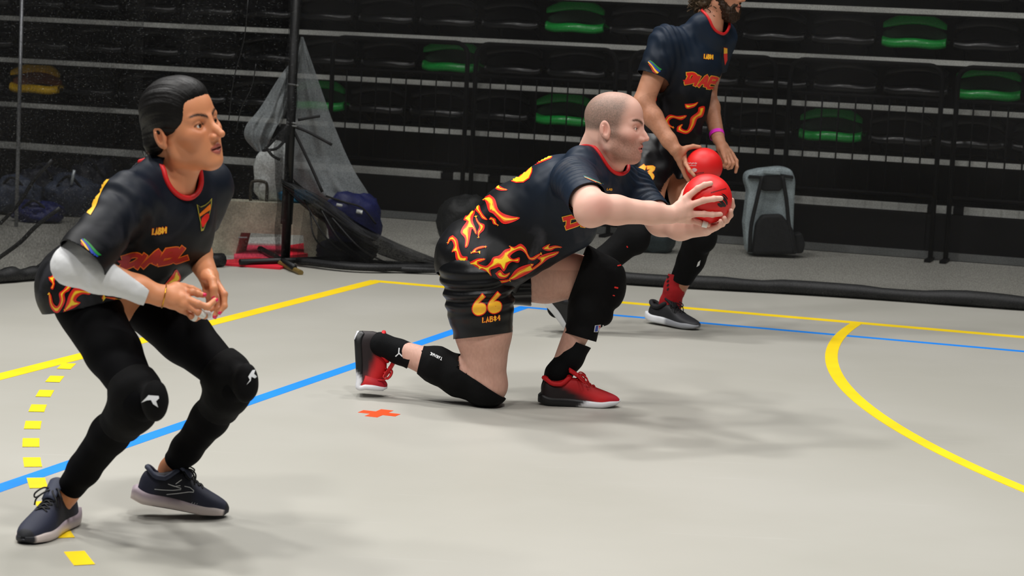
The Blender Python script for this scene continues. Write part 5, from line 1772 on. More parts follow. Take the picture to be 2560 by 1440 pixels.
    for fl_ in ([(215, 1275), (250, 1230), (330, 1190), (400, 1160), (470, 1165), (430, 1190), (400, 1205), (470, 1230), (515, 1195), (540, 1150), (600, 1130), (650, 1080), (700, 1062), (690, 1040), (740, 1050), (800, 1020), (850, 1060), (872, 1120), (900, 1150), (960, 1120), (1005, 1105), (935, 1172), (880, 1168), (845, 1112), (800, 1082), (745, 1100), (702, 1140), (732, 1165), (790, 1150), (780, 1200), (722, 1192), (682, 1220), (642, 1282), (602, 1240), (560, 1252), (515, 1270), (525, 1325), (470, 1290), (425, 1265), (410, 1330), (370, 1300), (400, 1250), (330, 1230), (290, 1260), (330, 1300), (300, 1320), (255, 1300)],
                [(240, 1290), (320, 1330), (420, 1355), (520, 1370), (620, 1362), (720, 1352), (650, 1388), (520, 1396), (400, 1382), (320, 1348)],
                [(560, 1300), (610, 1268), (650, 1305), (700, 1292), (665, 1342), (600, 1347)],
                [(705, 1330), (750, 1270), (820, 1230), (922, 1208), (905, 1248), (985, 1185), (960, 1152), (1050, 1110), (1162, 1092), (1130, 1132), (1060, 1165), (1000, 1212), (930, 1262), (850, 1312), (745, 1358), (690, 1352)],
                [(510, 556), (560, 600), (590, 690), (640, 735), (720, 760), (795, 775), (730, 815), (640, 832), (575, 770), (540, 735), (500, 710), (462, 610), (400, 650), (450, 590)],
                [(350, 690), (372, 720), (350, 800), (385, 900), (380, 935), (345, 880), (330, 930), (305, 1040), (275, 1055), (275, 975), (235, 920), (250, 870), (290, 810), (262, 795), (300, 730)],
                [(415, 645), (425, 700), (450, 745), (490, 795), (440, 785), (410, 740), (372, 700), (380, 660)],
                [(375, 745), (410, 815), (460, 840), (455, 890), (415, 930), (405, 975), (392, 910), (410, 860), (380, 800)],
                [(520, 765), (565, 785), (575, 825), (598, 848), (545, 835), (530, 800), (503, 790)],
                [(160, 940), (205, 985), (220, 1060), (250, 1135), (300, 1145), (285, 1200), (235, 1205), (190, 1165), (180, 1100), (150, 1100), (170, 1040), (145, 990), (110, 1030), (125, 965)],
                [(605, 440), (610, 475), (635, 492), (680, 513), (620, 520), (570, 505), (568, 478)],
                [(1050, 1030), (1080, 1022), (1070, 1045), (1130, 1035), (1195, 1053), (1130, 1062), (1090, 1085), (1040, 1085), (1005, 1060)],
                [(325, 1115), (370, 1065), (440, 1042), (485, 1052), (400, 1075), (380, 1095), (425, 1100), (350, 1112)]):
        flame('flame_print', cz(fl_), bvh, jer)
    # number on the back
    yel = cz([(690, 385), (755, 335), (800, 375), (845, 300), (905, 262), (915, 320), (885, 395), (835, 435), (775, 440), (725, 432)])
    lettering('back_number', '6', (cz([(640, 300)])[0], (76, 0), (0, 40)), 40, 1, [], bvh, jer)
    decal('number_print', [yel_out := [np.array(p) for p in cz([(684, 384), (750, 326), (840, 292), (900, 262), (1000, 205), (1100, 165), (1118, 180), (1090, 215), (1010, 248), (920, 285), (912, 345), (885, 405), (830, 442), (760, 446), (712, 430)])]], bvh, M_pr_red, jer, 0.0012, 5, 0.2)
    decal('number_print', [[np.array(p) for p in cz([(693, 385), (752, 335), (765, 350), (790, 372), (815, 372), (838, 345), (842, 300), (880, 280), (1000, 215), (1095, 172), (1112, 180), (1085, 208), (1005, 240), (912, 275), (905, 340), (880, 398), (828, 433), (765, 437), (718, 424)])]], bvh, M_pr_ye, jer, 0.0019, 4, 0.2)
    # chest lettering (only its first strokes show past the arm)
    lettering('chest_lettering', 'DIA', (cz([(1230, 770)])[0], (46, -5), (6, 26)), 30, 9, [(4.0, M_pr_yo), (0, M_pr_red)], bvh, jer, 0.10, 0.78, step=3.5)
    lettering('maker_lettering', 'LAB', ((1517, 470), (5, 0.5), (-0.5, 5)), 5, 1.3, [(0, M_pr_yo)], bvh, jer, 0, 0.9, step=2.5)
    stripe_logo('sleeve_stripes', [(1464, 446), (1504, 462), (1512, 460), (1456, 438)], bvh, jer, 3)
    # ---------------- shorts
    Sh = SDF()
    Sh.ell(tw(-0.004, 0, -0.04), (0.130, 0.168, 0.125), T, 0.05)
    Sh.cone(hipR + img(-0.01, 0, 0), P(1210, 850, 7.575), 0.132, 0.106, 0.04)
    Sh.cone(hipL, P(1345, 684, 7.77), 0.125, 0.118, 0.04)
    VS, FS = Sh.surf(0.005); VS = smooth_mesh(VS, FS, 1)
    NS = normals(VS, FS)
    a_ = (VS - hipR) @ unit(knR - hipR)
    cr = np.exp(-((a_ - 0.05) / 0.07) ** 2)
    VS = VS + NS * (vnoise(VS * np.array((9, 9, 26)), 12) * 0.006 + cr * 0.006 * np.sin(a_ * 150 + vnoise(VS * 8, 3) * 2))[:, None]
    VS, FS = cut(VS, FS, P(1212, 838, 7.58), img(0.12, 1.0), (P(1212, 900, 7.58), 0.20))
    VS, FS = cut(VS, FS, P(1322, 690, 7.77), unit(knL - hipL) + img(0, -0.1), (P(1400, 690, 7.77), 0.19))
    VS, FS = cut(VS, FS, P(1215, 632, 7.6), (0, 0, 1))
    sh = cloth('shorts', VS, FS, M_short, root, 0.003)
    sb = bvh_of(VS, FS)
    lettering('number_print', '66', ((1180, 742), (40, -5), (4, 44)), 50, 8.5, [(4.5, M_pr_red), (0, M_pr_yo)], sb, sh, 0.05, 0.95, step=4)
    lettering('maker_lettering', 'LAB84', ((1205.5, 794), (9.4, -1.3), (0.6, 12.5)), 12, 2.4, [(1.6, M_pr_red), (0, M_pr_yo)], sb, sh, 0.0, 0.98, False, step=3)
    # ---------------- knee sleeves, socks, shoes
    kp, VK, FK = wrapped('knee_pad', [P(1385, 672, 7.77), P(1450, 680, 7.78), knL, caL, P(1450, 842, 7.75), anL], [0.108, 0.100, 0.082, 0.068, 0.058, 0.046],
                         [(P(1447, 672, 7.78), img(-1.0, 0.10) + FW * 0.0 + img(0, -0.45)), (P(1448, 842, 7.75), img(-0.3, 1.0))], M_knit, root, 0.004, 0.003,
                         lambda B: (B.ell(P(1535, 715, 7.76), (0.045, 0.065, 0.085), None, 0.03), B.ell(P(1512, 790, 7.76), (0.03, 0.05, 0.035), None, 0.025)), wr=0.0015, seed=5)
    kb = bvh_of(VK, FK)
    decal('red_mark', [ribbon([(1536, 718), (1545, 720)], 4), ribbon([(1532, 738), (1537, 739)], 2.5), ribbon([(1543, 665), (1552, 663)], 3)], kb, M_pr_red, kp, 0.0015, 3)
    decal('white_mark', [ribbon([(1552, 663), (1560, 660)], 3), [(1487, 813), (1502, 811), (1498, 830), (1484, 830)], ribbon([(1503, 828), (1508, 812)], 3)], kb, M_pr_wh, kp, 0.0015, 3)
    decal('badge_print', [[(1489, 814), (1495, 813), (1493, 828), (1486, 829)]], kb, M_pr_bl, kp, 0.0021, 3)
    decal('badge_print', [[(1496, 814), (1501, 813), (1498, 822)]], kb, M_pr_red, kp, 0.0021, 3)
    kr, VK, FK = wrapped('knee_pad', [P(1040, 895, 7.66), caR, P(1150, 940, 7.61), knR + img(0.0, 0.012), P(1222, 930, 7.58)], [0.050, 0.066, 0.074, 0.073, 0.078],
                         [(P(1050, 905, 7.66), img(-1, -0.25)), (P(1200, 955, 7.58), img(0.55, -0.85), (P(1216, 962, 7.58), P(1212, 830, 7.575), 0.102))], M_knit, root, 0.004, 0.003,
                         lambda B: B.ell(P(1222, 990, 7.58), (0.055, 0.06, 0.022), None, 0.03), wr=0.0015, seed=7)
    kb = bvh_of(VK, FK)
    lettering('maker_lettering', 'TARMAK', ((1104, 901), (-5.0, -2.3), (2.2, -7)), 7, 1.7, [(0, M_pr_wh)], kb, kr, 0, 1.0, False, step=2.5)
    sk, VK, FK = wrapped('sock', [anR + img(-0.03, -0.01), P(1000, 880, 7.68), P(1050, 900, 7.65)], [0.046, 0.0425, 0.050], [(P(1028, 893, 7.66), img(1, 0.38)), ], M_sock, root, 0.0035, 0.003, wr=0.001, seed=2)
    kb = bvh_of(VK, FK)
    decal('white_logo', [ribbon([(998, 870), (997, 884), (989, 891)], 3), ribbon([(997, 882), (1006, 891)], 3)], kb, M_pr_wh, sk, 0.0014, 3)
    wrapped('sock', [P(1448, 852, 7.75), P(1425, 895, 7.74), anL, anL + img(-0.02, 0.05)], [0.052, 0.047, 0.047, 0.045], [(P(1444, 856, 7.75), img(0.42, -1))], M_sock, root, 0.0035, 0.003, wr=0.001, seed=3)
    mu = mat('shoe_red', (190, 16, 22), 0.6, attr=True, bump=(300, 0.25, 0.001)); ms = mat('shoe_sole_white', (222, 222, 226), 0.45, attr=True, bump=(160, 0.2, 0.001))
    mo_ = mat('rubber_white', (206, 206, 210), 0.5); ml = mat('lace_red', (196, 14, 20), 0.6); mc = mat('shoe_collar_red', (214, 14, 26), 0.65)
    def tu(Vv):
        tt = np.tile(np.array(lin(196, 12, 20)[:3]), (len(Vv), 1))
        xx, zz = Vv[:, 0], Vv[:, 2]
        w = sstep(0.05, -0.05, (zz - 0.20) - (0.16 - 0.42 * xx)) * sstep(0.80, 0.62, xx)
        tt = blend(tt, (24, 8, 12), w)
        return blend(tt, (164, 10, 44), sstep(0.74, 0.95, xx) * 0.6)
    def ts(Vv):
        tt = np.tile(np.array(lin(224, 224, 228)[:3]), (len(Vv), 1))
        return blend(tt, (16, 16, 18), sstep(0.03, -0.03, Vv[:, 0] - 0.52 - (Vv[:, 2] - 0.05) * 1.2))
    hp = G(1350, 1012)
    shoe(root, (hp[0], hp[1] + 0.015, 0.0), (1.0, 0.06, 0), (0, 0, 1), 0.296, 1, mu, ms, mo_, ml, mc, tint_up=tu, tint_sole=ts, heel_flare=0.03, toe_spring=0.045, sole_h=0.092, collar_r=0.027, label='red shoe planted flat on the floor', bow=1.2, high=1.08)
    shoe(root, P(886, 828, 7.70), img(0.05, 1.0, 0.0), img(1.0, -0.05, 0.0), 0.322, -1, mu, ms, mo_, ml, mc, bend=1.45, tint_up=tu, tint_sole=ts, heel_flare=0.0, toe_spring=0.0, sole_h=0.075, collar_r=0.027, label='red shoe standing on its bent toes, sole to the rear', bend_x=0.66, high=1.08)
    # ---------------- the ball
    return bc_, br_
KB = build_kneeler()
# ------------------------------------------------------------------ the crouching woman at the left
def hair_material(name, rgb, rough=0.38):
    return mat(name, rgb, rough, spec=0.22, noise=(60, 0.35), bump=(90, 0.4, 0.003))
def build_woman():
    root = empty('person', G(270, 1320), 'crouching woman with dark tied hair, white arm sleeve and black leggings in a flame jersey', 'person', 'players in dark flame jerseys')
    a = math.radians(31)
    f0 = np.array((math.cos(a), -math.sin(a), 0)); l0 = np.array((math.sin(a), math.cos(a), 0)); z0 = np.array((0, 0, 1.0))
    pt, rl = math.radians(9), math.radians(11)
    hf = f0 * math.cos(pt) + z0 * math.sin(pt); hu = z0 * math.cos(pt) - f0 * math.sin(pt); hu = hu * math.cos(rl) - l0 * math.sin(rl)
    hd = Head(P(456, 316, 5.40), hf, hu, 0.975, female=True, nose=1.7, jaw=0.88, mouth_open=0.005)
    pel = P(268, 728, 5.55); shc = P(428, 462, 5.44)
    shR = P(322, 497, 5.315); shL = P(522, 462, 5.59)
    elR = P(180, 664, 5.19); wrR = P(400, 739, 5.23)
    elL = P(478, 606, 5.64); wrL = P(521, 690, 5.42)
    hipR = P(215, 762, 5.47); hipL = P(340, 732, 5.63)
    knR = P(352, 1000, 5.21); caR = P(275, 1085, 5.33); anR = P(168, 1230, 5.44)
    knL = P(586, 955, 5.46); caL = P(525, 1045, 5.58); anL = P(428, 1172, 5.69)
    up = unit(shc - pel); lat = unit(shL - shR); lat = unit(lat - up * (lat @ up)); fw = np.cross(lat, up)
    T = np.stack([fw, lat, up], 1)
    tw = lambda f, l, u: pel + T @ np.array((f, l, u))
    nb = P(420, 447, 5.44); nk0 = hd.w(-0.038, 0, -0.05)
    BT = SDF(); TP = SDF(); LG = SDF()
    BT.ell(tw(-0.02, 0, 0.0), (0.115, 0.145, 0.12), T, 0.05)
    BT.ell(tw(0.0, 0, 0.16), (0.095, 0.12, 0.14), T, 0.06)
    BT.ell(tw(0.01, 0, 0.27), (0.10, 0.13, 0.12), T, 0.06)
    TP.cone(shR, shL, 0.042, 0.042, 0.05)
    TP.cone(nk0, nb, 0.049, 0.053, 0.03)
    TP.cone(hd.w(0.010, 0, -0.075), P(444, 464, 5.41), 0.036, 0.040, 0.03)
    TP.cone(nb + lat * 0.05, shL, 0.03, 0.03, 0.04); TP.cone(nb - lat * 0.05, shR, 0.03, 0.03, 0.04)
    TP.cone(shR, shR + (elR - shR) * 0.5, 0.046, 0.044, 0.02); TP.cone(shL, shL + (elL - shL) * 0.52, 0.046, 0.042, 0.02)
    hd.add(TP)
    for hip, kn, ca, an in ((hipR, knR, caR, anR), (hipL, knL, caL, anL)):
        LG.cone(hip, hip + (kn - hip) * 0.5, 0.074, 0.062, 0.025)
        LG.cone(hip + (kn - hip) * 0.5, kn, 0.062, 0.043, 0.02)
        LG.chain([kn, ca, an], [0.042, 0.043, 0.030], 0.02)
    LG.cone(anR, P(152, 1264, 5.44), 0.030, 0.026, 0.02); LG.cone(anL, P(412, 1212, 5.67), 0.030, 0.032, 0.02)
    colp = P(413, 450, 5.42); coln = unit(up * 1.0 + fw * 0.80)
    aR = shR + (elR - shR) * 0.35; aL = shL + (elL - shL) * 0.40
    UB, LB, wp_, wn_ = upper_body(BT, TP, LG, hd, pel, T, 0.16, 0.0020)
    V, F = UB
    V, F = cut(V, F, aR, elR - shR, (aR, elR, 0.07)); V, F = cut(V, F, aL, elL - shL, (aL, elL, 0.07))
    AR = SDF(); AR.cone(shR, elR, 0.046, 0.042, 0.03)
    AR.chain([elR, elR + (wrR - elR) * 0.3, elR + (wrR - elR) * 0.75, wrR], [0.042, 0.040, 0.030, 0.0265], 0.02)
    cz = lambda l, Y: [P(340 + q[0] / 7.2, 640 + q[1] / 7.2, Y + (q[2] if len(q) > 2 else 0)) for q in l]
    Yh = 5.24
    kR = cz([(880, 640, 0.02), (900, 760, 0.0), (950, 900, -0.005), (900, 990, 0.015)], Yh + 0.01)
    fR = [cz([(1010, 650, 0.02), (1110, 680, 0.03), (1215, 705, 0.035)], Yh),
          cz([(1120, 865, -0.005), (1290, 915, 0.0), (1420, 800, 0.02)], Yh),
          cz([(1120, 1010, -0.005), (1230, 1075, 0.01), (1320, 1050, 0.03)], Yh),
          cz([(1000, 1085, 0.01), (1070, 1125, 0.02), (1140, 1105, 0.035)], Yh)]
    hand(AR, wrR, kR, fR, cz([(720, 600, 0.03), (860, 570, 0.05), (1000, 600, 0.065), (1130, 650, 0.07)], Yh), img(0.1, -0.2, -1), 0.0125, 0.0088)
    VR, FR = AR.surf(0.0026); VR, FR = cut(VR, FR, aR, shR - elR, (shR, 0.18))
    AL = SDF(); AL.cone(shL, elL, 0.046, 0.038, 0.03)
    AL.chain([elL, elL + (wrL - elL) * 0.35, wrL], [0.038, 0.037, 0.026], 0.02)
    Yl = 5.33
    kL = cz([(1450, 480, 0.02), (1400, 560, 0.0), (1340, 620, -0.01), (1270, 660, -0.01)], Yl + 0.03)
    fL = [cz([(1590, 690, 0.0), (1590, 900, -0.01), (1500, 1010, -0.015)], Yl),
          cz([(1500, 800, 0.01), (1480, 960, 0.0), (1420, 1080, 0.0)], Yl),
          cz([(1420, 800, 0.02), (1390, 930, 0.02), (1330, 980, 0.01)], Yl),
          cz([(1320, 800, 0.03), (1290, 900, 0.03), (1240, 940, 0.02)], Yl)]
    hand(AL, wrL, kL, fL, cz([(1290, 360, 0.01), (1370, 430, -0.02), (1400, 580, -0.035), (1395, 730, -0.035)], Yl), img(0.7, 0.1, -0.5), 0.0125, 0.0086)
    VL, FL = AL.surf(0.0026); VL, FL = cut(VL, FL, aL, shL - elL, (shL, 0.17))
    V, F = weld((V, F), (VR, FR), aR, elR - shR)
    V, F = weld((V, F), (VL, FL), aL, elL - shL)
    V, F = weld((V, F), LB, wp_, wn_, near=0.20)
    t = skin_tint(V, (216, 144, 102), seed=13)
    L = hd.local(V)
    inh = (np.abs(L[:, 0]) < 0.16) & (np.abs(L[:, 1]) < 0.1) & (L[:, 2] > -0.16)
    t[inh] = face_tint(hd, V[inh], t[inh], (164, 74, 74), (30, 20, 15), 1.35, (186, 96, 70))
    for q in kR + [f_[0] for f_ in fR] + kL + [f_[0] for f_ in fL]:
        d = np.linalg.norm(V - q, axis=1); s_ = d < 0.03
        t[s_] = blend(t[s_], (150, 82, 62), np.exp(-(d[s_] / 0.012) ** 2) * 0.4)
    mesh('body', V, quads_to_faces(F), M_skin2, root, True, tint=t)
    hd.eyes(root, (0.97, 0.16, 0.03), (44, 28, 18))
    # finger tape, painted nails, bracelet
    mtape = mat('tape_white', (228, 226, 220), 0.8)
    for p0, p1, r in ((fR[2][0], fR[2][1], 0.0103), (fR[2][1], fR[2][2], 0.0097), (fR[3][0], fR[3][1], 0.0092)):
        d = p1 - p0
        wrapped('finger_tape', [p0, p1], [r, r * 0.97], [(p0 + d * 0.12, -d), (p0 + d * 0.88, d)], mtape, root, 0.0015, 0.001)
    mn = mat('nail_pink', (226, 36, 88), 0.2, coat=0.5)
    for f_, o in ((fR[0], img(0.2, -0.3, -0.8)), (fR[1], img(0.7, 0.2, -0.5)), (fL[0], img(0.5, 0.3, -0.6)), (fL[1], img(0.3, 0.4, -0.8))):
        nail(root, f_[2], f_[1], o, 0.0074, mn)
    tb = cz([(1400, 580, -0.035), (1395, 730, -0.035)], Yl)
    nail(root, tb[1], tb[0], img(0.2, -0.1, -1), 0.0082, mn)
    wd_ = unit(wrR - elR); wc = P(410, 741, 5.235)
    h_ = unit(np.cross(wd_, z0)); g_ = np.cross(wd_, h_)
    pts = [wc + h_ * math.cos(q) * 0.031 + g_ * math.sin(q) * 0.028 + wd_ * 0.004 * math.sin(q) for q in np.linspace(0, 2 * math.pi, 33)]
    MB().tube(pts, 0.0016, 6, caps=False).build('bracelet', mat('gold', (214, 160, 50), 0.28, metal=1.0), root, True)
    # ---------------- hair, tied low at the nape
    Hs = SDF()
    E = lambda c, r, kk=0.02: Hs.ell(hd.w(*c), np.array(r) * hd.k, hd.R, kk)
    E((-0.015, 0, 0.046), (0.097, 0.0845, 0.088))
    E((0.020, 0, 0.078), (0.064, 0.066, 0.048), 0.02)
    for sg in (-1, 1):
        E((0.010, sg * 0.052, 0.040), (0.050, 0.030, 0.050), 0.02)
        Hs.cone(hd.w(0.012, sg * 0.070, 0.026), hd.w(-0.060, sg * 0.052, -0.030), 0.015, 0.026, 0.02)
    E((-0.070, 0, -0.015), (0.048, 0.058, 0.062), 0.03)
    Hs.cone(hd.w(-0.092, 0, -0.045), hd.w(-0.102, 0, -0.088), 0.034, 0.024, 0.02)
    VV, FF = Hs.surf(0.0024)
    VV = smooth_mesh(VV, FF, 1)
    Lh = hd.local(VV)
    # combed strands run from the hairline back to the tie
    q = np.arctan2(Lh[:, 1], Lh[:, 2] + 0.03); rr = np.linalg.norm(Lh, axis=1)
    fade = sstep(0.06, 0.0, Lh[:, 0])
    st_ = fade * vnoise(np.c_[q * 14, Lh[:, 0] * 6], 3) * 0.0012 + vnoise(np.c_[q * 60, Lh[:, 0] * 9], 4) * 0.0005
    VV = VV + normals(VV, FF) * st_[:, None]
    mh = hair_material('hair_black', (9, 7, 6), 0.5)
    hair = mesh('hair', VV, FF, mh, root, True)
    for i in range(14, 26):
        r_ = random.Random(i)
        s = r_.random()
        if i < 14:
            p0 = (-0.06 + 0.09 * s, -0.03 + 0.05 * r_.random(), 0.128); pts = [p0, (p0[0] - 0.02, p0[1], p0[2] + 0.006 + 0.008 * r_.random()), (p0[0] - 0.06, p0[1] - 0.01, p0[2] - 0.004 * s)]
        else:
            p0 = (-0.115, -0.02 + 0.04 * r_.random(), -0.02 - 0.05 * s); pts = [p0, (p0[0] - 0.03 - 0.02 * r_.random(), p0[1], p0[2] - 0.01), (p0[0] - 0.025, p0[1], p0[2] - 0.04 - 0.02 * s)]
        MB().tube(spline([hd.w(*q_) for q_ in pts], 5), 0.0007, 4).build('stray_hair', mh, hair, True)
    MB().tube([hd.w(-0.096 + 0.03 * math.cos(q_), 0.032 * math.sin(q_), -0.048 + 0.008 * math.cos(q_)) for q_ in np.linspace(0, 2 * math.pi, 20)], 0.005, 6, caps=False).build('hair_tie', M_rope, hair, True)
    # ---------------- jersey
    J = SDF()
    J.ell(tw(-0.03, 0, -0.02), (0.150, 0.178, 0.14), T, 0.05)
    J.ell(tw(-0.005, 0, 0.13), (0.135, 0.165, 0.15), T, 0.06)
    J.ell(tw(0.015, 0, 0.255), (0.140, 0.172, 0.14), T, 0.06)
    for sg in (-1, 1):
        J.ell(tw(0.075, sg * 0.065, 0.20), (0.065, 0.075, 0.075), T, 0.05)
    J.ell(P(205, 728, 5.45), (0.105, 0.10, 0.11), None, 0.05)
    J.ell(P(330, 725, 5.50), (0.10, 0.11, 0.09), None, 0.05)
    J.cone(shR, shL, 0.058, 0.056, 0.06)
    J.cone(nb - lat * 0.07 + up * 0.0, nb + lat * 0.07, 0.045, 0.045, 0.05)
    J.cone(nb - up * 0.03, nb + up * 0.015, 0.072, 0.068, 0.04)
    J.cone(shR, P(200, 660, 5.155), 0.066, 0.067, 0.04)
    J.cone(shL, shL + (elL - shL) * 0.75, 0.060, 0.058, 0.04)
    VJ, FJ = J.surf(0.005)
    VJ = smooth_mesh(VJ, FJ, 2)
    q = (VJ - pel) @ T
    f1 = vnoise(np.c_[q[:, 0] * 9, q[:, 1] * 9, q[:, 2] * 13], 23) * 0.006 + vnoise(np.c_[q[:, 0] * 20, q[:, 1] * 20, q[:, 2] * 30], 24) * 0.0026
    fa = np.exp(-(np.linalg.norm(VJ - (shR + (elR - shR) * 0.15), axis=1) / 0.10) ** 2)
    f1 = f1 + fa * 0.0045 * np.sin(((VJ - shR) @ unit(elR - shR)) * 120 + vnoise(VJ * 11, 6) * 2)
    VJ = VJ + normals(VJ, FJ) * f1[:, None]
    hemp = P(250, 758, 5.46); hemn = unit(np.cross(img(150, -18), lat * 1.0)); hemn = hemn if hemn @ img(0, 1) > 0 else -hemn
    hemp = P(200, 764, 5.45); hemn = unit(np.array((0.27, 0.0, -1.0)))
    hd0 = -((VJ - hemp) @ hemn)
    VJ, FJ = cut(VJ, FJ, hemp, hemn)
    eR = shR + (elR - shR) * 0.93
    VJ, FJ = cut(VJ, FJ, eR, unit(elR - shR), (P(205, 648, 5.165), P(140, 722, 5.13), 0.118))
    VJ, FJ = cut(VJ, FJ, shL + (elL - shL) * 0.62, elL - shL, (shL + (elL - shL) * 0.62, elL, 0.075))
    VJ, FJ, ring = neckline(VJ, FJ, colp, coln, 0.062)
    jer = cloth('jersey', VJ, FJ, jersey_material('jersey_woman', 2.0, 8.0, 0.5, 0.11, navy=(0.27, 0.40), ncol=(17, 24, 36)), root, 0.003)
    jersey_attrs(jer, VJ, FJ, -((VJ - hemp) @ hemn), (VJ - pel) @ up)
    bvh = bvh_of(VJ, FJ)
    MB().tube([q_ + coln * 0.002 for q_ in ring], 0.0068, 6, caps=False).build('collar_rib', M_rib, jer, True)
    stripe_logo('sleeve_stripes', [(199, 604), (216, 646), (257, 640), (208, 594)], bvh, jer, 4)
    cq = lambda l: [(100 + x / 6, 560 + y / 6) for x, y in l]
    lettering('chest_lettering', 'DIABL', ((316, 640), (48, -7.5), (-8, 33)), 30, 10.5, [(4.5, M_pr_or), (0, M_pr_dred)], bvh, jer, 0.22, 0.80, step=4)
    decal('chest_lettering', [cq([(1165, 550), (1320, 520), (1330, 455), (1380, 500), (1330, 600), (1240, 655), (1220, 600)])], bvh, M_pr_dred, jer, 0.0022, 4)
    for fl_ in ([(132, 800), (190, 770), (212, 640), (240, 650), (272, 762), (222, 850), (225, 900), (200, 980), (165, 960), (190, 900), (150, 850)],
                [(132, 1020), (170, 1060), (200, 1180), (260, 1230), (300, 1150), (290, 1040), (350, 990), (410, 920), (470, 930), (440, 1000), (372, 1045), (380, 1150), (330, 1260), (270, 1330), (200, 1300), (150, 1200)],
                [(352, 1318), (400, 1180), (440, 1060), (520, 960), (650, 980), (760, 1010), (740, 1060), (640, 1050), (562, 1100), (545, 1150), (608, 1180), (520, 1250), (430, 1290)],
                [(700, 950), (860, 1000), (970, 1035), (860, 1040), (740, 1020)], [(900, 1088), (1080, 1098), (1280, 1120), (1190, 1145), (1050, 1120)],
                [(1862, 910), (1920, 840), (1980, 760), (2040, 680), (2090, 740), (2110, 800), (2080, 860), (2000, 900)]):
        flame('flame_print', cq(fl_), bvh, jer)
    lettering('maker_lettering', 'LAB84', ((381, 571), (7.4, -0.9), (-0.5, 16)), 16, 3.4, [(1.4, M_pr_red), (0, M_pr_yo)], bvh, jer, 0, 1.0, False, step=3)
    shd = [(491, 511), (500, 517), (512, 512), (522, 504), (529, 495), (528, 512), (524, 533), (517, 552), (508, 576), (502, 578), (500, 556), (496, 538)]
    decal('shield_print', [shd], bvh, mat('print_olive', (170, 160, 60), 0.5), jer, 0.0012, 4)
    ctr = np.mean(shd, 0)
    decal('shield_print', [[ctr + (np.array(p) - ctr) * 0.86 for p in shd]], bvh, mat('print_black', (14, 14, 16), 0.5), jer, 0.0018, 4)
    decal('shield_print', [[(497, 535), (524, 510), (525, 524), (498, 542)]], bvh, M_pr_or, jer, 0.0023, 4)
    decal('shield_print', [sp2([(503, 545), (512, 536), (520, 534), (520, 546), (510, 562), (505, 568), (501, 556)], 3)], bvh, M_pr_red, jer, 0.0023, 4)
    decal('number_print', [ribbon(sp2([(270, 446), (256, 466), (244, 490), (236, 512), (222, 535)], 4), 11, (0.8, 1.0))], bvh, M_pr_yo, jer, 0.0014, 4)
    decal('number_print', [ribbon([(296, 414), (314, 404), (344, 396)], 5)], bvh, M_pr_yo, jer, 0.0014, 4)
    # ---------------- white arm sleeve
    w0 = shR + (elR - shR) * 0.75; we = P(371, 728, 5.222)
    wrapped('arm_sleeve', [w0, elR, elR + (wrR - elR) * 0.3, elR + (wrR - elR) * 0.8, wrR], [0.050, 0.0475, 0.0445, 0.0325, 0.031], [(we, unit(wrR - elR)), (w0 + (elR - w0) * 0.02, shR - elR)], mat('sleeve_white', (220, 221, 222), 0.7, bump=(240, 0.2, 0.001)), root, 0.0035, 0.002, wr=0.0012, seed=31, wf=60)
    # ---------------- leggings, knee pads
    Lg = SDF()
    Lg.ell(tw(-0.03, 0, 0.0), (0.120, 0.150, 0.115), T, 0.04)
    for hip, kn, ca, an in ((hipR, knR, caR, anR), (hipL, knL, caL, anL)):
        Lg.cone(hip, hip + (kn - hip) * 0.5, 0.083, 0.070, 0.025)
        Lg.cone(hip + (kn - hip) * 0.5, kn, 0.070, 0.050, 0.02)
        Lg.chain([kn, ca, ca + (an - ca) * 0.6, an], [0.049, 0.050, 0.041, 0.035], 0.02)
    VV, FF = Lg.surf(0.005); VV = smooth_mesh(VV, FF, 1)
    VV = VV + normals(VV, FF) * (vnoise(VV * 22, 41) * 0.0016)[:, None]
    VV, FF = cut(VV, FF, anR + unit(caR - anR) * 0.022, anR - caR, (anR, 0.10))
    VV, FF = cut(VV, FF, anL + unit(caL - anL) * 0.036, anL - caL, (anL, 0.10))
    VV, FF = cut(VV, FF, tw(0, 0, 0.09), up)
    cloth('leggings', VV, FF, M_lyc, root, 0.002)
    for kn, hip, ca, cap, mark in ((knR, hipR, caR, P(388, 1002, 5.15), (378, 1000)), (knL, hipL, caL, P(615, 958, 5.40), (628, 942))):
        d1 = unit(hip - kn); d2 = unit(ca - kn)
        o, VK, FK = wrapped('knee_pad', [kn + d1 * 0.085, kn + d1 * 0.03, kn + d2 * 0.05, ca, ca + d2 * 0.04], [0.064, 0.062, 0.059, 0.057, 0.054],
                            [(kn + d1 * 0.062, d1), (kn + d2 * 0.125, d2)], M_knit, root, 0.004, 0.003,
                            lambda B_: B_.ell(cap, (0.033, 0.037, 0.052), None, 0.03), wr=0.001, seed=51)
        kb = bvh_of(VK, FK)
        mx, my = mark
        if mx < 500:
            pl = [(354, 1007), (367, 994), (372, 988), (396, 990), (397, 996), (390, 1003), (395, 1018), (383, 1010), (378, 1000), (368, 1001)]
        else:
            pl = [(616, 962), (624, 950), (620, 942), (630, 926), (637, 925), (634, 935), (641, 942), (636, 946), (628, 942), (626, 952)]
        decal('white_logo', [pl], kb, M_pr_wh, o, 0.0018, 4)
    # ---------------- shoes
    mu = mat('shoe_navy', (38, 42, 66), 0.7, attr=True, bump=(320, 0.35, 0.0012)); ms = mat('midsole_pale', (222, 208, 204), 0.6, attr=True)
    mo_ = mat('rubber_dark', (26, 28, 34), 0.6); ml = mat('lace_black', (14, 14, 16), 0.7); mc = mat('shoe_collar_slate', (52, 58, 78), 0.7)
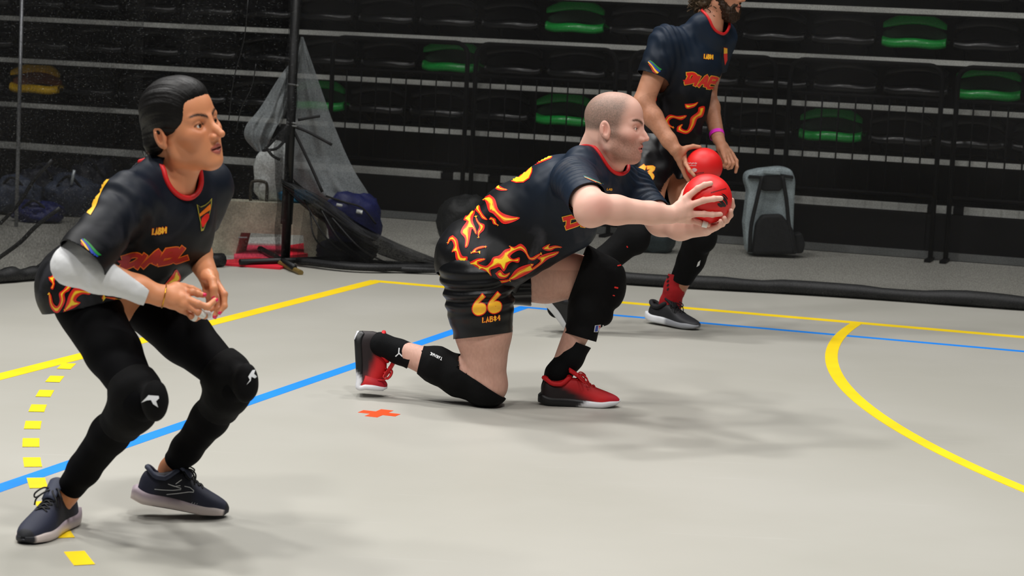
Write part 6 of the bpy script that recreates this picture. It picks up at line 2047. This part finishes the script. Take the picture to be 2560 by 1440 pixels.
    def tu(Vv):
        tt = np.tile(np.array(lin(34, 38, 58)[:3]), (len(Vv), 1))
        tt = blend(tt, (18, 19, 26), sstep(0.65, 0.55, Vv[:, 0]) * sstep(0.15, 0.25, Vv[:, 0]) * 0.8)
        return blend(tt, (22, 24, 30), sstep(0.945, 0.965, Vv[:, 0]))
    def ts(Vv):
        tt = np.tile(np.array(lin(224, 210, 206)[:3]), (len(Vv), 1))
        tt = blend(tt, (168, 150, 168), sstep(0.075, 0.090, Vv[:, 2]) * sstep(0.7, 0.6, Vv[:, 0]) * 0.7)
        return blend(tt, (24, 26, 34), sstep(0.94, 0.955, Vv[:, 0]))
    O = P(338, 1252, 5.64); tip = G(556, 1292); tip[2] = 0.004
    upv = np.cross(tip - O, np.cross(np.array((0, 0, 1.0)), tip - O))
    sroot, tf, u_ = shoe(root, O, tip - O, upv, 0.254, 1, mu, ms, mo_, ml, mc, tint_up=tu, tint_sole=ts, heel_flare=0.06, sole_h=0.115, collar_r=0.028, high=1.25, collar_x=0.03, toe_spring=0.02, label='navy running shoe with raised heel, on the right', bow=0.8)
    ub = BVHTree.FromObject(u_, bpy.context.evaluated_depsgraph_get()) if False else None
    uv_ = np.array([v.co[:] for v in u_.data.vertices]); off_ = np.array(u_.location) + np.array(sroot.location) + np.array(root.location)
    ubv = BVHTree.FromPolygons([Vector(v + off_) for v in uv_], [tuple(p.vertices) for p in u_.data.polygons])
    cs = lambda l: [(300 + x / 8, 1130 + y / 8) for x, y in l]
    decal('white_line', [ribbon(cs(l), w) for l, w in (([(690, 745), (850, 760), (1050, 768), (1215, 752), (1225, 730), (960, 640)], 1.6), ([(960, 640), (1090, 690), (1210, 672)], 1.4), ([(930, 850), (1150, 830), (1380, 800), (1470, 805), (1475, 775), (1400, 710), (1290, 685)], 1.6), ([(1115, 640), (1235, 555)], 1.8), ([(1375, 1025), (1400, 995)], 1.0), ([(1430, 1035), (1450, 1005)], 1.0), ([(1480, 1045), (1500, 1015)], 1.0), ([(1535, 1045), (1550, 1025)], 1.0))], ubv, M_pr_wh, sroot, 0.001, 3)
    h0 = G(180, 1307); t0_ = G(36, 1373)
    fwd = unit(t0_ - h0)
    shoe(root, (h0[0], h0[1], 0.0), fwd, (0, 0, 1), 0.272, -1, mu, ms, mo_, ml, mc, tint_up=tu, tint_sole=ts, heel_flare=0.05, sole_h=0.115, collar_r=0.028, high=1.2, toe_spring=0.02, label='navy running shoe pointing to the camera, on the left', bow=1.0)
build_woman()
# ------------------------------------------------------------------ the bearded player standing behind
def build_third():
    root = empty('person', G(1690, 818), 'bearded curly-haired player striding behind, red ball in his right hand, red sock', 'person', 'players in dark flame jerseys')
    a = math.radians(27)
    hd = Head(P(1803, -25, 10.0), (math.cos(a), -math.sin(a), -0.08), (0.10, 0, 1), 1.02, nose=1.1, jaw=1.05, mouth_open=0.004)
    pel = P(1668, 352, 10.02); shc = P(1738, 92, 9.98)
    shR = P(1664, 108, 9.86); shL = P(1802, 92, 10.10)
    elR = P(1608, 258, 9.80); wrR = P(1688, 374, 9.70)
    elL = P(1766, 228, 10.20); wrL = P(1796, 347, 9.99)
    hipR = P(1635, 398, 9.93); hipL = P(1695, 392, 10.10)
    knR = P(1582, 592, 9.68); caR = P(1510, 655, 9.66); anR = P(1404, 748, 9.62)
    knL = P(1750, 588, 9.84); caL = P(1728, 650, 9.92); anL = P(1676, 758, 10.02)
    up = unit(shc - pel); lat = unit(shL - shR); lat = unit(lat - up * (lat @ up)); fw = np.cross(lat, up)
    T = np.stack([fw, lat, up], 1)
    tw = lambda f, l, u: pel + T @ np.array((f, l, u))
    nb = P(1772, 72, 9.97); nk0 = hd.w(-0.03, 0, -0.05)
    BT = SDF(); TP = SDF(); LG = SDF()
    BT.ell(tw(0, 0, 0.02), (0.11, 0.14, 0.12), T, 0.05); BT.ell(tw(0, 0, 0.2), (0.10, 0.13, 0.16), T, 0.06); BT.ell(tw(0, 0, 0.37), (0.11, 0.145, 0.15), T, 0.06)
    TP.cone(shR, shL, 0.055, 0.055, 0.05); TP.cone(nk0, nb, 0.060, 0.066, 0.03)
    TP.cone(shR, shR + (elR - shR) * 0.5, 0.056, 0.052, 0.02); TP.cone(shL, shL + (elL - shL) * 0.52, 0.056, 0.051, 0.02)
    hd.add(TP)
    for hip, kn, ca, an in ((hipR, knR, caR, anR), (hipL, knL, caL, anL)):
        LG.cone(hip, hip + (kn - hip) * 0.5, 0.100, 0.088, 0.04); LG.cone(hip + (kn - hip) * 0.5, kn, 0.088, 0.060, 0.03)
        LG.chain([kn, ca, an], [0.055, 0.053, 0.036], 0.03)
    colp = nb + up * 0.006; coln = unit(up + fw * 0.55)
    aR = shR + (elR - shR) * 0.35; aL = shL + (elL - shL) * 0.40
    UB, LB, wp_, wn_ = upper_body(BT, TP, LG, hd, pel, T, 0.2, 0.0026)
    V, F = UB
    V, F = cut(V, F, aR, elR - shR, (aR, elR, 0.08)); V, F = cut(V, F, aL, elL - shL, (aL, elL, 0.08))
    b2 = P(1760, 416, 9.72); r2 = 0.0855
    def onb(px, py, ex=0.010):
        d = unit(ray(px, py)); oc = CAM - b2; b = oc @ d; c = oc @ oc - r2 ** 2; di = b * b - c
        q = CAM - d * b if di < 0 else CAM + d * (-b - math.sqrt(di))
        return b2 + unit(q - b2) * (r2 + ex)
    AR = SDF(); AR.cone(shR, elR, 0.056, 0.048, 0.03)
    AR.chain([elR, elR + (wrR - elR) * 0.3, elR + (wrR - elR) * 0.8, wrR], [0.047, 0.045, 0.034, 0.030], 0.02)
    kR = [onb(1712, 388, 0.020), onb(1706, 398, 0.020), onb(1702, 408, 0.020), onb(1700, 418, 0.018)]
    fR = [[onb(1719, 410), onb(1728, 425), onb(1738, 436)], [onb(1712, 424), onb(1716, 438), onb(1724, 447)], [onb(1707, 430), onb(1710, 444), onb(1717, 455)], [onb(1704, 434), onb(1706, 446), onb(1712, 456)]]
    hand(AR, wrR, kR, fR, [P(1704, 378, 9.71), P(1717, 370, 9.72), P(1733, 366, 9.72), P(1749, 368, 9.72)], img(-0.8, -0.3, -0.6), 0.0135, 0.0098)
    VR, FR = AR.surf(0.0032); VR, FR = cut(VR, FR, aR, shR - elR, (shR, 0.20))
    AL = SDF(); AL.cone(shL, elL, 0.056, 0.046, 0.03)
    AL.chain([elL, elL + (wrL - elL) * 0.35, wrL], [0.045, 0.043, 0.030], 0.02)
    kL = [P(1831, 386, 9.95), P(1825, 390, 9.92), P(1818, 393, 9.90), P(1811, 394, 9.88)]
    fL = [[P(1841, 402, 9.94), P(1842, 417, 9.93), P(1839, 430, 9.93)], [P(1833, 408, 9.90), P(1828, 418, 9.90), P(1820, 421, 9.92)], [P(1824, 409, 9.88), P(1818, 417, 9.88), P(1811, 418, 9.90)], [P(1815, 406, 9.87), P(1810, 413, 9.88), P(1805, 413, 9.90)]]
    hand(AL, wrL, kL, fL, [P(1802, 372, 9.95), P(1806, 392, 9.93), P(1811, 405, 9.92), P(1818, 414, 9.93)], img(0.7, -0.2, -0.7), 0.0135, 0.0096)
    VL, FL = AL.surf(0.0032); VL, FL = cut(VL, FL, aL, shL - elL, (shL, 0.20))
    V, F = weld((V, F), (VR, FR), aR, elR - shR); V, F = weld((V, F), (VL, FL), aL, elL - shL); V, F = weld((V, F), LB, wp_, wn_, near=0.22)
    t = skin_tint(V, (196, 138, 108), seed=33)
    L = hd.local(V); inh = (np.abs(L[:, 0]) < 0.16) & (np.abs(L[:, 1]) < 0.1) & (L[:, 2] > -0.16)
    t[inh] = face_tint(hd, V[inh], t[inh], (170, 96, 84), (56, 40, 28), 1.2, (200, 110, 90))
    arm = np.minimum(np.linalg.norm(V - (elR + wrR) / 2, axis=1), np.linalg.norm(V - (elL + wrL) / 2, axis=1)) < 0.16
    t[arm] = blend(t[arm], (150, 98, 70), 0.25 + 0.2 * vnoise(V[arm] * 160, 3))
    mesh('body', V, quads_to_faces(F), M_skin3, root, True, tint=t)
    hd.eyes(root, (0.95, 0.2, 0), (70, 60, 44))
    mh = hair_material('hair_brown', (70, 56, 40), 0.5); mbd = hair_material('beard_brown', (48, 34, 24), 0.55)
    Hs = SDF(); E = lambda c, r, kk=0.02: Hs.ell(hd.w(*c), np.array(r) * hd.k, hd.R, kk)
    E((-0.030, 0, 0.050), (0.108, 0.096, 0.098)); E((-0.080, 0, -0.040), (0.055, 0.078, 0.085), 0.03); E((-0.03, 0.07, -0.01), (0.05, 0.03, 0.07), 0.02); E((-0.045, -0.07, -0.02), (0.045, 0.03, 0.075), 0.02)
    VV, FF = Hs.surf(0.004)
    VV = VV + normals(VV, FF) * (np.abs(vnoise(VV * 55, 3)) * 0.016 + np.abs(vnoise(VV * 120, 4)) * 0.007 - 0.006)[:, None]
    hair = mesh('hair', VV, FF, mh, root, True)
    rr = random.Random(5)
    for i in range(60):
        th = rr.uniform(-2.4, 2.4); zz = rr.uniform(-0.11, 0.12)
        c = np.array((-0.05 - 0.085 * math.cos(th) * 1.0, 0.095 * math.sin(th), zz))
        pts = [c + np.array((0.010 * math.cos(k * 1.3), 0.010 * math.sin(k * 1.3), -0.006 * k)) for k in range(9)]
        MB().tube(spline([hd.w(*q) for q in pts], 3), 0.0022, 5).build('curl', mh, hair, True)
    Bd = SDF(); E2 = lambda c, r, kk=0.015: Bd.ell(hd.w(*c), np.array(r) * hd.k, hd.R, kk)
    E2((0.062, 0, -0.108), (0.042, 0.046, 0.036))
    for sg in (-1, 1):
        Bd.cone(hd.w(0.016, sg * 0.066, -0.035), hd.w(0.060, sg * 0.040, -0.092), 0.016 , 0.024, 0.02)
        Bd.cone(hd.w(0.096, sg * 0.004, -0.050), hd.w(0.080, sg * 0.030, -0.068), 0.007, 0.009, 0.008)
        Bd.cone(hd.w(0.082, sg * 0.030, -0.066), hd.w(0.072, sg * 0.030, -0.095), 0.011, 0.018, 0.012)
    VV, FF = Bd.surf(0.003)
    VV = VV + normals(VV, FF) * (np.abs(vnoise(VV * 80, 6)) * 0.010 + np.abs(vnoise(VV * 170, 7)) * 0.004 - 0.003)[:, None]
    mesh('beard', VV, FF, mbd, root, True)
    # ---------------- jersey
    J = SDF()
    J.ell(tw(0.0, 0, 0.02), (0.138, 0.165, 0.14), T, 0.05); J.ell(tw(0.005, 0, 0.18), (0.128, 0.155, 0.17), T, 0.06); J.ell(tw(0.010, 0, 0.36), (0.135, 0.175, 0.15), T, 0.06)
    J.cone(shR, shL, 0.068, 0.066, 0.06); J.cone(nb - lat * 0.07, nb + lat * 0.05, 0.052, 0.05, 0.05); J.cone(nb - up * 0.03, nb + up * 0.02, 0.084, 0.080, 0.04)
    J.cone(shR, shR + (elR - shR) * 0.62, 0.073, 0.078, 0.04); J.cone(shL, shL + (elL - shL) * 0.62, 0.068, 0.068, 0.04)
    VJ, FJ = J.surf(0.0055); VJ = smooth_mesh(VJ, FJ, 2)
    q = (VJ - pel) @ T
    f1 = vnoise(np.c_[q[:, 0] * 9, q[:, 1] * 9, q[:, 2] * 13], 43) * 0.008 + vnoise(np.c_[q[:, 0] * 20, q[:, 1] * 20, q[:, 2] * 28], 44) * 0.0035
    fa = np.exp(-(np.linalg.norm(VJ - (shR + up * 0.02), axis=1) / 0.11) ** 2)
    f1 = f1 + fa * 0.006 * np.sin(((VJ - nb) @ unit(shR - nb)) * 170 + vnoise(VJ * 11, 6) * 2)
    VJ = VJ + normals(VJ, FJ) * f1[:, None]
    hemp = tw(0, 0, -0.005); hemn = unit(-up + fw * 0.15)
    VJ, FJ = cut(VJ, FJ, hemp, hemn)
    VJ, FJ = cut(VJ, FJ, shR + (elR - shR) * 0.56, unit(elR - shR), (shR + (elR - shR) * 0.56, elR, 0.09)); VJ, FJ = cut(VJ, FJ, shL + (elL - shL) * 0.56, elL - shL, (shL + (elL - shL) * 0.56, elL, 0.085))
    VJ, FJ, ring = neckline(VJ, FJ, colp, coln, 0.078)
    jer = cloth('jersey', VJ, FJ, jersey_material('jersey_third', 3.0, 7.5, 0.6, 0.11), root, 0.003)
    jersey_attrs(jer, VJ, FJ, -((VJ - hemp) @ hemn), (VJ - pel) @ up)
    bvh = bvh_of(VJ, FJ)
    MB().tube([q_ + coln * 0.002 for q_ in ring], 0.0068, 6, caps=False).build('collar_rib', M_rib, jer, True)
    cq = lambda l: [(1560 + x / 3, y / 3) for x, y in l]
    stripe_logo('sleeve_stripes', [(1619, 158), (1638, 188), (1657, 174), (1623, 149)], bvh, jer, 3)
    lettering('chest_lettering', 'DIABL', ((1722, 182), (27, 4.6), (-5, 28)), 26, 7.0, [(3.0, M_pr_yo), (0, M_pr_red)], bvh, jer, 0.18, 0.80, step=3)
    decal('chest_lettering', [cq([(440, 600), (500, 590), (520, 560), (545, 580), (520, 620), (470, 625)])], bvh, M_pr_red, jer, 0.0022, 3)
    lettering('maker_lettering', 'LAB84', ((1760, 135), (4.7, 0.4), (-0.2, 12)), 12, 2.4, [(0.8, M_pr_red), (0, M_pr_yo)], bvh, jer, 0, 1.0, False, step=2.5)
    decal('shield_print', [[(1809, 118), (1818, 120), (1818, 150), (1812, 163), (1809, 140)]], bvh, M_pr_red, jer, 0.0014, 3)
    decal('shield_print', [[(1809, 119), (1818, 121), (1818, 133), (1809, 134)]], bvh, M_pr_yo, jer, 0.002, 3)
    for fl_ in ([(455, 780), (520, 775), (555, 765), (530, 800), (480, 815), (460, 805)],
                [(300, 900), (340, 860), (400, 870), (470, 865), (430, 900), (370, 885), (340, 905), (345, 935), (380, 960), (330, 950), (305, 930)],
                [(395, 985), (400, 950), (440, 930), (430, 960), (470, 975), (490, 930), (500, 880), (550, 840), (560, 805), (605, 800), (590, 870), (550, 890), (530, 940), (500, 985), (460, 1005)],
                [(215, 720), (245, 710), (245, 750), (225, 775)]):
        flame('flame_print', cq(fl_), bvh, jer, 4, sc=0.6)
    # ---------------- shorts, pads, socks, wristband
    Sh = SDF(); Sh.ell(tw(0, 0, -0.02), (0.142, 0.165, 0.13), T, 0.05)
    eR, eL = hipR + (knR - hipR) * 0.58, hipL + (knL - hipL) * 0.52
    Sh.cone(hipR, eR, 0.122, 0.125, 0.04); Sh.cone(hipL, eL, 0.120, 0.120, 0.04)
    VS, FS = Sh.surf(0.0055); VS = smooth_mesh(VS, FS, 1)
    VS = VS + normals(VS, FS) * (vnoise(VS * np.array((12, 12, 20)), 62) * 0.008)[:, None]
    VS, FS = cut(VS, FS, hipR + (knR - hipR) * 0.52, knR - hipR, (knR, 0.30)); VS, FS = cut(VS, FS, hipL + (knL - hipL) * 0.44, knL - hipL, (knL, 0.32)); VS, FS = cut(VS, FS, tw(0, 0, 0.06), up)
    sh = cloth('shorts', VS, FS, M_short, root, 0.003); sb = bvh_of(VS, FS)
    lettering('number_print', '13', ((1600, 412), (24, 4), (-4, 36)), 36, 8, [(2.5, M_pr_or), (0, M_pr_yo)], sb, sh, 0.1, 0.95, step=3)
    for kn, hip, ca, an, bot in ((knR, hipR, caR, anR, 0.26), (knL, hipL, caL, anL, 0.26)):
        d1 = unit(hip - kn); d2 = unit(an - kn)
        o, VK, FK = wrapped('knee_pad', [kn + d1 * 0.16, kn + d1 * 0.05, kn, ca, kn + d2 * 0.30], [0.088, 0.076, 0.072, 0.064, 0.050], [(kn + d1 * 0.10, d1), (kn + d2 * bot, d2)], M_knit, root, 0.0045, 0.003,
                            lambda B_: B_.ell(kn + fw * 0.04 - d1 * 0.0, (0.045, 0.05, 0.065), None, 0.03), wr=0.001, seed=71)
        kb = bvh_of(VK, FK)
        if kn is knL:
            lettering('maker_lettering', 'TARMAK', ((1694, 622), (-1.2, 5.0), (-4.5, -1.5)), 5, 1.5, [(0, M_pr_wh)], kb, o, 0, 1, False, step=2.5)
            decal('white_logo', [[(1745, 655), (1751, 650), (1748, 663), (1741, 667)]], kb, M_pr_wh, o, 0.0015, 3)
        else:
            decal('red_mark', [ribbon([(1567, 615), (1569, 619)], 2.5)], kb, M_pr_red, o, 0.0015, 2)
    msk = mat('sock_red', (176, 12, 24), 0.8, bump=(120, 0.4, 0.003))
    d2 = unit(anL - knL)
    sk, VK, FK = wrapped('sock', [P(1700, 682, 9.96), P(1688, 718, 9.99), anL, anL + np.array((0, 0, -0.06))], [0.052, 0.050, 0.050, 0.048], [(P(1697, 692, 9.97), img(0.3, -1))], msk, root, 0.004, 0.003, wr=0.0016, seed=81, wf=40)
    kb = bvh_of(VK, FK)
    decal('black_mark', [ribbon([(1672, 690 + i * 10), (1668, 696 + i * 10)], 4) for i in range(4)], kb, mat('print_black', (14, 14, 16), 0.5), sk, 0.0014, 3)
    wrapped('sock', [anR + unit(caR - anR) * 0.05, anR, anR + img(-0.02, 0.04)], [0.047, 0.048, 0.047], [(anR + unit(caR - anR) * 0.045, caR - anR)], M_sock, root, 0.004, 0.003)
    wv = unit(wrL - elL); wp = P(1792, 337, 10.01)
    wrapped('wristband', [wp - wv * 0.02, wp + wv * 0.02], [0.0365, 0.0355], [(wp - wv * 0.010, -wv), (wp + wv * 0.010, wv)], mat('band_pink', (232, 40, 200), 0.5), root, 0.003, 0.001)
    # ---------------- shoes
    mu = mat('shoe_black', (22, 22, 26), 0.55, attr=True, bump=(280, 0.3, 0.001)); ms = mat('sole_white_grey', (226, 228, 232), 0.5, attr=True)
    mo_ = mat('rubber_grey', (150, 152, 156), 0.5); ml = mat('lace_black', (14, 14, 16), 0.7); mc = mat('shoe_collar_black', (20, 20, 24), 0.75)
    tu = lambda Vv: blend(np.tile(np.array(lin(22, 22, 26)[:3]), (len(Vv), 1)), (60, 62, 68), sstep(0.5, 0.7, Vv[:, 0]) * 0.3)
    ts = lambda Vv: blend(np.tile(np.array(lin(228, 230, 234)[:3]), (len(Vv), 1)), (150, 152, 158), sstep(0.38, 0.46, Vv[:, 0]))
    O = P(1622, 800, 10.06); tip = G(1768, 830); tip[2] = 0.0
    O[2] = max(O[2], 0.012)
    upv = np.cross(tip - O, np.cross(np.array((0, 0, 1.0)), tip - O))
    shoe(root, O, tip - O, upv, 0.300, 1, mu, ms, mo_, ml, mc, tint_up=tu, tint_sole=ts, heel_flare=0.05, sole_h=0.105, toe_spring=0.03, label='black shoe with white and grey sole under the red sock')
    O = P(1352, 742, 9.46)
    shoe(root, O, img(0.5, 0.6, 0.62), img(0.8, -0.45, -0.30), 0.275, -1, mu, ms, mo_, ml, mc, bend=0.25, tint_up=tu, tint_sole=lambda Vv: np.tile(np.array(lin(228, 230, 234)[:3]), (len(Vv), 1)), heel_flare=0.05, sole_h=0.105, label='black shoe with white sole lifted behind the kneeling player')
    return b2, r2
TB = build_third()
# ================================================================== balls
def ball(c, r, label, dents=()):
    bm = bmesh.new(); bmesh.ops.create_icosphere(bm, subdivisions=6, radius=1.0)
    me = bpy.data.meshes.new('dodgeball')
    V = np.array([v.co[:] for v in bm.verts])
    d = np.ones(len(V))
    for q, w, a in dents:
        q = unit(np.asarray(q) - c)
        d -= a * np.exp(-((np.arccos(np.clip(V @ q, -1, 1)) / w) ** 2))
    V = V * d[:, None] * r
    for v, q in zip(bm.verts, V): v.co = q
    for f in bm.faces: f.smooth = True
    bm.to_mesh(me); bm.free()
    e = empty('dodgeball', c, label, 'ball', 'red dodgeballs')
    me.materials.append(mat('ball_red', (226, 22, 22), 0.48, bump=(230, 0.12, 0.001), noise=(12, 0.04)))
    o = bpy.data.objects.new('shell', me); COL.objects.link(o); o.parent = e
    tri = [tuple(p.vertices) for p in me.polygons]
    return e, BVHTree.FromPolygons([Vector(v + c) for v in V], tri)
M_ink = mat('print_ink', (24, 16, 18), 0.5)
b1, bv1 = ball(KB[0], KB[1], 'red foam dodgeball gripped by the kneeling player', [(KB[0] + img(0.012, -0.05, -0.06), 0.16, 0.03)])
# black arc logo and the small line of print above it
decal('logo_print', [sp2([(1795, 491), (1804, 488), (1814, 495), (1819, 506), (1817, 513), (1811, 503), (1803, 496)], 4),
                     sp2([(1794, 500), (1802, 499), (1811, 507), (1815, 515), (1808, 517), (1803, 509)], 4),
                     sp2([(1793, 509), (1800, 508), (1807, 516), (1801, 518), (1795, 514)], 4),
                     sp2([(1803, 484), (1811, 486), (1818, 494), (1819, 499), (1812, 491)], 4)], bv1, M_ink, b1, 0.0006, 4)
for i in range(13):
    x = 1778 + i * 3.0
    decal('logo_print', [ribbon([(x, 483 - i * 0.82), (x + 0.4, 480 - i * 0.82)], 1.8)], bv1, M_ink, b1, 0.0006, 2)
b2_, bv2 = ball(TB[0], TB[1], 'red foam dodgeball in the right hand of the bearded player')
mpl = mat('print_pale', (210, 176, 176), 0.5)
decal('logo_print', [sp2([(1727, 424), (1736, 420), (1743, 424), (1738, 430), (1729, 429)], 3)], bv2, mpl, b2_, 0.0006, 3)
for i in range(8):
    decal('logo_print', [ribbon([(1720 + i * 3, 411 - (i % 3)), (1721 + i * 3, 406 + (i % 2))], 1.6), ribbon([(1724 + i * 2.2, 415), (1725 + i * 2.2, 413)], 1.2)], bv2, mpl, b2_, 0.0006, 2)
for i in range(9):
    decal('logo_print', [ribbon([(1738 + i * 2.6, 435 - i * 0.3), (1738.6 + i * 2.6, 432.5 - i * 0.3)], 1.4)], bv2, M_ink, b2_, 0.0006, 2)
